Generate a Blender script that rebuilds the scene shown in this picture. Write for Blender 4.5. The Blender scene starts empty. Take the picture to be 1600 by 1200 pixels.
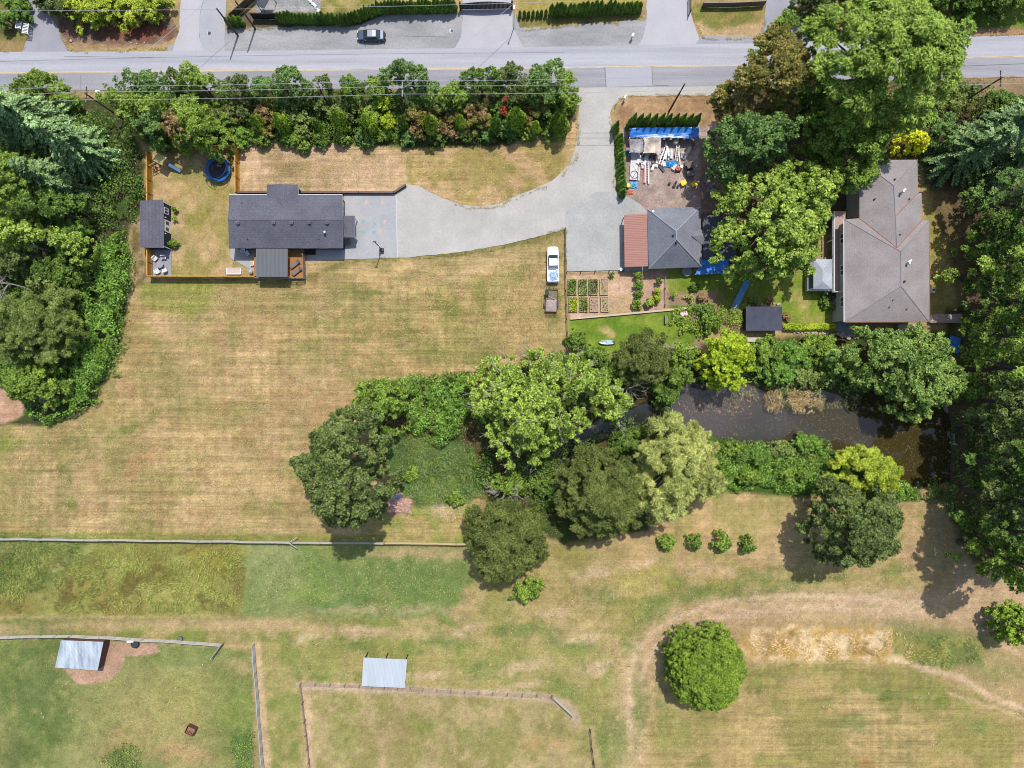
import bpy, bmesh, math, random
import numpy as np
from mathutils import Vector, Matrix
R = math.radians
scene = bpy.context.scene
COL = scene.collection
random.seed(7)
# ------------------------------------------------------------ camera, sky, sun
H = 116.0            # camera height above the ground (m)
F = 1067.0           # focal length in photograph pixels (1600 wide)
cam = bpy.data.cameras.new("camera"); camo = bpy.data.objects.new("camera", cam); COL.objects.link(camo)
cam.sensor_width = 36.0; cam.lens = 36.0*F/1600.0; cam.clip_end = 6000; cam.clip_start = 0.5
camo.location = (0, 0, H); camo.rotation_euler = (0, 0, 0)
scene.camera = camo
scene.render.resolution_x = 1024; scene.render.resolution_y = 768
SUN = Vector((0.155, 0.47, 1.0)).normalized()
w = bpy.data.worlds.new("World"); scene.world = w; w.use_nodes = True
nt = w.node_tree; nt.nodes.clear()
sky = nt.nodes.new('ShaderNodeTexSky'); sky.sky_type = 'NISHITA'; sky.sun_disc = False
sky.sun_elevation = math.asin(SUN.z); sky.sun_rotation = math.atan2(SUN.x, SUN.y)
sky.dust_density = 1.5
bg = nt.nodes.new('ShaderNodeBackground'); bg.inputs[1].default_value = 0.15
wo = nt.nodes.new('ShaderNodeOutputWorld')
nt.links.new(sky.outputs[0], bg.inputs[0]); nt.links.new(bg.outputs[0], wo.inputs[0])
sl = bpy.data.lights.new("sun", 'SUN'); sl.energy = 3.75; sl.angle = R(0.6); sl.color = (1.0, 0.965, 0.915)
so = bpy.data.objects.new("sun", sl); COL.objects.link(so)
so.rotation_euler = SUN.to_track_quat('Z', 'Y').to_euler(); so.location = (0, 0, 200)
scene.cycles.filter_width = 1.0
scene.view_settings.view_transform = 'Standard'; scene.view_settings.look = 'None'
scene.view_settings.exposure = 0.25; scene.view_settings.gamma = 1.0

# ------------------------------------------------------------ helpers
def P(px, py, h=0.0):
    s = (H-h)/F
    return Vector(((px-800)*s, (600-py)*s, h))
def PX(m): return m*F/H
def lin(c):
    c = c/255.0
    return c/12.92 if c <= 0.04045 else ((c+0.055)/1.055)**2.4
K = 1.42                       # daylight on a flat white surface: picture colour -> surface colour
def C(r, g, b, k=1.0): return (lin(r)/K*k, lin(g)/K*k, lin(b)/K*k)

def tag(o, label=None, cat=None, group=None, kind=None):
    if label: o['label'] = label
    if cat: o['category'] = cat
    if group: o['group'] = group
    if kind: o['kind'] = kind
    return o
def empty(name, loc, label=None, cat=None, group=None, rz=0):
    o = bpy.data.objects.new(name, None); COL.objects.link(o); o.location = loc; o.rotation_euler = (0, 0, rz)
    o.empty_display_size = 0.3
    return tag(o, label, cat, group)
def copy_tree(o, parent=None):
    c = o.copy(); COL.objects.link(c); c.parent = parent
    for ch in [x for x in o.children]: copy_tree(ch, c)
    return c

MATS = {}
def mat(name, col, rough=0.85, var=0.0, scale=3.0, col2=None, metal=0.0, bump=0.0, spec=0.3, stretch=None, detail=4, obj=False):
    if name in MATS: return MATS[name]
    m = bpy.data.materials.new(name); m.use_nodes = True
    n = m.node_tree.nodes; l = m.node_tree.links
    b = n['Principled BSDF']
    b.inputs['Roughness'].default_value = rough; b.inputs['Metallic'].default_value = metal
    b.inputs['Specular IOR Level'].default_value = spec
    col = tuple(col[:3])
    if var or col2:
        g = n.new('ShaderNodeTexCoord') if obj else n.new('ShaderNodeNewGeometry')
        mp = n.new('ShaderNodeMapping'); l.new(g.outputs['Object' if obj else 'Position'], mp.inputs['Vector'])
        if stretch: mp.inputs['Scale'].default_value = stretch
        t = n.new('ShaderNodeTexNoise'); t.inputs['Scale'].default_value = scale; t.inputs['Detail'].default_value = detail
        t.inputs['Roughness'].default_value = 0.65
        l.new(mp.outputs[0], t.inputs['Vector'])
        cr = n.new('ShaderNodeValToRGB')
        cr.color_ramp.elements[0].position = 0.3; cr.color_ramp.elements[1].position = 0.7
        c2 = tuple(col2[:3]) if col2 else col
        cr.color_ramp.elements[0].color = tuple(max(0, x*(1-var)) for x in col)+(1,)
        cr.color_ramp.elements[1].color = tuple(min(1, x*(1+var)) for x in c2)+(1,)
        l.new(t.outputs[0], cr.inputs[0]); l.new(cr.outputs[0], b.inputs['Base Color'])
        if bump:
            bp = n.new('ShaderNodeBump'); bp.inputs['Strength'].default_value = bump; bp.inputs['Distance'].default_value = 0.1
            l.new(t.outputs[0], bp.inputs['Height']); l.new(bp.outputs[0], b.inputs['Normal'])
    else:
        b.inputs['Base Color'].default_value = col+(1,)
    MATS[name] = m
    return m

class MB:
    def __init__(s): s.v = []; s.f = []; s.mi = []; s.m = 0
    def add(s, vs, fs):
        b = len(s.v); s.v += [tuple(v) for v in vs]
        for f in fs: s.f.append(tuple(b+i for i in f)); s.mi.append(s.m)
    def prism(s, poly, z0, z1):
        n = len(poly)
        a = sum(poly[i][0]*poly[(i+1) % n][1]-poly[(i+1) % n][0]*poly[i][1] for i in range(n))
        if a < 0: poly = poly[::-1]
        vs = [(p[0], p[1], z0) for p in poly]+[(p[0], p[1], z1) for p in poly]
        fs = [tuple(range(n, 2*n)), tuple(range(n-1, -1, -1))]+[(i, (i+1) % n, n+(i+1) % n, n+i) for i in range(n)]
        s.add(vs, fs)
    def box(s, c, size, rz=0.0):
        cx, cy, cz = c; a, b, h = size[0]/2, size[1]/2, size[2]/2
        co, si = math.cos(rz), math.sin(rz)
        p = [(cx+x*co-y*si, cy+x*si+y*co) for x, y in ((-a, -b), (a, -b), (a, b), (-a, b))]
        s.prism(p, cz-h, cz+h)
    def cyl(s, c, r, z0, z1, n=14, r2=None):
        r2 = r if r2 is None else r2
        vs = [(c[0]+r*math.cos(2*math.pi*i/n), c[1]+r*math.sin(2*math.pi*i/n), z0) for i in range(n)]
        vs += [(c[0]+r2*math.cos(2*math.pi*i/n), c[1]+r2*math.sin(2*math.pi*i/n), z1) for i in range(n)]
        s.add(vs, [tuple(range(n, 2*n)), tuple(range(n-1, -1, -1))]+[(i, (i+1) % n, n+(i+1) % n, n+i) for i in range(n)])
    def tube(s, pts, r, n=6):
        pts = [Vector(p) for p in pts]; rs = r if isinstance(r, (list, tuple)) else [r]*len(pts)
        rings = []
        for i, p in enumerate(pts):
            d = (pts[min(i+1, len(pts)-1)]-pts[max(i-1, 0)]).normalized()
            u = d.cross(Vector((0, 0, 1))) if abs(d.z) < .95 else d.cross(Vector((1, 0, 0)))
            u.normalize(); v = d.cross(u)
            rings.append([p+(u*math.cos(2*math.pi*k/n)+v*math.sin(2*math.pi*k/n))*rs[i] for k in range(n)])
        vs = [q for rg in rings for q in rg]; fs = []
        for i in range(len(pts)-1):
            for k in range(n): fs.append((i*n+k, i*n+(k+1) % n, (i+1)*n+(k+1) % n, (i+1)*n+k))
        fs.append(tuple(range(n-1, -1, -1))); fs.append(tuple(range((len(pts)-1)*n, len(pts)*n)))
        s.add(vs, fs)
    def torus(s, c, r, rr, n=32, m=8, flat=1.0):
        vs = []; fs = []
        for i in range(n):
            a = 2*math.pi*i/n
            for j in range(m):
                b = 2*math.pi*j/m; q = r+rr*math.cos(b)
                vs.append((c[0]+q*math.cos(a), c[1]+q*math.sin(a), c[2]+rr*flat*math.sin(b)))
        for i in range(n):
            for j in range(m): fs.append((i*m+j, ((i+1) % n)*m+j, ((i+1) % n)*m+(j+1) % m, i*m+(j+1) % m))
        s.add(vs, fs)
    def loft(s, secs):
        n = len(secs[0]); vs = [p for sc in secs for p in sc]; fs = []
        for i in range(len(secs)-1):
            for k in range(n): fs.append((i*n+k, i*n+(k+1) % n, (i+1)*n+(k+1) % n, (i+1)*n+k))
        fs.append(tuple(range(n-1, -1, -1))); fs.append(tuple(range((len(secs)-1)*n, len(secs)*n)))
        s.add(vs, fs)
    def build(s, name, mats, parent=None, origin=None, smooth=False, bevel=0, fixn=True):
        me = bpy.data.meshes.new(name)
        o0 = Vector(origin) if origin is not None else Vector((0, 0, 0))
        me.from_pydata([tuple(Vector(v)-o0) for v in s.v], [], s.f)
        mats = mats if isinstance(mats, (list, tuple)) else [mats]
        for m in mats: me.materials.append(m)
        me.polygons.foreach_set('material_index', s.mi)
        if fixn:
            bm = bmesh.new(); bm.from_mesh(me)
            bmesh.ops.recalc_face_normals(bm, faces=bm.faces)
            if bevel: bmesh.ops.bevel(bm, geom=bm.edges[:], offset=bevel, segments=2, affect='EDGES', clamp_overlap=True)
            bm.to_mesh(me); bm.free()
        if smooth: me.polygons.foreach_set('use_smooth', [True]*len(me.polygons))
        me.update()
        o = bpy.data.objects.new(name, me); COL.objects.link(o)
        if parent is not None:
            o.parent = parent
            if origin is not None: pass
        elif origin is not None: o.location = o0
        return o
# parts are modelled in world coordinates and shifted to the thing's base
def part(mb, name, m, root, **k): return mb.build(name, m, root, origin=root.location, **k)

def world(pts, h=0.0): return [tuple(P(x, y, h)[:2]) for x, y in pts]

# ---- numpy noise
rng = np.random.default_rng(11)
def vnoise(x, y, seed):
    g = np.random.default_rng(seed).random((256, 256)).astype(np.float32)
    xi = np.floor(x).astype(int); yi = np.floor(y).astype(int); fx = x-xi; fy = y-yi
    fx = fx*fx*(3-2*fx); fy = fy*fy*(3-2*fy)
    a = g[yi % 256, xi % 256]; b = g[yi % 256, (xi+1) % 256]; c = g[(yi+1) % 256, xi % 256]; d = g[(yi+1) % 256, (xi+1) % 256]
    return (a*(1-fx)+b*fx)*(1-fy)+(c*(1-fx)+d*fx)*fy
def fbm(x, y, seed, oct=4, gain=.55):
    t = 0; a = 1; s = 0
    for i in range(oct):
        t = t+a*vnoise(x*2**i+i*17.3, y*2**i+i*9.1, seed+i); s += a; a *= gain
    return t/s
def poly_sd(x, y, poly):            # signed distance, positive inside
    d = np.full(x.shape, 1e9); ins = np.zeros(x.shape, bool); n = len(poly)
    for i in range(n):
        x1, y1 = poly[i]; x2, y2 = poly[(i+1) % n]
        dx, dy = x2-x1, y2-y1; L = dx*dx+dy*dy+1e-9
        t = np.clip(((x-x1)*dx+(y-y1)*dy)/L, 0, 1)
        d = np.minimum(d, np.hypot(x-x1-t*dx, y-y1-t*dy))
        cond = ((y1 > y) != (y2 > y)) & (x < (dx)*(y-y1)/(dy if dy else 1e-9)+x1)
        ins ^= cond
    return np.where(ins, d, -d)
def line_d(x, y, pts):
    d = np.full(x.shape, 1e9)
    for (x1, y1), (x2, y2) in zip(pts[:-1], pts[1:]):
        dx, dy = x2-x1, y2-y1; L = dx*dx+dy*dy+1e-9
        t = np.clip(((x-x1)*dx+(y-y1)*dy)/L, 0, 1)
        d = np.minimum(d, np.hypot(x-x1-t*dx, y-y1-t*dy))
    return d
def spline(pts, k=6, closed=False):
    n = len(pts); out = []
    rngi = range(n) if closed else range(n-1)
    for i in rngi:
        g = (lambda j: pts[j % n]) if closed else (lambda j: pts[min(max(j, 0), n-1)])
        p0, p1, p2, p3 = g(i-1), g(i), g(i+1), g(i+2)
        for j in range(k):
            t = j/k
            out.append(tuple(0.5*((2*p1[a])+(-p0[a]+p2[a])*t+(2*p0[a]-5*p1[a]+4*p2[a]-p3[a])*t*t+(-p0[a]+3*p1[a]-3*p2[a]+p3[a])*t**3) for a in (0, 1)))
    if not closed: out.append(pts[-1])
    return out
# ------------------------------------------------------------ ground sheet
xs = np.concatenate([[-3000, -1200, -500, -250, -150, -115], np.arange(-98, 98.01, 0.34), [115, 150, 250, 500, 1200, 3000]])
ys = np.concatenate([[-3000, -1200, -500, -250, -150, -100], np.arange(-76, 76.01, 0.34), [100, 150, 250, 500, 1200, 3000]])
GX, GY = np.meshgrid(xs, ys)
gx = GX.ravel().astype(np.float64); gy = GY.ravel().astype(np.float64)
px = gx*F/H+800; py = 600-gy*F/H
def n2(s, seed, sx=1, sy=1, oct=4): return fbm(px*s*sx+500, py*s*sy+700, seed, oct)
wx = (fbm(px*.05+90, py*.05+90, 3, 4)-.5)*26; wy = (fbm(px*.05+40, py*.05+10, 33, 4)-.5)*26
wx2 = (fbm(px*.3+90, py*.3+90, 5, 3)-.5)*8; wy2 = (fbm(px*.3+40, py*.3+10, 35, 3)-.5)*8
def PC(r, g, b): return np.array(C(r, g, b))
col = np.zeros((len(px), 3)); col[:] = PC(184, 160, 110)
streak = np.full(len(px), .35)
def blend(m, c, st=None):
    global col, streak
    m = np.clip(m, 0, 1)[:, None]; col = col*(1-m)+np.asarray(c)*m
    if st is not None: streak = streak*(1-m[:, 0])+st*m[:, 0]
def patch(poly, c, soft=8, op=1.0, warp=1.0, fine=.5, c2=None, ns=.03, thr=.5, st=None):
    x0 = min(p[0] for p in poly)-60; x1 = max(p[0] for p in poly)+60; y0 = min(p[1] for p in poly)-60; y1 = max(p[1] for p in poly)+60
    if x0 < 0: x0 = -1e9
    if y0 < 0: y0 = -1e9
    if x1 > 1600: x1 = 1e9
    if y1 > 1200: y1 = 1e9
    s = np.where((px > x0) & (px < x1) & (py > y0) & (py < y1))[0]
    d = poly_sd(px[s]+wx[s]*warp+wx2[s]*fine, py[s]+wy[s]*warp+wy2[s]*fine, poly)
    m = np.zeros(len(px)); m[s] = np.clip(d/soft+.5, 0, 1)
    m = m*m*(3-2*m)
    cc = PC(*c)[None, :]
    if c2 is not None:
        t = np.clip((n2(ns, 50+len(poly)+int(c2[0]))-thr)*6+.5, 0, 1)[:, None]
        cc = PC(*c)[None, :]*(1-t)+PC(*c2)[None, :]*t
    blend(m*op, cc, st)
def blot(cx, cy, rx, ry, c, op=.8, soft=1.2, ang=0, thr=.0):
    ca, sa = math.cos(R(ang)), math.sin(R(ang))
    X = px+wx-cx; Y = py+wy-cy
    u = (X*ca+Y*sa)/rx; v = (-X*sa+Y*ca)/ry
    m = np.exp(-(u*u+v*v)*soft)
    nn = n2(.09, 71+int(cx) % 50)
    m = np.clip(m*(1.15+(nn-.5)*3.4), 0, 1)*np.clip(m*2.2, 0, 1)
    blend(m*op, PC(*c))
def stroke(pts, wd, c, op=.8, soft=6, warp=.25):
    d = line_d(px+wx*warp+wx2*.6, py+wy*warp+wy2*.6, spline(pts))
    m = np.clip((wd/2-d)/soft+.5, 0, 1)*(0.55+.9*(n2(.12, 91)-.05))
    blend(np.clip(m, 0, 1)*op, PC(*c))
BIG = -4000; BG = 5600
# main mown field
patch([(BIG, 380), (880, 380), (880, 842), (BIG, 842)], (202, 173, 122), 6, 1, .3, c2=(172, 156, 98), ns=.02, thr=.52, st=1.0)
m = np.clip((n2(.009, 120)-.5)*5, 0, 1)*(py < 842)*(py > 380)*(px < 880); blend(m*.32, PC(156, 148, 88))
m = np.clip((n2(.02, 121, .35, 2.2)-.52)*7, 0, 1)*(py < 842)*(py > 430)*(px < 880); blend(m*.4, PC(206, 176, 124))
m = np.clip((n2(.03, 140)-.56)*9, 0, 1)*(py < 842)*(py > 430)*(px < 880); blend(m*.5, PC(146, 142, 82)); m = np.clip((n2(.035, 150)-.57)*9, 0, 1)*(py < 842)*(py > 430)*(px < 880); blend(m*.45, PC(172, 136, 92))
patch([(225, 442), (330, 444), (330, 470), (300, 498), (250, 490), (215, 470)], (140, 146, 66), 16, .75, .6)
patch([(460, 500), (560, 470), (700, 450), (860, 380), (885, 380), (885, 560), (800, 560), (700, 580), (560, 590), (430, 560)], (152, 145, 82), 40, .6, 1.2, c2=(192, 163, 108), ns=.03)
for b in [(520, 500, 40, 14), (620, 520, 30, 12), (700, 480, 45, 18), (745, 560, 30, 12), (480, 535, 25, 12), (860, 480, 20, 30), (755, 465, 14, 40), (660, 550, 40, 12), (575, 460, 30, 8)]:
    blot(*b, (122, 128, 62), .6)
for b in [(430, 520, 60, 20), (560, 430, 50, 10), (370, 600, 60, 30), (300, 680, 70, 25), (620, 445, 60, 12), (220, 640, 40, 20), (450, 760, 60, 16), (380, 545, 50, 14)]:
    blot(*b, (214, 180, 126), .55)
blot(205, 665, 60, 9, (128, 138, 66), .75, ang=-28); blot(115, 700, 60, 30, (140, 140, 78), .6); blot(20, 690, 40, 16, (132, 146, 62), .7)
blot(100, 765, 20, 55, (138, 140, 80), .6); blot(30, 720, 40, 20, (175, 155, 100), .5); blot(95, 735, 10, 8, (110, 132, 55), .6); blot(112, 783, 8, 10, (110, 132, 60), .6)
blot(220, 720, 40, 16, (196, 152, 104), .6, ang=-35); blot(430, 800, 60, 12, (170, 152, 92), .5)
stroke([(560, 470), (660, 425), (780, 390), (860, 372)], 16, (120, 124, 62), .35, 12)
stroke([(470, 440), (560, 405), (700, 398), (880, 362)], 9, (134, 126, 66), .75, 6, .1)
stroke([(30, 700), (110, 690), (200, 655), (260, 610)], 10, (132, 130, 76), .35)
stroke([(500, 395), (500, 500), (520, 560)], 5, (210, 180, 130), .4)
stroke([(700, 435), (780, 408), (850, 392)], 4, (212, 182, 134), .6)
stroke([(640, 455), (720, 430), (850, 405)], 4, (206, 178, 128), .4)
for i, yy in enumerate(range(470, 838, 13)):
    stroke([(120, yy+3), (300, yy), (560, yy+2)], 3.2, (158, 140, 84) if i % 2 else (210, 180, 130), .28, 4, .12)
patch([(BIG, 822), (180, 832), (740, 838), (740, 852), (BIG, 852)], (136, 142, 66), 6, .8, .2)
# tall grass block, meadow, mown path, paddocks
patch([(BIG, 846), (386, 850), (384, 962), (BIG, 958)], (154, 154, 82), 4, 1, .1, c2=(146, 136, 74), ns=.022, thr=.57, st=.1)
patch([(BIG, 830), (100, 835), (160, 850), (120, 880), (60, 930), (BIG, 950)], (112, 128, 66), 24, .85, .8, c2=(150, 152, 90), ns=.05)
blot(270, 925, 60, 22, (168, 164, 92), .7); blot(330, 880, 45, 20, (166, 162, 70), .6); blot(150, 930, 50, 16, (138, 122, 66), .5); blot(230, 905, 34, 18, (136, 116, 62), .45)
patch([(386, 852), (740, 852), (740, 905), (700, 970), (384, 964)], (140, 150, 84), 12, 1, .9, c2=(122, 142, 74), ns=.03, st=.1)
patch([(386, 852), (470, 852), (470, 960), (386, 962)], (146, 152, 96), 20, .6, .6)
blot(640, 900, 60, 30, (106, 134, 70), .7); blot(520, 945, 50, 14, (102, 134, 78), .7); blot(480, 930, 40, 12, (140, 158, 72), .6); blot(600, 955, 120, 8, (206, 182, 140), .6); blot(660, 866, 90, 8, (200, 176, 128), .6); blot(430, 870, 40, 30, (166, 168, 112), .5)
patch([(600, 800), (735, 780), (740, 850), (600, 850)], (150, 156, 76), 14, .9, .7, c2=(186, 166, 106), ns=.05)
patch([(590, 856), (735, 856), (735, 872), (560, 870)], (190, 168, 118), 12, .7, .5)
blot(700, 800, 30, 14, (212, 190, 150), .8, ang=25)
patch([(BIG, 962), (740, 968), (740, 1010), (400, 1004), (BIG, 1002)], (176, 160, 104), 10, 1, .5, c2=(136, 142, 72), ns=.03, thr=.5)
stroke([(0, 985), (150, 978), (400, 975), (640, 992), (800, 1005), (960, 985)], 16, (204, 174, 128), .65, 10)
stroke([(0, 972), (200, 968), (400, 966)], 5, (116, 124, 60), .5)
patch([(BIG, 1002), (110, 1000), (345, 1012), (395, 1015), (402, BG), (BIG, BG)], (156, 154, 94), 7, 1, .3, c2=(136, 142, 80), ns=.014, st=.05)
blot(60, 1080, 70, 110, (96, 118, 60), .75, 1.0); blot(250, 1130, 90, 60, (176, 160, 102), .7); blot(290, 1090, 60, 40, (160, 158, 88), .5)
blot(190, 1168, 40, 30, (172, 148, 98), .6); blot(285, 1180, 50, 20, (196, 160, 112), .6); blot(370, 1120, 30, 40, (132, 148, 70), .6); blot(380, 1170, 24, 40, (92, 120, 62), .8)
blot(195, 1185, 30, 20, (94, 112, 60), .8); blot(290, 1020, 60, 20, (124, 140, 78), .6); blot(370, 1040, 30, 14, (196, 172, 120), .6); blot(25, 1180, 30, 30, (88, 108, 58), .6)
patch([(100, 1043), (104, 1010), (170, 1004), (240, 1006), (250, 1018), (215, 1025), (195, 1025), (188, 1045), (170, 1065), (120, 1069)], (198, 162, 132), 3, 1, .25)
patch([(402, 1000), (470, 1000), (482, BG), (402, BG)], (170, 160, 98), 8, .9, .5, c2=(138, 146, 76), ns=.04, st=.1)
patch([(470, 1000), (940, 1000), (1000, 1100), (1000, BG), (930, BG), (900, 1125), (862, 1092), (470, 1074)], (174, 162, 100), 10, .9, .6, c2=(150, 152, 82), ns=.03)
patch([(470, 1076), (862, 1093), (896, 1124), (925, 1140), (930, BG), (484, BG)], (182, 164, 112), 5, 1, .2, c2=(158, 150, 90), ns=.04, st=.1)
blot(600, 1150, 50, 30, (158, 138, 92), .4); blot(530, 1160, 20, 40, (140, 148, 78), .5); blot(760, 1150, 50, 30, (150, 150, 84), .5); blot(700, 1110, 50, 14, (206, 182, 130), .5); blot(670, 1135, 22, 8, (140, 150, 70), .7); blot(850, 1160, 50, 20, (200, 166, 110), .5)
patch([(735, 850), (900, 840), (1050, 880), (1440, 870), (1440, 930), (1100, 950), (990, 1000), (740, 1000)], (182, 164, 106), 20, .9, .8, c2=(158, 150, 84), ns=.035)
blot(770, 960, 50, 20, (150, 150, 88), .5); blot(860, 930, 50, 20, (182, 160, 104), .6); blot(900, 990, 60, 14, (206, 178, 128), .6, ang=-15); blot(1010, 900, 70, 20, (176, 166, 80), .5)
patch([(900, 765), (1130, 765), (1300, 770), (1440, 760), (1445, 900), (1050, 905), (900, 850)], (196, 167, 116), 16, .95, .6, c2=(170, 156, 96), ns=.03, st=.5)
# right-lower field and straw strip
patch([(1160, 1040), (1300, 1028), (1430, 1042), (1560, 1100), (BG, 1180), (BG, BG), (1000, BG), (1010, 1120)], (188, 164, 108), 14, 1, .5, c2=(160, 150, 88), ns=.02, st=.8)
blot(1440, 1090, 70, 14, (138, 144, 70), .7, ang=12); blot(1240, 1080, 50, 16, (192, 166, 104), .5); blot(1490, 1100, 60, 22, (134, 142, 70), .55, ang=25); blot(1180, 1075, 24, 12, (110, 130, 58), .7)
blot(1350, 1190, 14, 12, (170, 122, 68), .8); blot(1420, 1175, 40, 30, (150, 142, 84), .5); blot(1560, 1050, 50, 20, (140, 144, 80), .6); blot(1050, 1140, 26, 50, (150, 152, 84), .5)
patch([(1165, 985), (1240, 978), (1400, 985), (1440, 1005), (1435, 1040), (1330, 1032), (1180, 1032), (1155, 1015)], (198, 164, 96), 10, 1, .7, c2=(232, 204, 156), ns=.05, st=.1)
patch([(1390, 985), (1480, 990), (1540, 1010), (1540, 1040), (1440, 1045), (1400, 1020)], (150, 150, 76), 14, .85, .7, c2=(112, 132, 66), ns=.05)
patch([(1380, 960), (1530, 990), (1560, 1020), (1500, 1000), (1380, 978)], (132, 140, 82), 10, .6, .6)
trk = [(988, 1200), (984, 1120), (990, 1060), (1015, 1010), (1065, 972), (1150, 952), (1280, 942), (1400, 945), (1500, 950), (1560, 930)]
stroke(trk, 54, (212, 180, 140), .5, 22)
stroke([(1000, 1060), (1020, 1020), (1060, 985), (1140, 962), (1280, 950), (1440, 958)], 8, (226, 196, 160), .62, 5)
stroke([(985, 1130), (985, 1050), (1000, 1015), (1040, 975), (1120, 945), (1240, 930), (1440, 945)], 8, (226, 196, 160), .62, 5)
stroke([(996, 1005), (986, 1060), (984, 1170)], 7, (226, 192, 150), .75, 4); stroke([(1008, 1010), (1002, 1080), (1004, 1190)], 6, (210, 176, 132), .5, 4); stroke([(960, 1000), (975, 1050), (972, 1120)], 6, (206, 174, 128), .4, 4); stroke([(1075, 1010), (1030, 1090), (1018, 1200)], 5, (196, 164, 112), .3, 4)
stroke([(1016, 1070), (1012, 1010), (1040, 975)], 5, (206, 172, 128), .7, 4)
stroke([(1060, 890), (1160, 872), (1300, 888), (1440, 862)], 6, (208, 178, 130), .4)
stroke([(1160, 1060), (1220, 1046), (1330, 1048), (1440, 1065), (1600, 1115)], 9, (140, 138, 76), .5)
stroke([(1430, 1040), (1500, 1060), (1560, 1095), (1640, 1115)], 9, (228, 196, 156), .85)
stroke([(1480, 1082), (1560, 1108), (1640, 1135)], 4, (226, 194, 152), .8)
stroke([(1440, 930), (1530, 985), (1600, 1025)], 6, (214, 180, 142), .7)
patch([(1490, 880), (1560, 880), (BG, 900), (BG, 960), (1540, 990), (1500, 960)], (206, 176, 136), 14, .7, .7)
stroke([(400, 1010), (407, 1100), (418, 1210)], 15, (216, 186, 144), .85); stroke([(476, 1080), (488, 1210)], 12, (214, 184, 144), .85)
stroke([(468, 1072), (660, 1080), (862, 1092), (900, 1125)], 13, (206, 180, 148), .85, 6, .1); stroke([(925, 1140), (936, 1210)], 12, (204, 178, 132), .6)
for i, yy in enumerate(range(1070, 1200, 14)):
    stroke([(1170, yy+5), (1300, yy), (1460, yy+8)], 3, (206, 180, 132) if i % 2 else (158, 142, 90), .35, 4, .12)
for i, yy in enumerate(range(785, 880, 15)):
    stroke([(1140, yy), (1300, yy+4), (1440, yy-5)], 3, (206, 180, 132) if i % 2 else (158, 148, 86), .3, 4, .12)
for b in [(1060, 935, 70, 9, -8), (1130, 925, 60, 10, 4), (1180, 905, 50, 12, -20), (1020, 955, 30, 16, -40), (985, 1010, 20, 26, 0), (1225, 915, 40, 8, -14), (1000, 1100, 12, 60, 0), (1030, 1090, 10, 40, 0), (960, 1150, 26, 50, 0), (905, 1010, 26, 12, 0), (1290, 905, 40, 7, -10), (940, 930, 30, 12, 10), (1400, 890, 30, 9, 0), (1060, 910, 22, 14, 0), (865, 1000, 18, 9, 0), (840, 985, 40, 12, 0), (800, 990, 30, 14, 0), (880, 1070, 30, 16, 20), (560, 1010, 30, 10, 0), (700, 1000, 40, 12, 0), (640, 1015, 20, 8, 0), (500, 1055, 40, 8, 0), (760, 1050, 30, 18, 0), (1380, 1080, 40, 9, 12), (1330, 1130, 30, 14, 0), (1520, 1130, 20, 12, 20)]:
    blot(*b[:4], (112, 134, 68), .62, 1.1, b[4])
for b in [(1000, 880, 30, 8), (925, 895, 30, 10), (870, 960, 26, 10), (1120, 890, 40, 6), (820, 1040, 40, 10), (930, 1040, 30, 12), (1060, 1000, 10, 10), (560, 990, 36, 9), (480, 1000, 30, 8), (650, 1060, 50, 8), (820, 1075, 30, 8), (1360, 935, 70, 8), (1200, 945, 60, 8), (1430, 945, 20, 8), (920, 1000, 40, 8), (730, 985, 26, 8)]:
    blot(*b, (220, 190, 150), .62, 1.1, -8)
for b in [(1030, 895, 16, 8), (1045, 915, 14, 7), (1000, 925, 10, 10), (965, 950, 12, 6)]: blot(*b, (180, 168, 84), .45)
# under the trees: leaf litter and weeds
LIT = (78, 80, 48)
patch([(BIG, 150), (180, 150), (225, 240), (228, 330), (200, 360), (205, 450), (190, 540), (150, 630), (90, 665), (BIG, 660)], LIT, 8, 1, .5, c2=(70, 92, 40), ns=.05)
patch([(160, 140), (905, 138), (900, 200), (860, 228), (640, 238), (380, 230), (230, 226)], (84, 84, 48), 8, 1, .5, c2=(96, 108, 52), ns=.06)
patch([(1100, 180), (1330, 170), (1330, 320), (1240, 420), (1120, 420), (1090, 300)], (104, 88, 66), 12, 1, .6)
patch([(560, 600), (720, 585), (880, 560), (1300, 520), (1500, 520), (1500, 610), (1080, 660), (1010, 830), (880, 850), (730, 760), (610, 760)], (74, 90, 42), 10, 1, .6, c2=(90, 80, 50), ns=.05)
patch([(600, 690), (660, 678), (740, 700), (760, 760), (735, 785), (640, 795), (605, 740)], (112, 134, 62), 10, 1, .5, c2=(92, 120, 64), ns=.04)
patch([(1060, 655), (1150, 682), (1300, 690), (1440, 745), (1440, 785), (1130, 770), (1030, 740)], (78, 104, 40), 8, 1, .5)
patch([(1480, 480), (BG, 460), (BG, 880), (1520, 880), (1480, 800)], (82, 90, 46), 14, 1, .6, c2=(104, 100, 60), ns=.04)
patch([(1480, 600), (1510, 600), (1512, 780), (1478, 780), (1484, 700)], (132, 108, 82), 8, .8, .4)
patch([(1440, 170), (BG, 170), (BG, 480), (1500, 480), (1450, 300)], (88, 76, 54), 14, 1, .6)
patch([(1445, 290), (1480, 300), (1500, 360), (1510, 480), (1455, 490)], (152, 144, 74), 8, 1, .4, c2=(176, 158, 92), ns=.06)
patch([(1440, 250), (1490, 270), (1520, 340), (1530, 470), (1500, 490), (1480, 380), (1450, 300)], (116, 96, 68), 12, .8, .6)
patch([(1100, 130), (1600, 120), (BG, 130), (BG, 170), (1500, 180), (1450, 175), (1440, 250), (1340, 250), (1300, 190), (1090, 190)], (104, 92, 58), 8, 1, .5)
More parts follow.
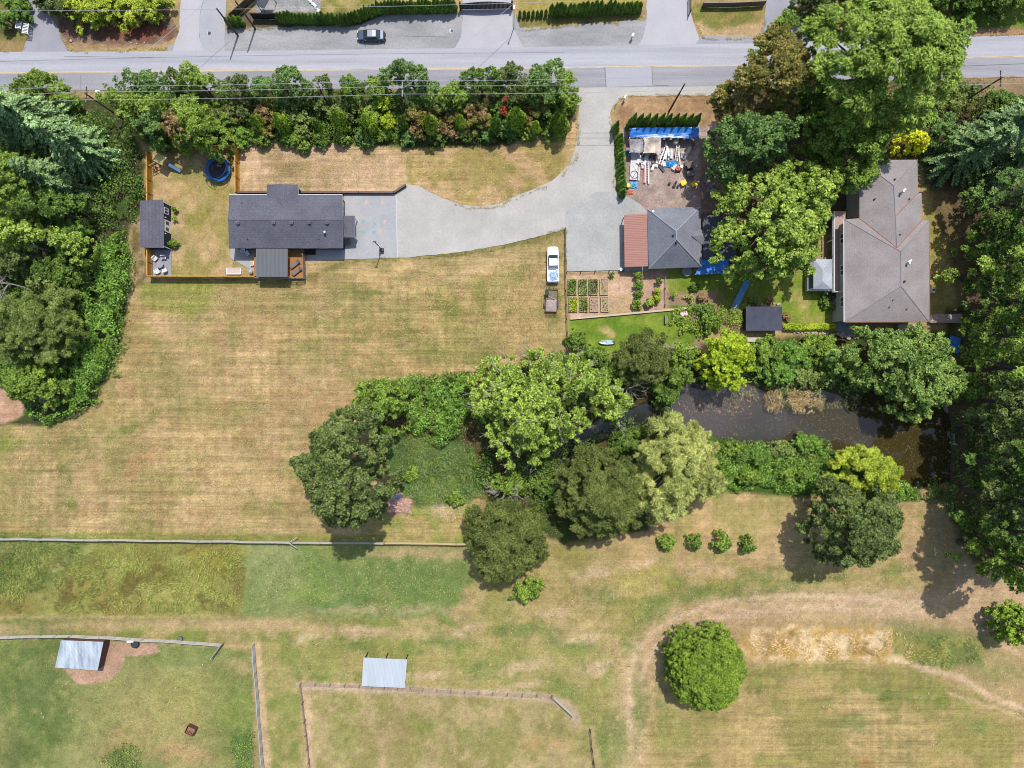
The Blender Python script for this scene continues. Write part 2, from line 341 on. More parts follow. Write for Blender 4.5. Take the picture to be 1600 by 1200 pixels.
# roadside verges
patch([(975, 150), (1120, 145), (1140, 200), (960, 200), (962, 175)], (186, 152, 112), 7, 1, .4, c2=(160, 128, 92), ns=.05, st=.5)
patch([(BIG, -400), (30, -400), (52, 40), (38, 78), (BIG, 84)], (122, 124, 62), 7, 1, .4, c2=(150, 140, 80), ns=.06)
patch([(BIG, 62), (36, 62), (34, 84), (BIG, 86)], (168, 140, 96), 6, .8, .4)
patch([(BIG, 34), (24, 34), (24, 52), (BIG, 52)], (112, 92, 74), 5, .9, .3)
patch([(92, 18), (270, 30), (280, 50), (262, 66), (200, 74), (118, 76), (98, 60), (88, 40)], (126, 98, 84), 4, 1, .25, c2=(146, 120, 98), ns=.08)
patch([(150, 45), (240, 38), (268, 50), (230, 62), (180, 66)], (150, 84, 60), 12, .6, .5)
patch([(110, 66), (200, 72), (260, 64), (262, 72), (200, 78), (118, 80)], (192, 162, 120), 4, .7, .2)
patch([(1086, 4), (1200, 2), (1198, 12), (1180, 52), (1100, 55), (1078, 20)], (136, 136, 70), 5, 1, .3, c2=(160, 146, 84), ns=.06)
patch([(1080, 30), (1110, 44), (1190, 36), (1186, 58), (1090, 60)], (206, 176, 130), 6, .85, .4)
patch([(1244, 10), (1300, 10), (1300, 60), (1262, 42), (1246, 25)], (134, 124, 74), 5, 1, .3)
patch([(1480, -40), (BG, -40), (BG, 46), (1480, 48)], (104, 128, 46), 6, 1, .4, c2=(128, 142, 60), ns=.05)
patch([(1480, 44), (BG, 38), (BG, 56), (1480, 60)], (176, 140, 104), 5, 1, .3)
patch([(1480, 120), (BG, 120), (BG, 146), (1490, 150)], (160, 136, 104), 6, .9, .4)
patch([(500, -50), (600, -50), (590, 8), (540, 22), (505, 22), (495, 5)], (176, 160, 100), 6, 1, .4, c2=(134, 132, 64), ns=.06)
patch([(390, -50), (500, -50), (500, 22), (400, 24)], (168, 168, 164), 3, 1, .2, c2=(186, 180, 168), ns=.08)
patch([(810, -40), (1005, -40), (1005, 5), (810, 26)], (176, 160, 88), 4, 1, .2)
patch([(800, 24), (1005, 20), (1005, 32), (860, 40), (802, 44)], (130, 128, 66), 4, .9, .4)
patch([(355, 20), (520, 20), (560, 22), (700, 15), (720, 25), (560, 44), (357, 44)], (110, 100, 76), 4, 1, .3)
# strips of dry grass between the hedge and the houses
patch([(372, 215), (640, 232), (640, 302), (470, 302), (372, 302)], (210, 178, 138), 4, 1, .15, c2=(190, 164, 118), ns=.03, st=1)
patch([(636, 232), (790, 228), (906, 180), (900, 240), (862, 285), (770, 322), (720, 320), (672, 300), (634, 288)], (204, 172, 122), 5, 1, .2, c2=(172, 154, 92), ns=.03, st=.9)
blot(700, 262, 50, 10, (212, 182, 124), .5); blot(780, 262, 40, 14, (160, 148, 78), .5); blot(640, 250, 8, 14, (150, 142, 70), .6)
blot(455, 262, 50, 8, (160, 140, 86), .5); blot(560, 250, 40, 6, (172, 146, 94), .5); blot(540, 285, 70, 6, (170, 150, 96), .4)
stroke([(672, 303), (722, 322), (770, 324), (862, 287), (903, 240)], 5, (140, 124, 62), .8, 4, .05)
# fenced yard
patch([(232, 232), (372, 232), (372, 430), (232, 432)], (202, 172, 122), 4, 1, .1, c2=(166, 154, 92), ns=.04, thr=.47, st=.2)
blot(340, 300, 20, 14, (150, 142, 62), .6); blot(315, 350, 26, 24, (158, 150, 70), .6); blot(350, 330, 10, 50, (164, 150, 76), .5); blot(290, 300, 30, 20, (208, 170, 116), .5)
patch([(205, 350), (232, 350), (236, 442), (212, 450), (205, 400)], (166, 144, 104), 6, .95, .3, c2=(120, 104, 66), ns=.09)
stroke([(268, 322), (280, 340), (274, 400)], 6, (186, 154, 126), .7, 3)
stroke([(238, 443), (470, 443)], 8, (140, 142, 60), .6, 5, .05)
# neighbour plot
patch([(883, 422), (1042, 424), (1044, 480), (890, 497)], (222, 186, 152), 3, 1, .1, c2=(200, 170, 128), ns=.06, st=0)
patch([(990, 425), (1042, 425), (1042, 482), (1003, 486)], (196, 160, 136), 3, .8, .1)
patch([(1042, 420), (1170, 425), (1300, 420), (1310, 512), (1120, 500), (1042, 478)], (124, 146, 48), 5, 1, .2, c2=(142, 154, 66), ns=.04, st=0)
patch([(1042, 456), (1130, 456), (1130, 474), (1042, 474)], (168, 136, 112), 4, .95, .2)
patch([(890, 498), (1080, 482), (1100, 520), (1050, 560), (890, 545)], (134, 156, 56), 5, 1, .2, c2=(112, 140, 46), ns=.05, st=0)
blot(950, 518, 10, 7, (206, 178, 120), .9); blot(1010, 500, 26, 8, (156, 166, 70), .5); blot(1250, 470, 16, 26, (186, 172, 100), .8); blot(1270, 500, 30, 8, (180, 168, 96), .6)
patch([(1122, 440), (1140, 440), (1190, 480), (1165, 480), (1165, 512), (1105, 500), (1120, 480)], (116, 122, 54), 8, .7, .4)
patch([(975, 200), (1100, 200), (1120, 190), (1140, 330), (1010, 335), (975, 318)], (176, 154, 140), 4, 1, .2, c2=(196, 176, 160), ns=.06, st=0)
patch([(1095, 215), (1125, 215), (1140, 335), (1096, 330), (1092, 260)], (152, 118, 98), 8, .8, .3)
patch([(BIG, 604), (22, 603), (38, 622), (36, 648), (12, 662), (BIG, 690)], (204, 164, 134), 5, 1, .4, c2=(188, 150, 118), ns=.08)
patch([(600, 785), (612, 775), (640, 778), (648, 790), (620, 806), (598, 806)], (196, 150, 124), 4, .9, .3)
patch([(1295, 450), (1310, 450), (1312, 490), (1290, 480)], (196, 170, 126), 4, .9, .3)
# overall mottling
mm = (n2(.05, 201)-.5)*.30+(n2(.25, 207, 1, 1, 3)-.5)*.35+(n2(.011, 215)-.5)*.28
col *= (1+mm)[:, None]
gr = np.clip((n2(.12, 230)-.55)*5, 0, 1)*.22
col = col*(1-gr[:, None])+col*np.array([.74, .98, .62])*gr[:, None]
satm = (col[:, 0] > col[:, 1]*1.02)[:, None]; col = np.where(satm, col*np.array([.985, .94, 1.04]), col*np.array([1.0, .96, 1.06]))
# relief: gentle, and the pond basin
POND = [(1040, 610), (1066, 592), (1110, 600), (1170, 604), (1225, 622), (1290, 612), (1340, 630), (1385, 596), (1440, 590), (1484, 612), (1490, 700), (1486, 752), (1440, 762), (1398, 750), (1376, 714), (1300, 700), (1240, 692), (1150, 694), (1106, 676), (1070, 664), (1048, 642)]
CHAN = [(1052, 625), (1000, 650), (960, 662), (905, 690), (870, 715), (825, 742), (790, 750)]
dp = poly_sd(px+wx*.3, py+wy*.3, POND); dc = 13-line_d(px+wx*.3, py+wy*.3, CHAN)
dd = np.maximum(dp, dc)
basin = np.clip(dd/9+.6, 0, 1); basin = basin*basin*(3-2*basin)
blend(np.clip(dd/4+1, 0, 1), PC(96, 82, 62)); streak *= 1-np.clip(dd/4+1, 0, 1)
inview = (np.abs(gx) < 98) & (np.abs(gy) < 76)
tall = np.zeros(len(px))
gz = -1.6*basin + inview*((fbm(px*.04, py*.04, 301, 3)-.5)*.16)*(1-basin)
nx, ny = len(xs), len(ys)
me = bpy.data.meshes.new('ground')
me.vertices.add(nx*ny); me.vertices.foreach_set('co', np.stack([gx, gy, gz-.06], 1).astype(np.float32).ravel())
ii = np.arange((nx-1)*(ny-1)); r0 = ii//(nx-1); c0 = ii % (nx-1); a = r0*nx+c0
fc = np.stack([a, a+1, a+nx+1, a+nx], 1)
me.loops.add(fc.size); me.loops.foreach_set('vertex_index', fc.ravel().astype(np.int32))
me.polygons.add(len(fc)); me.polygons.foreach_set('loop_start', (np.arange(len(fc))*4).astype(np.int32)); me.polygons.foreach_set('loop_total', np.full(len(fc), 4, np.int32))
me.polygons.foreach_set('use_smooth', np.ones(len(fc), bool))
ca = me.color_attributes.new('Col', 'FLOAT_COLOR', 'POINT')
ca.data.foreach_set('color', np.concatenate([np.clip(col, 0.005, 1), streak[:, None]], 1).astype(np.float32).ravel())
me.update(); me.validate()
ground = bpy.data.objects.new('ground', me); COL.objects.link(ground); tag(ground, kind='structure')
m = bpy.data.materials.new('ground'); m.use_nodes = True; n = m.node_tree.nodes; l = m.node_tree.links; b = n['Principled BSDF']
b.inputs['Roughness'].default_value = .95; b.inputs['Specular IOR Level'].default_value = .1
at = n.new('ShaderNodeAttribute'); at.attribute_name = 'Col'
g = n.new('ShaderNodeNewGeometry')
def noise(sc, stretch=(1, 1, 1), det=4, rough=.6, rz=0):
    mp = n.new('ShaderNodeMapping'); mp.inputs['Scale'].default_value = stretch; mp.inputs['Rotation'].default_value = (0, 0, rz); l.new(g.outputs['Position'], mp.inputs[0])
    t = n.new('ShaderNodeTexNoise'); t.inputs['Scale'].default_value = sc; t.inputs['Detail'].default_value = det; t.inputs['Roughness'].default_value = rough
    l.new(mp.outputs[0], t.inputs[0]); return t.outputs[0]
def mth(op, a, b_, c_=None):
    q = n.new('ShaderNodeMath'); q.operation = op
    for i, v in enumerate((a, b_, c_)):
        if v is None: continue
        if isinstance(v, (int, float)): q.inputs[i].default_value = v
        else: l.new(v, q.inputs[i])
    return q.outputs[0]
def mr(v, a0, a1, b0, b1):
    q = n.new('ShaderNodeMapRange'); l.new(v, q.inputs[0])
    for i, x in enumerate((a0, a1, b0, b1)): q.inputs[i+1].default_value = x
    return q.outputs[0]
fine = mth('MULTIPLY', mr(noise(3.6, det=8, rough=.85), .3, .7, .62, 1.38), mr(noise(9.0, det=2, rough=.6), .3, .7, .82, 1.18))
mid = mr(noise(.7, det=4), .3, .7, .86, 1.14)
st = mr(noise(1.1, (.09, 1.5, 1), 5, .7), .3, .7, -.24, .24)
stm = mth('MULTIPLY_ADD', st, at.outputs['Alpha'], 1.0)
def wave(axis, sc, dist, amp, det=3):
    t = n.new('ShaderNodeTexWave'); t.wave_type = 'BANDS'; t.bands_direction = axis; t.inputs['Scale'].default_value = sc; t.inputs['Distortion'].default_value = dist; t.inputs['Detail'].default_value = det; t.inputs['Detail Scale'].default_value = .25
    l.new(g.outputs['Position'], t.inputs[0]); return mth('MULTIPLY', mr(t.outputs['Fac'], 0, 1, -amp, amp), mr(noise(.06, det=3), .38, .62, 0, 1))
lines = mth('ADD', wave('Y', .17, 4.0, .075), mth('ADD', wave('X', .20, 4.5, .06), wave('Y', .62, 5.0, .06)))
stm = mth('MULTIPLY', stm, mth('MULTIPLY_ADD', lines, at.outputs['Alpha'], 1.0))
tot = mth('MULTIPLY', mth('MULTIPLY', fine, mid), stm)
mx = n.new('ShaderNodeVectorMath'); mx.operation = 'SCALE'; l.new(at.outputs['Color'], mx.inputs[0]); l.new(tot, mx.inputs['Scale'])
# individual green / straw tussocks
mixc = n.new('ShaderNodeMix'); mixc.data_type = 'RGBA'; mixc.blend_type = 'MULTIPLY'
l.new(mr(noise(1.5, det=7, rough=.8), .47, .66, 0, .75), mixc.inputs[0]); l.new(mx.outputs[0], mixc.inputs[6]); mixc.inputs[7].default_value = (.72, .90, .60, 1)
mix2 = n.new('ShaderNodeMix'); mix2.data_type = 'RGBA'; mix2.blend_type = 'MIX'
l.new(mr(noise(5.5, det=2, rough=.5), .70, .76, 0, .5), mix2.inputs[0]); l.new(mixc.outputs[2], mix2.inputs[6]); mix2.inputs[7].default_value = (.5, .44, .27, 1)
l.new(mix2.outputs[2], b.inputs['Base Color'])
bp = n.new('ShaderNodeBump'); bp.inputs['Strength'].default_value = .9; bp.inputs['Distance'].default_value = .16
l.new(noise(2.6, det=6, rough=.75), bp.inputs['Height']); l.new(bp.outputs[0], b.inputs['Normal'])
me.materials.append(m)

# water
pw = MB(); pw.m = 0
pw.prism(world([(1020, 570), (1510, 570), (1510, 780), (1020, 780)], -.7), -.72, -.70)
pond = pw.build('water', mat('pond_water', (.034, .030, .020), .05, .1, .045, col2=(.062, .052, .047), spec=.7, detail=2)); tag(pond, kind='structure')
pm = MATS['pond_water']; N_ = pm.node_tree.nodes; L_n = pm.node_tree.links; B_ = N_['Principled BSDF']; lk = B_.inputs['Base Color'].links[0]; src_ = lk.from_socket
gx_n = N_.new('ShaderNodeNewGeometry'); sx_ = N_.new('ShaderNodeSeparateXYZ'); L_n.new(gx_n.outputs['Position'], sx_.inputs[0]); nz_n = N_.new('ShaderNodeTexNoise'); nz_n.inputs['Scale'].default_value = .12; nz_n.inputs['Detail'].default_value = 6; L_n.new(gx_n.outputs['Position'], nz_n.inputs[0])
ma_ = N_.new('ShaderNodeMath'); ma_.operation = 'MULTIPLY_ADD'; L_n.new(nz_n.outputs[0], ma_.inputs[0]); ma_.inputs[1].default_value = 34; L_n.new(sx_.outputs[0], ma_.inputs[2]); mr__ = N_.new('ShaderNodeMapRange'); L_n.new(ma_.outputs[0], mr__.inputs[0]); mr__.inputs[1].default_value = 66; mr__.inputs[2].default_value = 74
mxn = N_.new('ShaderNodeMix'); mxn.data_type = 'RGBA'; L_n.new(mr__.outputs[0], mxn.inputs[0]); L_n.new(src_, mxn.inputs[6]); mxn.inputs[7].default_value = (.042, .032, .010, 1); L_n.new(mxn.outputs[2], B_.inputs['Base Color'])
cw = MB(); cw.prism(world([(770, 640), (1019.9, 600), (1019.9, 700), (900, 760), (770, 770)], -.7), -.72, -.70)
tag(cw.build('creek_water', mat('creek_water', (.02, .022, .02), .08, spec=.5)), kind='structure')

# ------------------------------------------------------------ roads, drives and paving (thin sheets)
def sheet(name, poly, z, m, jit=0.0, step=8, kind='structure', h=0):
    pts = []; rr = random.Random(len(name)*7+len(poly)); nn = len(poly)
    for i in range(nn):
        a, b_ = poly[i], poly[(i+1) % nn]; L = math.hypot(b_[0]-a[0], b_[1]-a[1]); k = max(1, int(L/step)) if jit else 1
        for j in range(k):
            t = j/k; q = (a[0]+(b_[0]-a[0])*t, a[1]+(b_[1]-a[1])*t)
            on = jit and -5 < q[0] < 1605 and -5 < q[1] < 1205
            pts.append((q[0]+(rr.uniform(-jit, jit) if on else 0), q[1]+(rr.uniform(-jit, jit) if on else 0)))
    bm = bmesh.new(); vs = [bm.verts.new((*P(x, y)[:2], z)) for x, y in pts]; f = bm.faces.new(vs)
    if f.calc_center_median is not None: bm.normal_update()
    if f.normal.z < 0: f.normal_flip()
    bmesh.ops.triangulate(bm, faces=bm.faces[:]); me_ = bpy.data.meshes.new(name); bm.to_mesh(me_); bm.free(); me_.materials.append(m)
    o = bpy.data.objects.new(name, me_); COL.objects.link(o); return tag(o, kind=kind)
def roady(name, c, c2, sc, fine_amt=.25, stretch=(.12, 1, 1), crack=True):
    m = bpy.data.materials.new(name); m.use_nodes = True; N = m.node_tree.nodes; L = m.node_tree.links; B = N['Principled BSDF']
    B.inputs['Roughness'].default_value = .9; B.inputs['Specular IOR Level'].default_value = .2
    G = N.new('ShaderNodeNewGeometry')
    def nz(s, stch, d=5, rf=.6):
        mp = N.new('ShaderNodeMapping'); mp.inputs['Scale'].default_value = stch; L.new(G.outputs['Position'], mp.inputs[0])
        t = N.new('ShaderNodeTexNoise'); t.inputs['Scale'].default_value = s; t.inputs['Detail'].default_value = d; t.inputs['Roughness'].default_value = rf; L.new(mp.outputs[0], t.inputs[0]); return t.outputs[0]
    cr = N.new('ShaderNodeValToRGB'); cr.color_ramp.elements[0].position = .32; cr.color_ramp.elements[1].position = .68
    cr.color_ramp.elements[0].color = (*c, 1); cr.color_ramp.elements[1].color = (*c2, 1)
    L.new(nz(sc, stretch), cr.inputs[0])
    f_ = N.new('ShaderNodeMapRange'); L.new(nz(2.6, (1, 1, 1), 7, .75), f_.inputs[0]); f_.inputs[1].default_value = .3; f_.inputs[2].default_value = .7; f_.inputs[3].default_value = 1-fine_amt; f_.inputs[4].default_value = 1+fine_amt
    v = N.new('ShaderNodeVectorMath'); v.operation = 'SCALE'; L.new(cr.outputs[0], v.inputs[0]); L.new(f_.outputs[0], v.inputs['Scale'])
    L.new(v.outputs[0], B.inputs['Base Color'])
    MATS[name] = m; return m
M_road = roady('asphalt_worn', C(168, 169, 177), C(196, 196, 202), .7, .09, (.04, 1, 1))
M_lane = roady('asphalt_grey', C(152, 151, 158), C(176, 174, 178), .7, .10, (.06, 1, 1))
M_grav = roady('gravel_light', C(180, 176, 170), C(202, 197, 190), .16, .13, (1, 1, 1))
M_gpad = roady('gravel_blue', C(168, 170, 168), C(190, 188, 184), .22, .17, (1, 1, 1))
M_shld = roady('shoulder_gravel', C(146, 148, 150), C(180, 178, 178), .3, .18, (.35, 1, 1))
M_conc = roady('concrete', C(166, 169, 172), C(190, 187, 186), .2, .10, (1, 1, 1))
M_cdrv = roady('concrete_drive', C(186, 184, 190), C(196, 193, 196), .3, .06, (1, 1, 1))
M_adrv = roady('asphalt_drive', C(158, 157, 166), C(172, 170, 177), .3, .06, (1, 1, 1))
sheet('gravel_shoulder', [(262, 84), (262, 72), (350, 46), (440, 42), (520, 40), (565, 38), (600, 24), (720, 18), (806, 20), (812, 44), (860, 42), (1010, 30), (1010, 84)], .004, M_shld, 1.5)
sheet('shoulder_south', [(880, 128), (1160, 124), (1160, 148), (975, 150), (958, 165), (900, 165), (876, 143)], .004, M_grav, 1.2)
sheet('side_drive_concrete', [(268, 90), (272, 70), (280, 50), (285, -60), (322, -60), (318, 0), (310, 30), (312, 60), (322, 90)], .012, M_cdrv, .6)
sheet('side_drive_tarmac', [(32, 90), (42, 60), (48, 30), (45, 8), (40, -60), (52, -60), (56, 5), (80, 25), (92, 45), (100, 66), (118, 90)], .012, M_adrv, .5)
sheet('side_drive_wide', [(320, 90), (312, 60), (310, 30), (318, 0), (322, -60), (356, -60), (352, 40), (350, 70), (356, 90)], .008, roady('drive_grey', C(172, 174, 180), C(184, 182, 184), .4, .08, (1, 1, 1)), .5)
sheet('gate_drive', [(705, 84), (720, 60), (724, 20), (718, -60), (802, -60), (800, 40), (812, 64), (822, 84)], .012, roady('drive_pale', C(186, 183, 189), C(196, 193, 196), .4, .06, (1, 1, 1)), .5)
sheet('wide_tarmac_drive', [(990, 82), (1004, 60), (1010, 36), (1010, -60), (1078, -60), (1078, 16), (1088, 48), (1100, 82)], .012, M_cdrv, .5)
sheet('corner_drive', [(1080, 80), (1096, 56), (1180, 58), (1194, 40), (1202, -60), (1242, -60), (1246, 22), (1264, 44), (1300, 62), (1310, 80)], .016, M_adrv, .5)
yt = lambda x: 81-.0105*x-.0000035*x*x if x < 5000 else 0
TOP = [(-3000, 95), (-400, 86), (0, 81.5), (400, 79.5), (800, 74), (1160, 68), (1500, 57.5), (1650, 54), (2400, 35), (5000, -30)]
MID = [(-3000, 128), (-400, 118), (0, 114), (400, 110), (800, 107), (1160, 102), (1500, 90.5), (1650, 86.5), (2400, 66), (5000, 0)]
BOT = [(-3000, 160), (-400, 147), (0, 142), (400, 140), (800, 138), (1160, 134), (1500, 122.5), (1650, 119), (2400, 99), (5000, 33)]
sheet('road', TOP+MID[::-1], .020, M_road, .35, 14)
sheet('road_south_lane', MID+BOT[::-1], .020, M_lane, .35, 14)
def offs(pl, a, b_): return [(x, y+a) for x, y in pl]+[(x, y+b_) for x, y in pl[::-1]]
sheet('road_marking', offs(MID, -1.0, -.15), .024, mat('yellow_paint', C(232, 200, 150), .7, .12, 2))
sheet('road_marking', offs(MID, .25, 1.0), .024, mat('yellow_paint', C(232, 200, 150)))
sheet('road_patch', [(946, 105.5), (1018, 104), (1020, 133.5), (948, 136)], .025, roady('asphalt_patch', C(176, 176, 184), C(184, 184, 190), .5, .05))
sheet('road_patch', [(361, 112), (472, 110.5), (470, 120), (361, 122)], .025, roady('asphalt_patch_dark', C(146, 146, 154), C(160, 158, 164), .5, .05))
CRK = mat('crack_sealant', C(120, 118, 122), .9)
for k, (a0, a1, wd) in enumerate([((945, 105), (947, 136), 1.0), ((1018.5, 104), (1020, 134), .9), ((100, 88), (240, 90), .5), ((1490, 104), (1640, 98), 1.0), ((1022, 134), (1044, 133.4), .8), ((126, 118), (126, 140), .4), ((620, 56), (700, 58), .4)]):
    dx, dy = a1[0]-a0[0], a1[1]-a0[1]; L_ = math.hypot(dx, dy); ox, oy = -dy/L_*wd/2, dx/L_*wd/2
    sheet('road_crack', [(a0[0]+ox, a0[1]+oy), (a1[0]+ox, a1[1]+oy), (a1[0]-ox, a1[1]-oy), (a0[0]-ox, a0[1]-oy)], .0285, CRK)
drv = [(905, 133), (975, 133), (974, 150), (960, 160), (953, 175), (957, 200), (960, 235), (962, 300), (968, 312), (1000, 322), (1010, 336), (890, 345), (884, 358), (870, 362), (800, 380), (720, 394), (640, 402), (617, 403), (619, 296), (634, 288), (652, 290), (676, 303), (720, 320), (750, 323), (780, 318), (862, 283), (890, 256), (900, 230), (903, 190), (906, 160)]
sheet('driveway', drv, .012, M_grav, .7, 7)
sheet('gravel_pad', [(883, 330), (930, 300), (965, 300), (1000, 318), (1012, 334), (1012, 423), (886, 424), (884, 358)], .016, M_gpad, .6)
sheet('concrete_apron', [(538, 302), (619, 302), (621, 403), (545, 405), (480, 408), (480, 380), (538, 380)], .018, M_conc)
sheet('concrete_joint', [(618.4, 300), (619.4, 300), (621.4, 402), (620.4, 402)], .022, mat('joint_pale', C(214, 214, 214)))
for i, (x, y) in enumerate([(567.5, 346.5), (585, 350), (567.5, 363.5), (584.5, 363)]):
    sheet('chalk_mark', [(x+3*math.cos(a*.7)*(1+.2*math.sin(a*3+i)), y+3*math.sin(a*.7)) for a in range(9)], .022, mat('chalk_teal', C(140, 178, 182), .9, .15, 3))
for (x, y) in [(594, 361), (601, 347), (573, 316), (598, 316), (599, 390)]:
    sheet('chalk_mark', [(x+3*math.cos(a*.7), y+4*math.sin(a*.7)*(1+.25*math.sin(a*2+x))) for a in range(9)], .022, mat('chalk_peach', C(202, 182, 172), .9, .1, 3))
sheet('patio_paving', [(238, 386), (268, 390), (268, 431), (238, 431)], .03, roady('pavers', C(150, 152, 158), C(168, 168, 172), .8, .1, (1, 1, 1)))
sheet('patio_concrete', [(360, 386), (402, 386), (402, 428), (391, 421), (366, 407), (360, 403)], .03, roady('patio_conc', C(172, 172, 170), C(184, 182, 178), .8, .06, (1, 1, 1)))
sheet('side_path', [(1304, 455), (1322, 455), (1330, 515), (1400, 516), (1400, 526), (1318, 524), (1302, 512)], .012, roady('path_grey', C(150, 158, 166), C(162, 168, 174), .8, .06, (1, 1, 1)))
# ------------------------------------------------------------ building materials
def shingle(name, c, c2, wv=.07):
    m = bpy.data.materials.new(name); m.use_nodes = True; N = m.node_tree.nodes; L = m.node_tree.links; B = N['Principled BSDF']
    B.inputs['Roughness'].default_value = .85; B.inputs['Specular IOR Level'].default_value = .25
    G = N.new('ShaderNodeNewGeometry')
    def nz(s, stch=(1, 1, 1), d=4):
        mp = N.new('ShaderNodeMapping'); mp.inputs['Scale'].default_value = stch; L.new(G.outputs['Position'], mp.inputs[0])
        t = N.new('ShaderNodeTexNoise'); t.inputs['Scale'].default_value = s; t.inputs['Detail'].default_value = d; L.new(mp.outputs[0], t.inputs[0]); return t.outputs[0]
    cr = N.new('ShaderNodeValToRGB'); cr.color_ramp.elements[0].position = .38; cr.color_ramp.elements[1].position = .62
    cr.color_ramp.elements[0].color = (*c, 1); cr.color_ramp.elements[1].color = (*c2, 1)
    L.new(nz(4.5, (1, 1, 1), 6), cr.inputs[0])
    w_ = N.new('ShaderNodeTexWave'); w_.wave_type = 'BANDS'; w_.bands_direction = 'Z'; w_.inputs['Scale'].default_value = 3.2; w_.inputs['Distortion'].default_value = .6; w_.inputs['Detail Scale'].default_value = 4
    L.new(G.outputs['Position'], w_.inputs[0])
    k = N.new('ShaderNodeMapRange'); L.new(w_.outputs['Fac'], k.inputs[0]); k.inputs[3].default_value = 1-wv; k.inputs[4].default_value = 1+wv
    k2 = N.new('ShaderNodeMapRange'); L.new(nz(.35), k2.inputs[0]); k2.inputs[1].default_value = .3; k2.inputs[2].default_value = .7; k2.inputs[3].default_value = .86; k2.inputs[4].default_value = 1.12
    mu = N.new('ShaderNodeMath'); mu.operation = 'MULTIPLY'; L.new(k.outputs[0], mu.inputs[0]); L.new(k2.outputs[0], mu.inputs[1])
    v = N.new('ShaderNodeVectorMath'); v.operation = 'SCALE'; L.new(cr.outputs[0], v.inputs[0]); L.new(mu.outputs[0], v.inputs['Scale'])
    L.new(v.outputs[0], B.inputs['Base Color']); MATS[name] = m; return m
M_sh1 = shingle('shingle_charcoal', C(96, 96, 107), C(112, 112, 122), .05)
M_sh2 = shingle('shingle_grey', C(124, 127, 138), C(144, 146, 154))
M_sh3 = shingle('shingle_taupe', C(152, 144, 143), C(166, 157, 154), .03)
M_sh0 = shingle('shingle_shed', C(98, 98, 110), C(114, 112, 122))
M_white = mat('white_trim', (.74, .74, .74), .5, .05, 2)
M_navy = mat('navy_siding', C(44, 56, 72), .7, .12, 1.2, stretch=(.2, .2, 8))
M_cream = mat('siding_pale', C(186, 176, 166), .8, .08, 1.5)
M_black = mat('black_matt', (.02, .02, .022), .6)
M_dark = mat('dark_metal', (.05, .05, .055), .5, .2, 3)
M_galv = mat('galvanised', (.5, .52, .54), .4, .1, 4, metal=.6)
M_wood = mat('cedar_board', C(204, 150, 60), .8, .14, 1.6, stretch=(1, 1, .15))
M_woodcap = mat('cedar_cap', C(222, 176, 96), .8, .1, 2)
M_deck = mat('deck_board', C(176, 122, 66), .8, .14, 2.5, stretch=(.2, 4, 1))
M_grey_wood = mat('grey_wood', C(156, 148, 138), .9, .2, 3)
M_old = mat('weathered_rail', C(186, 180, 170), .9, .18, 4)
M_dkwood = mat('dark_timber', C(72, 56, 50), .9, .25, 2)
M_glass = mat('window_glass', (.03, .04, .05), .08, spec=.8)
M_rust = mat('rust', C(150, 82, 60), .9, .25, 4)
M_blue = mat('blue_tarp', C(34, 112, 212), .35, .15, 1.1, col2=C(66, 146, 228), spec=.6, bump=.4, detail=6)
M_tyre = mat('rubber', (.02, .02, .02), .8)

def roof(verts, faces, name, m, root, thick=.16, fascia=None, outline=None):
    """verts = (px, py, h); faces = roof planes; outline = the eave loop for the fascia and soffit"""
    pv = [P(x, y, h) for x, y, h in verts]
    mb = MB(); mb.m = 0; mb.add(pv, faces)
    mb.m = 1; n_ = len(outline)
    low = [pv[i]-Vector((0, 0, thick)) for i in outline]; up = [pv[i]-Vector((0, 0, .002)) for i in outline]
    mb.add(up+low, [(i, (i+1) % n_, n_+(i+1) % n_, n_+i) for i in range(n_)]); mb.m = 2
    mb.add(low, [tuple(range(n_))])
    o = mb.build(name, [m, fascia or M_white, M_cream], root, origin=root.location)
    return o, pv
def gutter(root, pts, r=.07, name='gutter', m=None):
    mb = MB()
    for a, b_ in zip(pts[:-1], pts[1:]): mb.tube([a, b_], r, 6)
    return part(mb, name, m or M_white, root)
def vent(root, x, y, h, kind='pipe', name='vent'):
    p = P(x, y, h); mb = MB()
    if kind == 'pipe':
        mb.cyl(p, .13, p.z-.3, p.z+.35, 10); mb.cyl(p, .2, p.z-.3, p.z+.03, 10); m_ = M_black
    elif kind == 'round':
        mb.cyl(p, .34, p.z-.25, p.z+.08, 16); mb.cyl(p, .17, p.z+.08, p.z+.22, 12, .12); m_ = M_sh1
    elif kind == 'white':
        mb.cyl(p, .14, p.z-.3, p.z+.7, 12); mb.cyl(p, .24, p.z+.7, p.z+.85, 12, .16); m_ = M_galv
    elif kind == 'box':
        mb.box((p.x, p.y, p.z+.05), (.4, .4, .4)); m_ = M_dark
    elif kind == 'small': mb.cyl(p, .08, p.z-.2, p.z+.25, 8); mb.cyl(p, .14, p.z-.2, p.z+.0, 8); m_ = M_dark
    return part(mb, name, m_, root)
def window(root, c, w_, h_, nrm, name='window', panes=2, mirror=False):
    """framed window standing 4 cm proud of a wall; nrm = outward direction in plan"""
    nrm = Vector((nrm[0], nrm[1], 0)).normalized(); t = Vector((-nrm.y, nrm.x, 0)); c = Vector(c)
    rz = math.atan2(nrm.y, nrm.x)
    mb = MB(); f = .09
    for dz in (-h_/2, h_/2): q = c+nrm*.03; mb.box((q.x, q.y, c.z+dz), (.08, w_+f, f), rz)
    for k in range(panes+1):
        q = c+nrm*.03+t*(-w_/2+w_*k/panes); mb.box((q.x, q.y, c.z), (.08, f, h_-f), rz)
    fr = part(mb, name, M_white, root)
    g_ = MB(); q = c+nrm*.015; g_.box((q.x, q.y, c.z), (.02, w_-.02, h_-.02), rz)
    go = g_.build('pane', M_glass, fr, origin=root.location); return fr

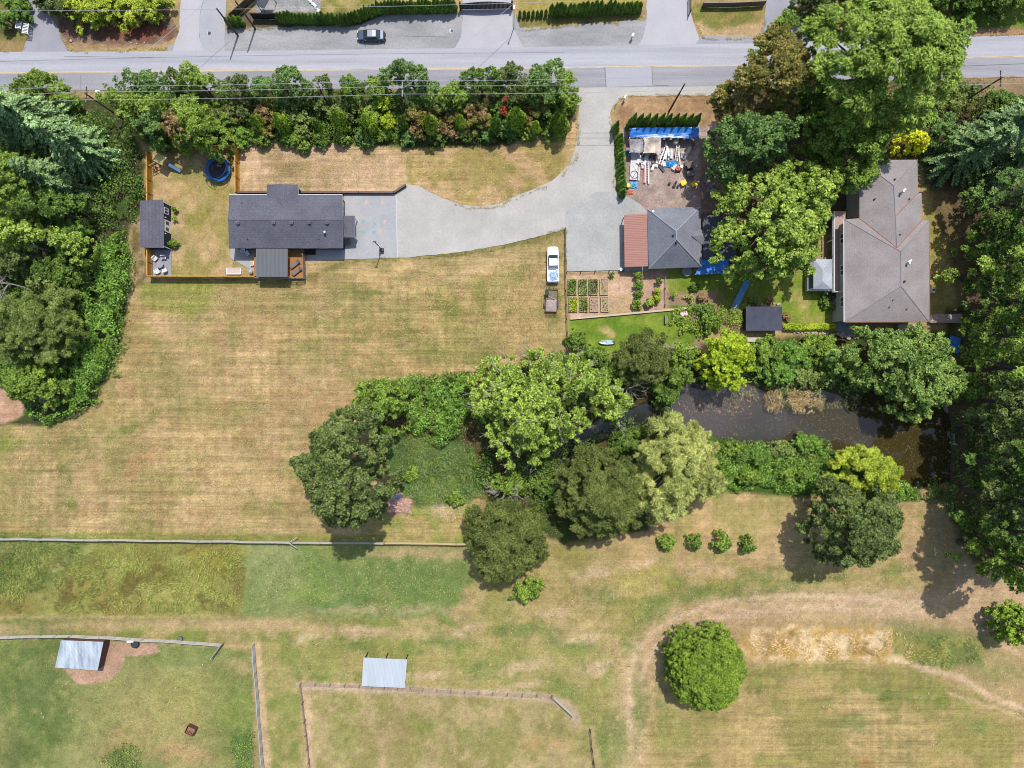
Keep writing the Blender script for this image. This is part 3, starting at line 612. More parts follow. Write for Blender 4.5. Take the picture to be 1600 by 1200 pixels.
# ---------------- main house
L0 = P(450, 345, 0)
house = empty('house', L0, 'long charcoal-roofed house with five round roof vents, beside the fenced yard', 'house')
EV = 3.2; RG = 4.9
hv = [(358, 304, EV), (535, 304, EV), (535.5, 387.5, EV), (358, 387.5, EV), (356.5, 343, RG), (536, 343, RG)]
roof(hv, [(0, 1, 5, 4), (4, 5, 2, 3)], 'roof', M_sh1, house, .2, M_white, [0, 1, 5, 2, 3, 4])
r2, _ = roof([(417, 288.5, EV+.05), (466, 288.5, EV+.05), (466, 312, EV+.05), (417, 312, EV+.05), (440, 287.5, EV+.75), (440, 322, EV+.75)], [(0, 4, 5, 3), (4, 1, 2, 5)], 'porch_roof', M_sh1, house, .2, M_white, [0, 4, 1, 2, 5, 3])
r3, _ = roof([(536.2, 337, 3.0), (554.5, 337, 2.8), (554.5, 370.5, 2.8), (536.2, 370.5, 3.0)], [(0, 1, 2, 3)], 'entry_roof', M_sh1, house, .2, M_white, [0, 1, 2, 3])
mb = MB(); mb.prism([tuple(P(x, y, EV)[:2]) for x, y in ((361, 307), (531.5, 307), (531.5, 384), (361, 384))], -.05, EV-.22)
mb.prism([tuple(P(x, y, EV)[:2]) for x, y in ((420, 291), (463, 291), (463, 306.9), (420, 306.9))], -.05, EV-.22)
for xa, ya in ((357.5, 531.5),):
    for x in (361.0, 531.5):
        a, b_, c_ = P(x, 307, EV), P(x, 384, EV), P(x, 343, RG)
        s_ = -.2 if x < 400 else .2
        mb.add([(a.x, a.y, EV-.22), (b_.x, b_.y, EV-.22), (a.x, (a.y+b_.y)/2+.05, RG-.35), (a.x-s_, a.y, EV-.22), (b_.x-s_, b_.y, EV-.22), (a.x-s_, (a.y+b_.y)/2+.05, RG-.35)], [(0, 1, 2), (5, 4, 3), (0, 2, 5, 3), (1, 4, 5, 2), (0, 3, 4, 1)])
part(mb, 'wall', M_navy, house)
for x, y in ((553.5, 338.5), (553.5, 369)):
    q = P(x, y, 2.8); mb = MB(); mb.box((q.x-.12, q.y, 1.3), (.16, .16, 2.56)); part(mb, 'porch_post', M_white, house)
mb = MB(); q = P(546, 376, .3)
for k in range(4): mb.box((q.x-.5+.0*k, q.y-.35*k+.4, .62-.15*k), (1.4, .34, .12))
part(mb, 'steps', M_grey_wood, house)
wq = P(531.5, 322, EV); window(house, (wq.x+.0, wq.y, 1.6), 2.2, 1.5, (1, 0), panes=3)
for x in (380, 470, 500):
    q = P(x, 384, EV); window(house, (q.x, q.y, 1.7), 1.4, 1.1, (0, -1))
for x in (371.5, 427.5, 455.3, 483, 511): vent(house, x, 347.5, RG-.02, 'round', 'roof_vent')
vent(house, 509, 364, 4.0, 'white', 'flue')
for x, y in ((475.5, 362), (514.5, 326.5), (498.5, 373.5), (378.5, 317), (387, 373.5)): vent(house, x, y, 3.7, 'small', 'vent_pipe')
cap = MB(); cap.tube([P(358, 343.1, RG+.02), P(535, 343.1, RG+.02)], .07, 6); part(cap, 'ridge_cap', mat('ridge_pale', C(116, 117, 130), .9, .35, 3), house)
cap = MB(); cap.tube([P(440, 288.5, EV+.79), P(440, 322, EV+.79)], .05, 6); part(cap, 'ridge_cap', MATS['ridge_pale'], house)
gutter(house, [P(358, 304, EV-.08), P(535, 304, EV-.08)], .06); gutter(house, [P(358, 387.8, EV-.08), P(535, 387.8, EV-.08)], .06, m=M_dark)
# deck with metal patio roof
dk = empty('deck', P(438, 412, 0), 'raised cedar deck on the south side of the charcoal-roofed house', 'deck')
mb = MB(); mb.prism([tuple(P(x, y, .9)[:2]) for x, y in ((397, 389.5), (474, 389.5), (474, 434), (397, 434))], .72, .9); part(mb, 'deck_floor', M_deck, dk)
for x in (398, 436, 473):
    for y in (391, 433): q = P(x, y, .9); mb = MB(); mb.box((q.x, q.y, .36), (.14, .14, .72)); part(mb, 'deck_post', M_grey_wood, dk)
mb = MB()
def rail(mb_, pts, z0, z1, step=.14):
    for a, b_ in zip(pts[:-1], pts[1:]):
        a = Vector(a); b_ = Vector(b_); L_ = (b_-a).length; k = max(1, int(L_/step))
        mb_.tube([(a.x, a.y, z1), (b_.x, b_.y, z1)], .06, 4); mb_.tube([(a.x, a.y, z0+.1), (b_.x, b_.y, z0+.1)], .03, 4)
        for i in range(k+1):
            q = a.lerp(b_, i/k); r_ = .05 if i % 10 == 0 else .015; mb_.box((q.x, q.y, (z0+z1)/2), (r_*2, r_*2, z1-z0))
rail(mb, [P(470.5, 397, 1.9), P(473, 397, 1.9), P(473.5, 434, 1.9), P(450, 434, 1.9), P(397, 434, 1.9)], .9, 1.9)
part(mb, 'railing', M_grey_wood, dk)
mb = MB()
for k in range(6):
    a = P(477+k*3.0, 393, .75-k*.13); mb.box((a.x, a.y, .75-k*.13), (.3, 1.1, .06))
part(mb, 'stair', M_dkwood, dk)
pr = empty('patio_cover', P(425, 411, 0), 'low ribbed grey metal patio roof over the deck beside the house', 'patio cover')
pv = [(400, 388.6, 3.35), (449.3, 388.6, 3.35), (449.3, 432.6, 2.95), (400, 432.6, 2.95)]
mb = MB(); q = [P(*v) for v in pv]; mb.add(q+[v-Vector((0, 0, .08)) for v in q], [(0, 1, 2, 3), (7, 6, 5, 4), (0, 4, 5, 1), (1, 5, 6, 2), (2, 6, 7, 3), (3, 7, 4, 0)])
for k in range(1, 24):
    a = q[0].lerp(q[1], k/24); b_ = q[3].lerp(q[2], k/24); mb.tube([a+Vector((0, 0, .01)), b_+Vector((0, 0, .01))], .025, 4)
part(mb, 'roof_panel', mat('ribbed_grey_metal', C(116, 118, 122), .55, .09, 1.0, stretch=(3, .3, 1), metal=.2, spec=.4), pr)
for x, y in ((401.5, 431), (448, 431), (401.5, 391), (448, 391)): a = P(x, y, 3.0); mb = MB(); mb.box((a.x, a.y, 1.9), (.14, .14, 2.0)); part(mb, 'roof_post', M_grey_wood, pr)
# loungers
def lounger(c, rz, label, group):
    o = empty('sun_lounger', (c.x, c.y, .9), label, 'sun lounger', group)
    mb = MB(); mb.box((0, 0, .32), (1.25, .6, .07)); mb.box((0, .27, .27), (1.9, .05, .05)); mb.box((0, -.27, .27), (1.9, .05, .05)); f_ = mb.build('frame', M_dark, o)
    mb = MB(); mb.box((-.25, 0, .4), (1.35, .58, .09)); mb.build('seat_cushion', mat('grey_cushion', C(128, 122, 122), .9, .08, 4), o)
    mb = MB(); mb.add([(.42, -.29, .36), (.42, .29, .36), (1.0, .29, .72), (1.0, -.29, .72), (.42, -.29, .45), (.42, .29, .45), (.97, .29, .81), (.97, -.29, .81)], [(0, 1, 2, 3), (7, 6, 5, 4), (0, 4, 5, 1), (1, 5, 6, 2), (2, 6, 7, 3), (3, 7, 4, 0)]); mb.build('backrest', MATS['grey_cushion'], o)
    for x in (-.8, .5):
        for y in (-.25, .25): mb = MB(); mb.box((x, y, .14), (.06, .06, .28)); mb.build('leg', M_dark, o)
    o.rotation_euler.z = rz; return o
lounger(P(461, 413, 1.2), R(38), 'grey sun lounger nearer the house wall on the cedar deck', 'sun loungers on the deck')
lounger(P(464, 424, 1.2), R(38), 'grey sun lounger nearer the south railing of the cedar deck', 'sun loungers on the deck')
# patio things
def chair(c, rz, label, m_, group=None, z=0.0, name='patio_chair'):
    o = empty(name, (c.x, c.y, z), label, 'chair', group)
    mb = MB(); mb.box((0, 0, .36), (.66, .62, .16)); mb.build('seat', m_, o, bevel=.03)
    mb = MB(); mb.box((-.32, 0, .62), (.12, .7, .5)); mb.build('backrest', M_white, o, bevel=.03)
    for s_ in (-1, 1):
        mb = MB(); mb.box((0, .35*s_, .48), (.62, .08, .08)); mb.build('armrest', M_white, o)
    for x in (-.28, .28):
        for y in (-.33, .33): mb = MB(); mb.box((x, y, .14), (.05, .05, .28)); mb.build('leg', M_dark, o)
    o.rotation_euler.z = rz; return o
M_cush = mat('pale_cushion', C(210, 212, 214), .9, .05, 3); M_gcush = mat('mid_cushion', C(128, 132, 140), .9, .05, 3)
g1 = 'patio chairs beside the small shed'
chair(P(242.5, 404, .4), R(-40), 'pale patio chair in the corner nearest the shed and the west fence', M_cush, g1, .03)
chair(P(246, 424, .4), R(30), 'pale patio chair at the south-west of the round patio table', M_cush, g1, .03)
chair(P(257.5, 422.5, .4), R(110), 'pale patio chair at the south-east of the round patio table', M_cush, g1, .03)
chair(P(255.5, 402.5, .4), R(-85), 'grey patio chair standing in the shade of the small shed', M_gcush, g1, .03)
o = empty('patio_table', P(253, 414.5, 0), 'round grey table on the pavers south of the small shed', 'table')
mb = MB(); mb.cyl((0, 0), .56, .68, .74, 20); mb.build('table_top', mat('table_grey', C(160, 162, 166), .7, .08, 3), o)
mb = MB(); mb.cyl((0, 0), .06, .06, .68, 8); mb.cyl((0, 0), .3, .03, .06, 12); mb.build('pedestal', M_dark, o)
g2 = 'chairs under the shade west of the deck'
chair(P(379.5, 392, .4), R(-100), 'white chair in the shade against the charcoal-roofed house', M_cush, g2, .03)
chair(P(386.5, 396, .4), R(-140), 'white chair in the shade nearest the deck west of the patio roof', M_cush, g2, .03)
chair(P(394.5, 411.5, .4), R(180), 'pinkish wooden chair at the west edge of the deck', mat('pink_wood', C(214, 176, 156), .8, .1, 3), None, .03)
o = empty('barbecue', P(394, 425.5, 0), 'pale kettle barbecue between the south fence and the deck', 'barbecue')
mb = MB(); mb.cyl((0, 0), .32, .55, .8, 16, .36); mb.cyl((0, 0), .36, .8, 1.02, 16, .12); mb.build('bowl', mat('bbq_pale', C(176, 196, 206), .4), o)
for k in range(3):
    mb = MB(); a = k*2.09; mb.tube([(.12*math.cos(a), .12*math.sin(a), .56), (.36*math.cos(a), .36*math.sin(a), 0)], .02, 5); mb.build('leg', M_dark, o)
o = empty('sandbox', P(366, 424, 0), 'white framed sandbox on the lawn by the south fence', 'sandbox')
mb = MB(); hw, hh = 1.15, .5
for a, s_ in (((0, hh, .15), (2*hw+.1, .1, .3)), ((0, -hh, .15), (2*hw+.1, .1, .3)), ((hw, 0, .15), (.1, 2*hh-.1, .3)), ((-hw, 0, .15), (.1, 2*hh-.1, .3))): mb.box(a, s_)
mb.build('frame', M_white, o); mb = MB(); mb.box((0, 0, .09), (2*hw-.1, 2*hh-.1, .18)); mb.build('sand', mat('sand_pink', C(216, 196, 184), .95, .12, 4), o)
o = empty('retaining_wall', P(520, 301, 0), 'low dark timber retaining wall holding back dry grass north of the house', 'wall')
mb = MB()
pts = [(372, 300), (417, 300.2)]; pts2 = [(466, 300), (560, 300.3), (615, 300.5), (634, 288.5)]
for pl in (pts, pts2):
    for (x1, y1), (x2, y2) in zip(pl[:-1], pl[1:]):
        a, b_ = P(x1, y1, .6), P(x2, y2, .6); d = (b_-a); rz = math.atan2(d.y, d.x); c_ = (a+b_)/2
        mb.box((c_.x, c_.y, .3), (d.length, .28, .66), rz)
part(mb, 'timber', M_dkwood, o)
mb = MB()
for pl in (pts, pts2):
    for (x1, y1), (x2, y2) in zip(pl[:-1], pl[1:]):
        a, b_ = P(x1, y1, .6), P(x2, y2, .6); d = (b_-a); rz = math.atan2(d.y, d.x); c_ = (a+b_)/2
        mb.box((c_.x, c_.y, .66), (d.length+.1, .32, .05), rz)
part(mb, 'cap', mat('cap_brown', C(120, 102, 92), .9, .2, 3), o)
# tall dark post at the edge of the concrete
o = empty('yard_post', P(597, 390, 0), 'tall thin dark post with a white box, at the south edge of the concrete', 'post')
mb = MB(); mb.tube([(0, 0, 0), (0, 0, 6.3)], [.1, .07], 8); mb.box((0, 0, 6.35), (.5, .16, .14)); mb.build('pole', M_black, o)
mb = MB(); mb.box((-.08, .1, 1.75), (.34, .3, .8)); mb.build('box', M_white, o, bevel=.02)
mb = MB(); mb.box((0, -.1, .35), (.7, .55, .7)); mb.box((.1, -.45, .2), (.45, .4, .4)); mb.build('base', M_dark, o, bevel=.04)
# ---------------- small shed with white doors
sh = empty('garden_shed', P(244, 352, 0), 'navy garden shed with white double door and grey lean-to roof inside the fence', 'shed')
A = [P(218.5, 313.5, 2.3), P(254.5, 312, 2.95), P(254.8, 387, 2.95), P(218.5, 386.5, 2.3)]
mb = MB(); mb.add(A+[v-Vector((0, 0, .14)) for v in A], [(0, 1, 2, 3), (7, 6, 5, 4)]); mb.m = 1
mb.add([v for v in A]+[v-Vector((0, 0, .14)) for v in A], [(0, 4, 5, 1), (1, 5, 6, 2), (2, 6, 7, 3), (3, 7, 4, 0)]); part(mb, 'roof', [M_sh0, M_white], sh)
wx1 = A[1].x-.12; wx0 = A[0].x+.3; wy1 = A[1].y-.25; wy0 = A[2].y+.25
mb = MB()
v_ = [(wx0, wy0, -.05), (wx1, wy0, -.05), (wx1, wy1, -.05), (wx0, wy1, -.05), (wx0, wy0, 2.2), (wx1, wy0, 2.78), (wx1, wy1, 2.78), (wx0, wy1, 2.2)]
mb.add(v_, [(0, 1, 2, 3), (4, 5, 6, 7), (0, 1, 5, 4), (1, 2, 6, 5), (2, 3, 7, 6), (3, 0, 4, 7)]); part(mb, 'wall', M_navy, sh)
mb = MB()
for y in (wy0+.05, wy1-.05): mb.box((wx1+.03, y, 1.38), (.06, .12, 2.76))
mb.box((wx1+.03, (wy0+wy1)/2, 2.72), (.06, wy1-wy0-.24, .14)); part(mb, 'corner_trim', M_white, sh)
yw = P(262, 330, 1.5).y; window(sh, (wx1, yw, 1.62), 1.0, 1.15, (1, 0), panes=2)
yd = P(262, 354, 1.2).y
dr = MB(); dr.box((wx1+.04, yd, 1.1), (.07, 2.0, 2.15)); dro = part(dr, 'door', M_white, sh)
g_ = MB()
for s_ in (-.5, .5): g_.box((wx1+.085, yd+s_, 1.4), (.02, .55, 1.0))
g_.build('pane', mat('brown_pane', (.09, .07, .06), .2), dro, origin=sh.location)
for s_ in (-1.35, 1.35):
    mb = MB(); mb.box((wx1+.08, yd+s_, 2.0), (.14, .12, .25)); part(mb, 'lamp', M_white, sh)
# ---------------- trampoline
tc = P(340.5, 264.5, .9); tr = empty('trampoline', (tc.x, tc.y, 0), 'round trampoline with black mat and bright blue pad on the fenced lawn', 'trampoline')
mb = MB(); mb.cyl((0, 0), 1.62, .86, .88, 32); mb.build('mat', mat('tramp_mat', (.03, .03, .036), .7, .35, 2), tr)
mb = MB(); mb.torus((0, 0, .93), 1.87, .23, 40, 8, .28); mb.build('pad', mat('tramp_blue', C(26, 106, 190), .45, .12, 1.5), tr)
for k in range(6):
    a = k*math.pi/3+.3; mb = MB(); x, y = 2.0*math.cos(a), 2.0*math.sin(a)
    mb.tube([(x, y, 0), (x, y, .9), (x*1.02, y*1.02, 2.5)], .035, 6); mb.build('pole', M_dark, tr)
mb = MB(); mb.torus((0, 0, 2.5), 2.04, .04, 36, 5); mb.build('net_ring', mat('net_blue', C(30, 90, 160), .5), tr)
net = MB()
for k in range(72):
    a = 2*math.pi*k/72; net.tube([(2.0*math.cos(a), 2.0*math.sin(a), .95), (2.03*math.cos(a), 2.03*math.sin(a), 2.5)], .006, 3)
net.build('net', M_black, tr)
# ---------------- play set
ps = empty('play_set', P(262, 256, 0), 'small wooden play tower with blue slide and swing beam in the yard corner', 'play set'); ps.rotation_euler.z = R(-30)
mb = MB()
for x in (-.55, .55):
    for y in (-.55, .55): mb.box((x, y, 1.2), (.09, .09, 2.4))
mb.build('tower_frame', M_woodcap, ps); mb = MB(); mb.box((0, 0, 1.2), (1.0, 1.0, .08)); mb.build('platform', M_woodcap, ps)
mb = MB(); mb.add([(-.8, -.75, 2.4), (.8, -.75, 2.4), (.8, .75, 2.4), (-.8, .75, 2.4), (-.8, 0, 2.85), (.8, 0, 2.85)], [(0, 1, 5, 4), (4, 5, 2, 3), (0, 4, 3), (1, 2, 5), (3, 2, 1, 0)]); mb.build('canopy', mat('canopy_tan', C(206, 192, 130), .8, .08, 2), ps)
mb = MB(); mb.loft([[(x, -.25, z), (x, .25, z), (x, .28, z+.18), (x, .2, z+.05), (x, -.2, z+.05), (x, -.28, z+.18)] for x, z in ((.6, 1.2), (1.0, 1.1), (2.2, .35), (2.7, .2))]); mb.build('slide', mat('slide_blue', C(96, 136, 176), .6), ps)
mb = MB(); mb.tube([(-.5, -.5, 2.2), (-1.3, -1.9, 2.15)], .06, 6); mb.tube([(-1.3, -1.9, 2.15), (-1.9, -1.6, 0)], .05, 6); mb.tube([(-1.3, -1.9, 2.15), (-.8, -2.3, 0)], .05, 6); mb.build('swing_beam', M_woodcap, ps)
for k in (.3, .7):
    x, y = -.5-.8*k, -.5-1.4*k; mb = MB(); mb.box((x, y, .5), (.4, .2, .04)); mb.tube([(x-.15, y, .5), (x-.15, y, 2.15)], .012, 4); mb.tube([(x+.15, y, .5), (x+.15, y, 2.15)], .012, 4); mb.build('swing', M_black, ps)

# ---------------- cedar fences
def board_fence(pts, hgt, label, m_=M_wood, cap_=M_woodcap, name='board_fence'):
    ws = [P(x, y, hgt) for x, y in pts]; o = empty(name, (ws[0].x, ws[0].y, 0), label, 'fence')
    b = MB(); c_ = MB(); p = MB()
    for a, d in zip(ws[:-1], ws[1:]):
        v = d-a; L_ = Vector((v.x, v.y, 0)).length; rz = math.atan2(v.y, v.x); k = max(1, int(L_/.155)); u = v.normalized(); nn = Vector((-u.y, u.x, 0))
        for i in range(k):
            q = a+v*((i+.5)/k); b.box((q.x, q.y, hgt/2-.03), (L_/k-.008, .025, hgt-.06), rz)
        q = (a+d)/2; c_.box((q.x, q.y, hgt), (L_, .13, .04), rz)
        kp = max(1, round(L_/2.45))
        for i in range(kp+1):
            q = a+v*(i/kp); p = MB(); p.box((q.x, q.y, hgt/2), (.1, .1, hgt+.06), rz); part(p, 'post', M_dkwood if m_ == M_wood else m_, o)
        for z in (.35, hgt-.25): q = (a+d)/2+nn*.035; b.box((q.x, q.y, z), (L_, .04, .09), rz)
    part(b, 'board_panel', m_, o); part(c_, 'cap_rail', cap_, o)
    return o
board_fence([(228.5, 236), (229.5, 431)], 1.85, 'orange cedar fence along the west edge of the trampoline yard')
board_fence([(229.5, 431.2), (300, 431.5), (398, 431.5)], 1.85, 'long cedar fence closing the south side of the yard')
board_fence([(300, 227.2), (366.5, 227)], 1.85, 'short cedar fence under the tree row north of the trampoline')
board_fence([(366.7, 227.5), (367.3, 300)], 1.85, 'cedar fence between the trampoline and the dry grass strip')

# ---------------- garage with red lean-to
ga = empty('garage', P(1050, 370, 0), 'square garage with grey pyramid roof and a red metal lean-to on its west side', 'garage')
gv = [(1011.5, 326.5, 2.9), (1094.5, 323, 2.9), (1097, 417, 2.9), (1014, 420, 2.9), (1056.5, 361, 6.4), (1057, 374, 6.4)]
roof(gv, [(0, 1, 4), (1, 2, 5, 4), (2, 3, 5), (3, 0, 4, 5)], 'roof', M_sh2, ga, .2, M_white, [0, 1, 2, 3])
cap = MB()
for a, b_ in ((0, 4), (1, 4), (2, 5), (3, 5), (4, 5)): cap.tube([P(*gv[a]), P(*gv[b_])], .10, 5)
part(cap, 'ridge_cap', mat('ridge_light', C(168, 170, 178), .9, .1, 3), ga)
mb = MB(); mb.prism([tuple(P(x, y, 2.9)[:2]) for x, y in ((1015, 330), (1091, 327), (1093, 413), (1017, 416))], -.05, 2.68); part(mb, 'wall', M_cream, ga)
roof([(1094.8, 356, 2.92), (1104.5, 368, 2.92), (1097, 382, 2.92), (1081, 368.3, 4.6)], [(0, 1, 3), (1, 2, 3)], 'dormer_roof', M_sh2, ga, .12, M_white, [0, 1, 2, 3])
rr = [P(975, 335.5, 2.5), P(1011, 333.5, 2.82), P(1012.5, 416, 2.82), (P(976, 417, 2.5))]
mb = MB(); mb.add(rr+[v-Vector((0, 0, .08)) for v in rr], [(0, 1, 2, 3), (7, 6, 5, 4), (0, 4, 5, 1), (1, 5, 6, 2), (2, 6, 7, 3), (3, 7, 4, 0)])
for k in range(1, 30):
    a = rr[0].lerp(rr[3], k/30); b_ = rr[1].lerp(rr[2], k/30); mb.tube([a, b_], .035, 4)
part(mb, 'lean_to_roof', mat('red_metal_roof', C(176, 126, 112), .6, .12, .8, stretch=(.4, 4, 1)), ga)
for x, y in ((977, 337), (977.5, 376), (978, 415)): a = P(x, y, 2.5); mb = MB(); mb.box((a.x, a.y, 1.2), (.12, .12, 2.4)); part(mb, 'lean_to_post', M_grey_wood, ga)
vent(ga, 1052, 368, 6.05, 'pipe'); vent(ga, 1056.5, 379, 6.05, 'pipe'); vent(ga, 1030, 405, 3.2, 'white', 'flue'); vent(ga, 1019, 332, 2.9, 'white', 'flue')
an = empty('flat_annex', P(1112, 370, 0), 'flat dark-roofed shed between the garage and the maple tree', 'shed')
mb = MB(); mb.prism([tuple(P(x, y, 2.4)[:2]) for x, y in ((1098, 336), (1150, 335), (1150, 404), (1098, 405))], 2.25, 2.42); part(mb, 'roof', mat('felt_dark', C(92, 94, 104), .8, .15, .8), an)
mb = MB(); mb.prism([tuple(P(x, y, 2.4)[:2]) for x, y in ((1100, 338), (1148, 337), (1148, 402), (1100, 403))], -.05, 2.25); part(mb, 'wall', M_cream, an)
def tarp_roof(name, corners, label, droop=.25, frame=True, n_=14, cat_='tarp shelter', seed=1, m_=None):
    q = [P(*c_) for c_ in corners]; c0_ = sum(q, Vector())/4; o = empty(name, (c0_.x, c0_.y, 0), label, cat_)
    rr_ = random.Random(seed); vs = []; ny_ = max(3, n_//2)
    for j in range(ny_+1):
        for i in range(n_+1):
            u, v = i/n_, j/ny_; p_ = q[0].lerp(q[1], u).lerp(q[3].lerp(q[2], u), v)
            e = math.sin(math.pi*u)*math.sin(math.pi*v); p_ = p_+Vector((rr_.uniform(-.05, .05), rr_.uniform(-.05, .05), -droop*e+rr_.uniform(-.1, .06)))
            vs.append(p_)
    fs = [(j*(n_+1)+i, j*(n_+1)+i+1, (j+1)*(n_+1)+i+1, (j+1)*(n_+1)+i) for j in range(ny_) for i in range(n_)]
    mb = MB(); mb.add(vs, fs); mb.add([v-Vector((0, 0, .012)) for v in vs], [f[::-1] for f in fs]); part(mb, 'tarp', m_ or M_blue, o, smooth=True, fixn=False)
    if frame:
        for c_ in q:
            mb = MB(); mb.tube([(c_.x, c_.y, 0), (c_.x, c_.y, c_.z-.02)], .035, 6); part(mb, 'pole', M_galv, o)
    return o
tarp_roof('tarp_shelter', [(1097, 406, 2.3), (1139, 405, 2.0), (1138, 427, 1.7), (1086, 429, 1.9)], 'bright blue tarp roof beside the south-east corner of the garage', .2, seed=2)
tarp_roof('tarp_shelter', [(984, 200, 2.5), (1092, 198, 2.5), (1092, 216, 2.0), (984, 215, 2.0)], 'long blue tarp roof under the cedar hedge in the storage yard', .2, seed=3, n_=24)
o = empty('hot_tub', P(1072, 425, 0), 'round grey garden table south of the garage beside the blue tarp', 'table')
mb = MB(); mb.cyl((0, 0), .85, .62, .7, 20); mb.build('table_top', mat('stone_grey', C(150, 156, 158), .7, .2, 2), o); mb = MB(); mb.cyl((0, 0), .35, 0, .62, 12); mb.build('pedestal', M_galv, o); o.name = 'garden_table'
o = empty('rain_barrel', P(969.5, 422, 0), 'white round lidded barrel at the corner of the gravel pad', 'barrel'); mb = MB(); mb.cyl((0, 0), .28, 0, .8, 14, .26); mb.build('barrel', M_white, o); mb = MB(); mb.cyl((0, 0), .29, .8, .86, 14); mb.build('lid', M_white, o)

# ---------------- big taupe house
hb = empty('house', P(1385, 400, 0), 'large house with pale taupe hip roof and rust-coloured valleys at the right', 'house')
E2 = 5.0
BV = [(1319, 343, E2), (1343, 341, E2), (1343, 250, E2), (1433.5, 249.5, E2), (1434.5, 302, E2), (1440, 301.5, E2), (1440.5, 344, E2), (1452, 344.5, E2), (1451.5, 502.5, E2), (1319.5, 503, E2),
      (1396.5, 290, 6.9), (1399, 338, 6.9), (1401.5, 387, 6.95), (1407.5, 393, 7.15), (1408, 447, 7.15)]
roof(BV, [(2, 3, 10), (1, 2, 10, 11, 12), (3, 4, 11, 10), (4, 5, 6, 12, 11), (0, 1, 12, 13), (6, 7, 13, 12), (0, 13, 14, 9), (7, 8, 14, 13), (8, 9, 14)], 'roof', M_sh3, hb, .22, M_white, list(range(10)))
M_val = mat('valley_rust', C(178, 122, 102), .6, .15, 3)
for a, b_ in ((1, 12), (6, 12), (4, 11)):
    mb = MB(); mb.tube([P(*BV[a])+Vector((0, 0, .02)), P(*BV[b_])+Vector((0, 0, .02))], .08, 5); part(mb, 'valley_flashing', M_val, hb)
mb = MB()
for a, b_ in ((10, 11), (13, 14), (0, 13), (9, 14), (8, 14), (2, 10), (3, 10), (7, 13), (11, 12)): mb.tube([P(*BV[a]), P(*BV[b_])], .07, 5)
part(mb, 'ridge_cap', mat('ridge_taupe', C(150, 146, 150), .9, .1, 3), hb)
gutter(hb, [P(1319, 343, E2-.1)+Vector((-.08, 0, 0)), P(1319.5, 503, E2-.1)+Vector((-.08, 0, 0))], .08)
gutter(hb, [P(1451.8, 344, E2-.1)+Vector((.08, 0, 0)), P(1451.8, 503, E2-.1)+Vector((.08, 0, 0))], .07, m=mat('copper_gutter', C(196, 130, 106), .6))
gutter(hb, [P(1319, 503.4, E2-.1), P(1452, 503, E2-.1)], .07, m=MATS['copper_gutter'])
mb = MB(); mb.prism([tuple(P(x, y, E2)[:2]) for x, y in ((1322.5, 346.5), (1346.5, 346.5), (1346.5, 253.5), (1430, 253), (1437, 305), (1437, 347.5), (1448.5, 347.5), (1448, 499), (1323, 499.5))], -.05, E2-.24); part(mb, 'wall', M_cream, hb)
for x, y, z, k in ((1405, 367, 6.5, 'pipe'), (1412.5, 440, 6.95, 'pipe'), (1389.5, 480, 5.9, 'small'), (1416.5, 483, 5.8, 'small'), (1397, 281, 6.4, 'pipe'), (1367, 311, 6.0, 'small'), (1421, 311, 5.9, 'small'), (1395, 469, 6.3, 'small')): vent(hb, x, y, z, k)
for x, y in ((1417, 412), (1408, 301)): vent(hb, x, y, 6.8, 'white', 'flue'); mb = MB(); q = P(x+2, y-2, 7.2); mb.tube([q, q+Vector((.5, .35, .1))], .17, 8); part(mb, 'flue_cap', M_white, hb)
for y in (370, 420, 470): q = P(1322.5, y, E2); window(hb, (q.x, q.y, 3.6), 1.6, 1.2, (-1, 0))
for x in (1350, 1385, 1425): q = P(x, 499.3, E2); window(hb, (q.x, q.y, 3.4), 1.8, 1.3, (0, -1))
for x in (1345, 1400): q = P(x, 499.3, E2); window(hb, (q.x, q.y, 1.2), 1.6, 1.2, (0, -1))
bd = empty('balcony', P(1311, 400, 0), 'pinkish balcony deck along the west wall of the taupe house', 'balcony')
M_pinkdeck = mat('pink_deck', C(186, 160, 148), .85, .1, 1.5, stretch=(.3, 4, 1))
mb = MB(); mb.prism([tuple(P(x, y, 2.6)[:2]) for x, y in ((1302, 330), (1321, 330), (1321, 456), (1302, 456))], 2.4, 2.6); part(mb, 'deck_floor', M_pinkdeck, bd)
mb = MB(); rail(mb, [P(1321, 455.5, 3.5), P(1304, 455.5, 3.5), P(1304, 330, 3.5)], 2.6, 3.5, .3); part(mb, 'railing', M_white, bd)
for y in (334, 374, 414, 453): q = P(1303, y, 2.4); mb = MB(); mb.box((q.x, q.y, 1.2), (.16, .16, 2.4)); part(mb, 'deck_post', M_white, bd)
gz_ = empty('gazebo', P(1285, 435, 0), 'little grey hip-roofed gazebo in front of the taupe house balcony', 'gazebo')
gg = [(1271, 405, 3.0), (1300, 405, 3.0), (1300, 452, 3.0), (1271, 452, 3.0), (1285.5, 420, 3.9), (1285.5, 440, 3.9)]
roof(gg, [(0, 1, 4), (1, 2, 5, 4), (2, 3, 5), (3, 0, 4, 5)], 'roof', shingle('shingle_pale', C(176, 182, 192), C(196, 200, 208), .03), gz_, .14, M_white, [0, 1, 2, 3])
for x, y in ((1272.5, 407), (1298.5, 407), (1298.5, 450), (1272.5, 450)): q = P(x, y, 3.0); mb = MB(); mb.box((q.x, q.y, 1.45), (.14, .14, 2.9)); part(mb, 'post', M_white, gz_)
mb = MB(); mb.prism([tuple(P(x, y, .6)[:2]) for x, y in ((1262, 402), (1302, 402), (1302, 454), (1262, 454))], .02, .6); part(mb, 'floor', M_grey_wood, gz_)
mb = MB(); rail(mb, [P(1302, 453.5, 1.5), P(1262.5, 453.5, 1.5), P(1262.5, 403, 1.5)], .6, 1.5, .3); part(mb, 'railing', M_white, gz_)
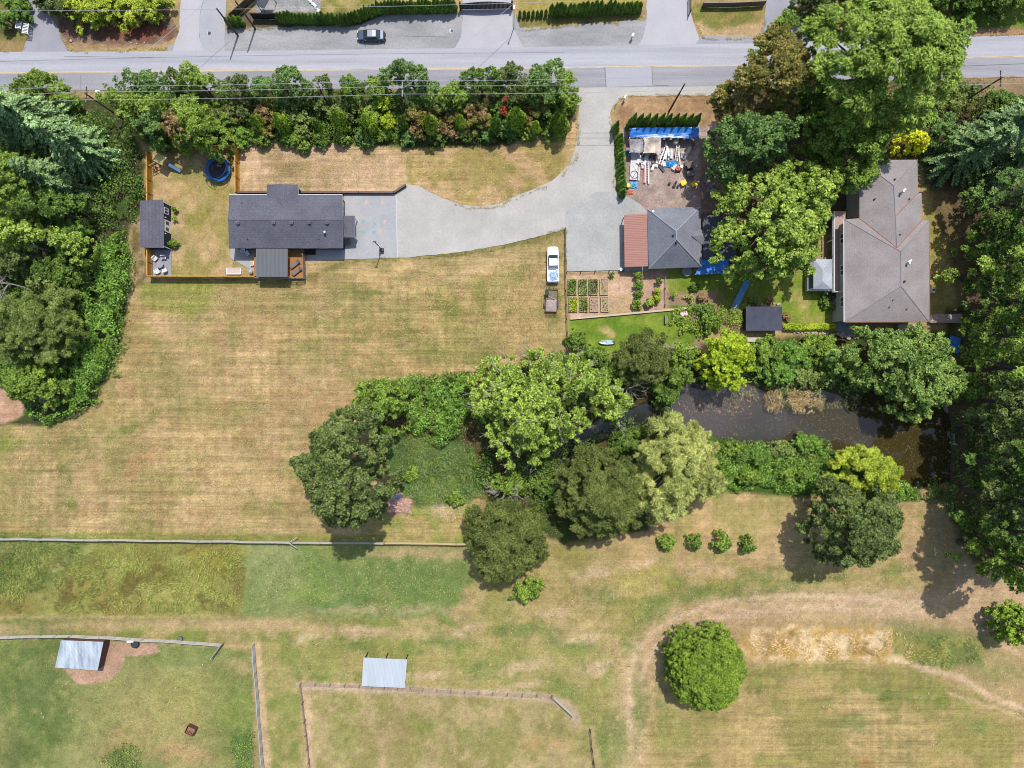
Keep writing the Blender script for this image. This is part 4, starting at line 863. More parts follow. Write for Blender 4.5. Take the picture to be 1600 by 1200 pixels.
o = empty('porch', P(1418, 512, 0), 'small pale landing at the foot of the taupe house south wall', 'landing'); mb = MB(); mb.prism(world([(1404, 507), (1433, 507), (1433, 519), (1404, 519)], 1.2), 1.05, 1.2); part(mb, 'floor', mat('pale_pink', C(214, 202, 194), .8, .05, 2), o)
for x, y in ((1405, 517), (1432, 517)): q = P(x, y, 1.2); mb = MB(); mb.box((q.x, q.y, .5), (.12, .12, 1.1)); part(mb, 'post', M_grey_wood, o)
o = empty('side_deck', P(1478, 497, 0), 'low weathered deck running east from the taupe house corner', 'deck'); mb = MB(); mb.prism(world([(1454, 492), (1503, 490), (1503, 504), (1454, 504)], .8), .65, .8); part(mb, 'deck_floor', M_pinkdeck, o)
mb = MB(); rail(mb, [P(1454, 504, 1.6), P(1503, 504, 1.6), P(1503, 491, 1.6)], .8, 1.6, .3); part(mb, 'railing', M_grey_wood, o)
o = empty('deck_chair', P(1477, 495, 0), 'white chair on the low deck east of the taupe house', 'chair'); o.location.z = .8
mb = MB(); mb.box((0, 0, .35), (.6, .55, .08)); mb.build('seat', M_white, o); mb = MB(); mb.box((-.3, 0, .6), (.08, .55, .5)); mb.build('backrest', M_white, o); mb = MB()
for x in (-.25, .25):
    for y in (-.22, .22): mb.box((x, y, .15), (.05, .05, .3))
mb.build('leg', M_white, o)
tarp_roof('tarp_cover', [(1484, 524, 1.2), (1502, 528, 1.2), (1498, 552, .6), (1482, 550, .6)], 'teal-blue tarp behind the leafy tree at the end of the pond', .1, False, 8, 'tarp', 5)
# small dark shed and neighbours
ds = empty('garden_shed', P(1194, 498, 0), 'small dark-roofed shed with white edge trim beside the clipped hedge', 'shed')
roof([(1166, 479, 2.4), (1222, 479, 2.4), (1222.5, 516.5, 2.1), (1166, 516.5, 2.1)], [(0, 1, 2, 3)], 'roof', mat('shed_felt', C(78, 80, 96), .8, .2, 1.0), ds, .12, M_white, [0, 1, 2, 3])
mb = MB(); mb.prism([tuple(P(x, y, 2.2)[:2]) for x, y in ((1168, 481), (1220, 481), (1220, 514), (1168, 514))], -.05, 1.95); part(mb, 'wall', M_dkwood, ds)
o = empty('garden_bench', P(1175, 531, 0), 'pale boxy garden bench below the small dark-roofed shed', 'bench'); mb = MB(); mb.box((0, 0, .45), (2.6, .75, .08)); mb.build('seat', mat('pale_board', C(206, 192, 184), .8, .08, 2), o)
for x in (-1.1, 1.1): mb = MB(); mb.box((x, 0, .2), (.1, .7, .42)); mb.build('leg', M_grey_wood, o)
mb = MB(); mb.box((-1.75, .1, .4), (.9, .8, .5)); mb.build('armrest', M_white, o, bevel=.03)
o = empty('clipped_hedge', P(1263, 510, 0), 'low clipped bright green hedge east of the small dark-roofed shed', 'hedge'); HEDGE_ROOT = o
o = empty('water_slide', P(1154, 462, 0), 'narrow blue plastic slide sheet lying on the shaded lawn', 'slide'); mb = MB()
a, b_ = P(1168, 438), P(1144, 487); u = (b_-a).normalized(); nn = Vector((-u.y, u.x, 0)); k = 16; vs = []
for i in range(k+1):
    q = a.lerp(b_, i/k); 
    for s_ in (-.55, 0, .55): vs.append(q+nn*(s_+random.uniform(-.03, .03))+Vector((0, 0, .05+(.1 if s_ else 0)+random.uniform(0, .03))))
mb.add(vs, [(i*3+j, i*3+j+1, i*3+4+j, i*3+3+j) for i in range(k) for j in (0, 1)]); part(mb, 'sheet', mat('faded_blue', C(92, 150, 190), .4, .1, 2), o)
# ------------------------------------------------------------ foliage
def leafmat(name, c1, c2, c3=None, trans=.38, sc=.35, k=1.27):
    if name in MATS: return MATS[name]
    m = bpy.data.materials.new(name); m.use_nodes = True; N = m.node_tree.nodes; L = m.node_tree.links
    B = N['Principled BSDF']; B.inputs['Roughness'].default_value = .55; B.inputs['Specular IOR Level'].default_value = .22
    T = N.new('ShaderNodeBsdfTranslucent'); X = N.new('ShaderNodeMixShader'); X.inputs[0].default_value = trans
    G = N.new('ShaderNodeNewGeometry')
    cr = N.new('ShaderNodeValToRGB'); e = cr.color_ramp.elements
    e[0].position = .05; e[0].color = (*[v*k*.62 for v in C(*c1)], 1); e[1].position = .95; e[1].color = (*[v*k*1.35 for v in C(*c2)], 1)
    mid_ = cr.color_ramp.elements.new(.5); mid_.color = (*[v*k for v in C(*[(a+b_)/2 for a, b_ in zip(c1, c2)])], 1)
    t = N.new('ShaderNodeTexNoise'); t.inputs['Scale'].default_value = sc; t.inputs['Detail'].default_value = 3; L.new(G.outputs['Position'], t.inputs[0])
    mr_ = N.new('ShaderNodeMapRange'); L.new(t.outputs[0], mr_.inputs[0]); mr_.inputs[1].default_value = .3; mr_.inputs[2].default_value = .7; mr_.inputs[3].default_value = -.28; mr_.inputs[4].default_value = .28
    ad = N.new('ShaderNodeMath'); ad.operation = 'ADD'; L.new(G.outputs['Random Per Island'], ad.inputs[0]); L.new(mr_.outputs[0], ad.inputs[1]); L.new(ad.outputs[0], cr.inputs[0])
    col_ = cr.outputs[0]
    if c3:
        t2 = N.new('ShaderNodeTexNoise'); t2.inputs['Scale'].default_value = sc*1.6; L.new(G.outputs['Position'], t2.inputs[0])
        m2 = N.new('ShaderNodeMapRange'); L.new(t2.outputs[0], m2.inputs[0]); m2.inputs[1].default_value = .5; m2.inputs[2].default_value = .62
        mx_ = N.new('ShaderNodeMix'); mx_.data_type = 'RGBA'; L.new(m2.outputs[0], mx_.inputs[0]); L.new(col_, mx_.inputs[6]); mx_.inputs[7].default_value = (*C(*c3), 1); col_ = mx_.outputs[2]
    L.new(col_, B.inputs['Base Color']); L.new(col_, T.inputs['Color'])
    L.new(B.outputs[0], X.inputs[1]); L.new(T.outputs[0], X.inputs[2]); L.new(X.outputs[0], N['Material Output'].inputs[0])
    MATS[name] = m; return m
M_bark = mat('bark', C(104, 92, 80), .95, .25, 3); M_twig = mat('twig_grey', C(176, 166, 158), .9, .15, 3)

def unit(v): return v/np.maximum(np.linalg.norm(v, axis=-1, keepdims=True), 1e-9)
def leaves_obj(name, pos, nrm, axis, ln, wd, m, parent=None, origin=(0, 0, 0), fold=.25):
    """one small folded blade per leaf"""
    pos = pos-np.asarray(origin); nrm = unit(nrm); axis = unit(axis-(axis*nrm).sum(1, keepdims=True)*nrm); side = np.cross(nrm, axis)
    ln = np.asarray(ln).reshape(-1, 1); wd = np.asarray(wd).reshape(-1, 1)
    a = pos-axis*ln*.5; c_ = pos+axis*ln*.5; b_ = pos+side*wd*.5-nrm*wd*fold; d = pos-side*wd*.5-nrm*wd*fold
    v = np.stack([a, b_, c_, d], 1).reshape(-1, 3).astype(np.float32); k = len(pos)
    me_ = bpy.data.meshes.new(name); me_.vertices.add(4*k); me_.vertices.foreach_set('co', v.ravel())
    me_.loops.add(4*k); me_.loops.foreach_set('vertex_index', np.arange(4*k, dtype=np.int32)); me_.polygons.add(k)
    me_.polygons.foreach_set('loop_start', np.arange(0, 4*k, 4, dtype=np.int32)); me_.polygons.foreach_set('loop_total', np.full(k, 4, np.int32))
    me_.update(); me_.materials.append(m)
    o = bpy.data.objects.new(name, me_); COL.objects.link(o)
    if parent is not None: o.parent = parent
    return o
def rnd_dir(k, r_): return unit(r_.normal(size=(k, 3)))
def clump_leaves(cen, rad, dens, leaf, r_, style):
    """leaves on the shells of many clumps -> pos, normal, axis, len, width"""
    n_ = np.maximum(6, (dens*4*math.pi*rad**2*.62/(leaf*leaf*.30)).astype(int)); idx = np.repeat(np.arange(len(cen)), n_)
    u = rnd_dir(len(idx), r_); u[:, 2] = np.where(u[:, 2] < -.25, -u[:, 2], u[:, 2])
    rr_ = r_.uniform(.45, 1.12, len(idx))**.7
    sq = np.array([1, 1, .75]); R_ = rad[idx][:, None]
    ns_ = 11; sub = rnd_dir(len(cen)*ns_, r_).reshape(len(cen), ns_, 3); sub[..., 2] = np.where(sub[..., 2] < -.2, -sub[..., 2], sub[..., 2])
    uc = sub[idx, r_.integers(0, ns_, len(idx))]; sr = r_.uniform(.22, .42, len(idx))[:, None]
    off = uc*(.45+.5*rr_[:, None]*.8)+u*sr; pos = cen[idx]+off*R_*sq; u = unit(off*.55+u*.6)
    if style == 'willow':
        axis = u*np.array([1, 1, .5])+np.array([0, 0, -.25])+r_.normal(size=u.shape)*.28; nrm = np.cross(axis, rnd_dir(len(idx), r_))+np.array([0, 0, .6]); ln = leaf*r_.uniform(1.6, 3.0, len(idx)); wd = leaf*r_.uniform(.28, .45, len(idx))
    elif style == 'tuft':
        axis = u*np.array([1, 1, .35])+np.array([0, 0, -.2])+r_.normal(size=u.shape)*.25; nrm = u*.5+np.array([0, 0, .9])+rnd_dir(len(idx), r_)*.4; ln = leaf*r_.uniform(1.0, 1.7, len(idx)); wd = leaf*r_.uniform(.4, .6, len(idx))
    else:
        nrm = u*.75+np.array([.0, .08, .45])+rnd_dir(len(idx), r_)*.6; axis = rnd_dir(len(idx), r_); ln = leaf*r_.uniform(.75, 1.35, len(idx)); wd = ln*r_.uniform(.55, .8, len(idx))
    return pos, nrm, axis, ln, wd
def in_poly(x, y, poly): return poly_sd(x, y, poly)
def ell(cx, cy, rx, ry, ang=0, n_=18, jit=.08, seed=1):
    r_ = random.Random(seed*7+int(cx)); a0 = R(ang); ph = [r_.uniform(0, 6.28) for _ in range(3)]; out = []
    for i in range(n_):
        t = 2*math.pi*i/n_; k = 1+jit*(math.sin(2*t+ph[0])+.8*math.sin(3*t+ph[1])+.6*math.sin(5*t+ph[2]))
        x, y = rx*k*math.cos(t), ry*k*math.sin(t); out.append((cx+x*math.cos(a0)-y*math.sin(a0), cy+x*math.sin(a0)+y*math.cos(a0)))
    return out
def canopy(poly, hb, ht, rc, seed, fill=.75, rough=.5, flat=.5, gap=.36):
    """clump centres under a domed crown whose outline is poly (photo px at crown height)"""
    r_ = np.random.default_rng(seed); hm = hb+(ht-hb)*.45; wp = [tuple(P(x, y, hm)[:2]) for x, y in poly]
    ax = np.array(wp); x0, y0 = ax.min(0); x1, y1 = ax.max(0); st_ = rc*1.12/fill**.5
    X, Y = np.meshgrid(np.arange(x0, x1+st_, st_), np.arange(y0, y1+st_, st_*.9)); X = X.ravel()+r_.uniform(-.5, .5, X.size)*st_*.95; Y = Y.ravel()+r_.uniform(-.5, .5, Y.size)*st_*.95
    d = in_poly(X, Y, wp); big = min(1.0, (d.max()+.1)/5); d = d+(fbm(X*.45+seed, Y*.45+seed*2, (seed+7) % 80, 3)-.5)*2.6*big
    gapn = fbm(X*.34+seed*1.3, Y*.34, (seed+31) % 80, 3); k = (d > rc*.25)&((gapn > gap) | (d > 99)); X, Y, d = X[k], Y[k], d[k]
    if len(X) == 0: X, Y, d = np.array([ax[:, 0].mean()]), np.array([ax[:, 1].mean()]), np.array([rc])
    Rm = max(d.max(), rc); t = np.clip(d/Rm, 0, 1); dome = np.sqrt(1-(1-t)**2)**(1+flat)
    nz_ = fbm(X*.22+seed*3.1, Y*.22+seed*1.7, seed % 90, 3)-.5
    z = hb+(ht-hb-rc*.7)*dome*(1+nz_*rough)+r_.normal(size=len(X))*rc*.42
    rad = rc*r_.uniform(.5, 1.3, len(X))*(.72+.38*t)
    # lower skirt clumps
    k = (t < .45)&(r_.random(len(X)) < .8); 
    low = np.stack([X[k], Y[k], hb+(z[k]-hb)*r_.uniform(.1, .6, k.sum())], 1)
    ki = (t > .3)&(r_.random(len(X)) < .75); j_ = r_.normal(size=(ki.sum(), 2))*rc*.8; inner = np.stack([X[ki]+j_[:, 0], Y[ki]+j_[:, 1], hb+(z[ki]-hb)*r_.uniform(.35, .7, ki.sum())], 1)
    cen = np.concatenate([np.stack([X, Y, z], 1), low, inner]); rad = np.concatenate([rad, rad[k]*.9, np.full(ki.sum(), rc*.85)])
    return cen, rad, (ax[:, 0].mean(), ax[:, 1].mean())
def limbs(root, c_, ht, cen, seed, m=None, r0=None, nl=9, name='trunk'):
    r_ = random.Random(seed); r0 = r0 or .018*ht+.06; mb = MB(); o = Vector((c_[0], c_[1], 0)); fork = ht*.35
    mb.tube([o+Vector((0, 0, -.2)), o+Vector((0, 0, fork*.5)), o+Vector((r_.uniform(-.2, .2), r_.uniform(-.2, .2), fork)), o+Vector((r_.uniform(-.5, .5), r_.uniform(-.5, .5), ht*.78))], [r0*1.25, r0, r0*.8, r0*.2], 7)
    if len(cen):
        for i in range(nl):
            t = Vector(cen[r_.randrange(len(cen))]); s_ = o+Vector((0, 0, fork*r_.uniform(.75, 1.5))); mid_ = s_.lerp(t, .5)+Vector((0, 0, .08*ht*r_.uniform(0, 1))); mb.tube([s_, mid_, t], [r0*.5, r0*.3, r0*.08], 5)
    return part(mb, name, m or M_bark, root, fixn=False)
TREES = {}
def tree(name, label, cat, poly, hb, ht, m, rc=1.3, leaf=.34, dens=1.0, style='leaf', seed=1, group=None, fill=.9, rough=.5, flat=.5, twigs=0, bark=None, gap=.29):
    cen, rad, c_ = canopy(poly, hb, ht, rc, seed, fill*1.1, rough, flat, gap); r_ = np.random.default_rng(seed+5)
    root = empty(name, (c_[0], c_[1], 0), label, cat, group)
    pos, nrm, ax_, ln, wd = clump_leaves(cen, rad, dens, leaf, r_, style)
    k = pos[:, 2] > .03; leaves_obj('crown', pos[k], nrm[k], ax_[k], ln[k], wd[k], m, root, root.location)
    limbs(root, c_, ht, cen, seed, bark)
    if twigs:
        mb = MB(); rr_ = random.Random(seed)
        for i in range(twigs):
            a = Vector(cen[rr_.randrange(len(cen))])+Vector((0, 0, rc*.5)); d = (a-Vector((c_[0], c_[1], ht*.6))); d.z = 0; d = d.normalized() if d.length > .1 else Vector((1, 0, 0)); d = Matrix.Rotation(rr_.uniform(-.7, .7), 3, 'Z')@d
            b_ = a+d*rr_.uniform(.8, 2.2)+Vector((0, 0, rr_.uniform(-.1, .8))); mb.tube([a-d*1.0, a.lerp(b_, .5)+Vector((rr_.uniform(-.2, .2), rr_.uniform(-.2, .2), .1)), b_], [.05, .035, .012], 3)
            for _ in range(3):
                q = a.lerp(b_, rr_.uniform(.3, .9)); mb.tube([q, q+Matrix.Rotation(rr_.uniform(-.9, .9), 3, 'Z')@d*rr_.uniform(.4, 1.1)+Vector((0, 0, rr_.uniform(-.1, .4)))], [.025, .01], 3)
        part(mb, 'bare_twigs', M_twig, root, fixn=False)
    return root
def shrub(label, x, y, r, ht, m, seed, group=None, leaf=.26, name='shrub', cat='shrub', ry=None, style='leaf', rc=None, hb=.2, dens=1.0):
    return tree(name, label, cat, ell(x, y, r, ry or r, seed=seed), hb, ht, m, rc or max(.4, r/9.2*.34), leaf, dens, style, seed, group)
def conifer(label, x, y, h, r, m, seed, group=None, name='conifer_tree', dens=1.0, droop=.5, top=0.0):
    r_ = np.random.default_rng(seed); b0 = P(x, y, 0); root = empty(name, b0, label, 'conifer', group); nb = int(h*7*dens)
    z0 = 1.0+(h-1.2)*np.sort(r_.random(nb))**1.15; ang = r_.uniform(0, 2*math.pi, nb); L_ = np.maximum(.5, r*(1-(z0-1)/(h-.6))**.75*r_.uniform(.75, 1.12, nb)); P_, N_, A_, LN, WD = [], [], [], [], []
    br = MB()
    for i in range(nb):
        k = max(4, int(L_[i]/.20)); t = (np.arange(k)+.6)/k; t = np.clip(t+r_.uniform(-.4, .4, k)/k, .05, 1.02); dv = np.array([math.cos(ang[i]), math.sin(ang[i]), 0]); sd = np.array([-dv[1], dv[0], 0])
        dz = .10*L_[i]*t-droop*L_[i]*t**2
        p_ = dv[None, :]*L_[i]*t[:, None]; p_[:, 2] = z0[i]+dz
        sl_ = .10-2*droop*t; dirv = unit(np.stack([dv[0]+0*t, dv[1]+0*t, sl_], 1))
        if i % 3 == 0: br.tube([b0+Vector((0, 0, z0[i])), b0+Vector(p_[k//2]), b0+Vector(p_[-1])], [.06, .04, .015], 3)
        for s_ in (-1, 1, 0):
            for rep in range(2 if s_ else 1):
                ax_ = dirv+sd[None, :]*s_*r_.uniform(.5, 1.1, (k, 1))+r_.normal(size=(k, 3))*.08; ax_[:, 2] -= .30
                ll = np.clip(.40+.55*(1-t), .3, .9)*r_.uniform(.7, 1.25, k)*(1 if s_ else .9); ua = unit(ax_)
                P_.append(p_+ua*ll[:, None]*.45+r_.normal(size=(k, 3))*.03); A_.append(ua); N_.append(np.tile([0, 0, 1.0], (k, 1))+r_.normal(size=(k, 3))*.25); LN.append(ll); WD.append(ll*r_.uniform(.30, .46, k))
    pos = np.concatenate(P_)
    leaves_obj('crown', pos, np.concatenate(N_), np.concatenate(A_), np.concatenate(LN), np.concatenate(WD), m, root)
    mb = MB(); mb.tube([(0, 0, -.2), (0, 0, h*.5), (0, 0, h*.97)], [h*.018+.05, h*.012, .03], 8); mb.build('trunk', M_bark, root, fixn=False)
    o = br.build('branches', M_bark, root, origin=b0, fixn=False)
    return root
def thuja_proto(h, r, seed, m, k=1500, cone=.75, cut=2.2):
    r_ = np.random.default_rng(seed); t = r_.random(k)**.9; z = .1+t*(h-.1); ang = r_.uniform(0, 2*math.pi, k)
    prof = r*np.clip(np.minimum(1, (1-t)*cut+.04)**cone*(.86+.14*np.sin(t*9+ang*2)), .02, 9)*r_.uniform(.72, 1.08, k)
    u = np.stack([np.cos(ang), np.sin(ang), 0*ang], 1); pos = u*prof[:, None]; pos[:, 2] = z
    ax_ = u*.35+np.array([0, 0, 1.0])+r_.normal(size=(k, 3))*.22; nrm = u+np.array([0, 0, .35])+r_.normal(size=(k, 3))*.35
    root = bpy.data.objects.new('cedar_shrub', None); COL.objects.link(root)
    leaves_obj('crown', pos, nrm, ax_, r_.uniform(.22, .42, k), r_.uniform(.10, .2, k), m, root)
    mb = MB(); mb.tube([(0, 0, -.1), (0, 0, h*.7)], [.08, .02], 5); mb.build('trunk', M_bark, root, fixn=False)
    return root
PROTO_USED = {}
def place(protos, x, y, s, label, cat, group, seed, name=None, sz=None):
    p_ = protos[seed % len(protos)]
    if id(p_) in PROTO_USED: o = copy_tree(p_)
    else: o = p_; PROTO_USED[id(p_)] = 1
    if name: o.name = name
    if 'group' in o.keys(): del o['group']
    o.location = P(x, y, 0); o.rotation_euler = (0, 0, seed*1.93); o.scale = (s, s, sz or s); tag(o, label, cat, group); return o
def thicket(name, poly, hmax, m, leaf=.26, dens=1.0, seed=1, label=None, cat=None, kind='stuff', style='leaf', edge=1.4, relief=.75, hm=None, fade=1.5, warp=1.0):
    r_ = np.random.default_rng(seed); wp = [tuple(P(x, y, hmax*.5)[:2]) for x, y in poly]; ax = np.array(wp); x0, y0 = ax.min(0); x1, y1 = ax.max(0)
    n_ = int((x1-x0)*(y1-y0)*dens*1.9/(leaf*leaf*.42)); X = r_.uniform(x0, x1, n_); Y = r_.uniform(y0, y1, n_)
    d = in_poly(X+(fbm(X*.5+50, Y*.5+50, 7, 4)-.5)*4.5*warp, Y+(fbm(X*.5+90, Y*.5+20, 9, 4)-.5)*4.5*warp, wp); k = (d > r_.random(n_)**1.5*fade)&((fbm(X*.5+seed, Y*.5, 23+seed % 30, 3) > (.3 if style == 'leaf' else .42))|(d > 999)); X, Y, d = X[k], Y[k], d[k]
    nz_ = fbm(X*.9+seed, Y*.9, 15+seed % 40, 4); n3 = fbm(X*.28+seed, Y*.28, 19+seed % 40, 2)
    z = hmax*np.clip(d/edge, 0, 1)**.5*(1-relief*.9+relief*(.9*nz_+.9*n3))*r_.uniform(.55, 1.0, len(X))**.35
    eps = .35; gx_ = (fbm((X+eps)*.9+seed, Y*.9, 15+seed % 40, 4)-nz_)/eps*hmax*relief; gy_ = (fbm(X*.9+seed, (Y+eps)*.9, 15+seed % 40, 4)-nz_)/eps*hmax*relief
    nrm = np.stack([-gx_, -gy_, np.ones(len(X))], 1)+rnd_dir(len(X), r_)*(.55 if style == 'leaf' else .25); axis = rnd_dir(len(X), r_); ln = leaf*r_.uniform(.7, 1.4, len(X)); wd = ln*.68
    if style == 'grass':
        th = (fbm(X*.07+3, Y*.07+9, 61, 2)*9)+r_.normal(size=len(X))*.45; axis = np.stack([np.cos(th), np.sin(th), r_.uniform(.05, .6, len(X))], 1); ln = leaf*r_.uniform(1.2, 2.8, len(X)); wd = leaf*.26*r_.uniform(.6, 1.3, len(X))
    c_ = (ax[:, 0].mean(), ax[:, 1].mean(), 0)
    o = leaves_obj(name, np.stack([X, Y, z+.04], 1), nrm, axis, ln, wd, m, None, c_); o.location = c_; tag(o, label, cat, kind=kind); return o
def bare_tree(label, x, y, h, spread, seed, name='dead_tree', cat='dead tree', m=None, n1=7, group=None, lean=(0, 0)):
    rr_ = random.Random(seed); b0 = P(x, y, 0); root = empty(name, b0, label, cat, group); mb = MB()
    top = b0+Vector((lean[0], lean[1], h*.7)); mb.tube([b0, b0.lerp(top, .5), top], [.16, .11, .04], 6); part(mb, 'trunk', m or M_twig, root, fixn=False); mb = MB()
    for i in range(n1):
        s_ = b0.lerp(top, rr_.uniform(.35, 1)); a = rr_.uniform(0, 6.28); L_ = spread*rr_.uniform(.6, 1); e = s_+Vector((math.cos(a)*L_, math.sin(a)*L_, rr_.uniform(0, h*.3))); md = s_.lerp(e, .5)+Vector((rr_.uniform(-.3, .3), rr_.uniform(-.3, .3), rr_.uniform(0, .4)))
        mb.tube([s_, md, e], [.08, .055, .02], 4)
        for _ in range(7):
            q = s_.lerp(md, rr_.uniform(.2, 1)) if rr_.random() < .4 else md.lerp(e, rr_.uniform(0, 1)); aa = a+rr_.uniform(-1.1, 1.1); l2 = L_*rr_.uniform(.2, .5); e2 = q+Vector((math.cos(aa)*l2, math.sin(aa)*l2, rr_.uniform(-.1, .5))); mb.tube([q, e2], [.035, .012], 3)
            for _ in range(3):
                q2 = q.lerp(e2, rr_.uniform(.3, 1)); a3 = aa+rr_.uniform(-1, 1); mb.tube([q2, q2+Vector((math.cos(a3)*l2*.4, math.sin(a3)*l2*.4, rr_.uniform(0, .3)))], [.02, .008], 3)
    part(mb, 'branches', m or M_twig, root, fixn=False); return root

LM_dark = leafmat('leaf_dark', (80, 100, 48), (132, 148, 80)); LM_dgreen = leafmat('leaf_deep', (74, 106, 42), (124, 152, 64)); LM_blueg = leafmat('leaf_bluegreen', (78, 112, 54), (136, 166, 88))
LM_mid = leafmat('leaf_mid', (98, 130, 46), (158, 184, 78), trans=.4); LM_bright = leafmat('leaf_bright', (104, 136, 44), (162, 186, 78), trans=.36); LM_lime = leafmat('leaf_lime', (150, 178, 30), (196, 214, 64), trans=.4)
LM_yg = leafmat('leaf_yellowgreen', (112, 144, 50), (184, 204, 92), trans=.36); LM_ochre = leafmat('leaf_ochre', (116, 112, 48), (172, 156, 84), (106, 124, 50)); LM_olive = leafmat('leaf_olive', (84, 102, 44), (150, 160, 86)); LM_olive2 = leafmat('leaf_olive_light', (102, 126, 56), (166, 180, 100))
LM_pale = leafmat('leaf_pale_willow', (150, 164, 76), (220, 222, 138), k=1.25); LM_brown = leafmat('leaf_brown', (140, 112, 70), (190, 158, 110), (130, 138, 62)); LM_red = leafmat('leaf_red', (150, 60, 48), (200, 92, 74)); LM_yellow = leafmat('leaf_yellow', (212, 214, 24), (234, 240, 64), trans=.35)
LM_fir = leafmat('needle_fir', (94, 128, 72), (168, 196, 132), trans=.2); LM_fir2 = leafmat('needle_dark', (80, 112, 62), (148, 174, 112), trans=.2); LM_thuja = leafmat('needle_thuja', (70, 104, 34), (118, 152, 52), trans=.15); LM_thuja2 = leafmat('needle_thuja_light', (98, 132, 34), (158, 186, 62), trans=.25); LM_gold = leafmat('needle_gold', (128, 150, 34), (184, 196, 64), trans=.2)
LM_bram = leafmat('leaf_bramble', (94, 140, 50), (154, 192, 84), (130, 166, 66), sc=.6, k=1.25); LM_grass = leafmat('blade_grass', (132, 138, 58), (184, 178, 96), sc=.25); LM_straw = leafmat('blade_straw', (196, 160, 90), (238, 212, 156), sc=.25); LM_meadow = leafmat('blade_green', (92, 120, 56), (140, 158, 84), sc=.25)

# ---- left wood
G_L = 'trees in the wood on the left edge'
conifer('grey-green fir nearest the roadside hedge in the upper-left wood', 158, 250, 18, 5.4, LM_fir, 1, G_L, dens=1.25)
conifer('grey-green fir behind the one nearest the cedar fence, upper left', 104, 214, 20, 5.6, LM_fir, 2, G_L, dens=1.25)
conifer('fir at the left edge of the picture just below the road', 48, 196, 19, 5.2, LM_fir, 3, G_L, dens=1.2)
conifer('darker drooping fir directly left of the navy garden shed', 118, 296, 15, 5.2, LM_fir2, 4, G_L, dens=1.2)
T = tree
T('broadleaf_tree', 'bright small-leaved tree at the left edge below the firs', 'tree', ell(28, 292, 48, 46, seed=2), 3, 15, LM_mid, 1.2, .32, seed=11, group=G_L)
T('broadleaf_tree', 'dark green tree between the lowest fir and the yellow-green tree', 'tree', ell(92, 330, 46, 34, seed=3), 2, 11, LM_dgreen, 1.2, .32, seed=12, group=G_L)
T('broadleaf_tree', 'yellow-green tree with two crowns left of the navy garden shed', 'tree', [(-10, 350), (30, 342), (62, 350), (80, 362), (110, 356), (132, 370), (134, 395), (118, 412), (100, 400), (80, 380), (50, 378), (20, 392), (-10, 388)], 4, 12, LM_yg, 1.0, .32, seed=13, group=G_L)
T('broadleaf_tree', 'dark tree in the hollow between the yellow-green tree and the dead one', 'tree', ell(95, 428, 45, 26, seed=4), 1, 6, LM_dgreen, 1.0, .3, seed=14, group=G_L)
T('broadleaf_tree', 'dark low tree at the left edge above the dead grey tree', 'tree', ell(25, 412, 40, 24, seed=5), 1, 7, LM_dark, 1.0, .3, seed=15, group=G_L)
T('willow_tree', 'pale olive willow at the left edge below the dead grey tree', 'tree', [(-20, 470), (20, 455), (60, 448), (90, 452), (118, 470), (126, 510), (118, 550), (85, 570), (50, 566), (10, 572), (-20, 560)], 3, 12, LM_olive2, 1.3, .2, 1.1, 'willow', seed=16, group=G_L)
T('broadleaf_tree', 'green bushy tree below the pale olive willow on the left edge', 'tree', [(0, 580), (40, 566), (90, 572), (112, 590), (105, 625), (70, 640), (30, 630), (10, 605)], 1, 7, LM_mid, 1.0, .3, seed=17, group=G_L)
T('shrub', 'small olive shrub above the bramble beside the pale olive willow', 'shrub', ell(72, 442, 22, 14, seed=6), 1, 7, LM_olive2, .8, .28, seed=18, group=G_L)
bare_tree('dead grey tree lying out over the left edge of the picture', 42, 448, 8, 4.6, 21, n1=11, lean=(-2.5, .3)); bare_tree('small bare grey snag in the bottom tip of the bramble', 82, 628, 4, 2.2, 22, n1=9)
bare_tree('bare grey snag below the yellow-green tree', 78, 392, 9, 1.8, 23, n1=5)
thicket('bramble', [(140, 378), (165, 360), (192, 352), (208, 400), (206, 440), (200, 485), (190, 530), (176, 580), (158, 616), (132, 646), (96, 662), (60, 664), (36, 652), (48, 638), (100, 640), (112, 600), (118, 560), (126, 520), (122, 480), (106, 448), (130, 420)], 2.2, LM_bram, .30, 1.0, 31)
thicket('undergrowth', [(-30, 400), (120, 390), (140, 430), (128, 470), (-30, 470)], 2.0, LM_dgreen, .3, .7, 32)
thicket('undergrowth', [(-30, 160), (60, 150), (185, 180), (226, 236), (226, 300), (205, 345), (160, 360), (-30, 400)], 1.8, LM_dgreen, .32, .55, 33)
thicket('undergrowth', [(-30, 560), (60, 560), (120, 560), (115, 620), (60, 636), (14, 604), (-30, 600)], 1.2, LM_bram, .3, .8, 34)

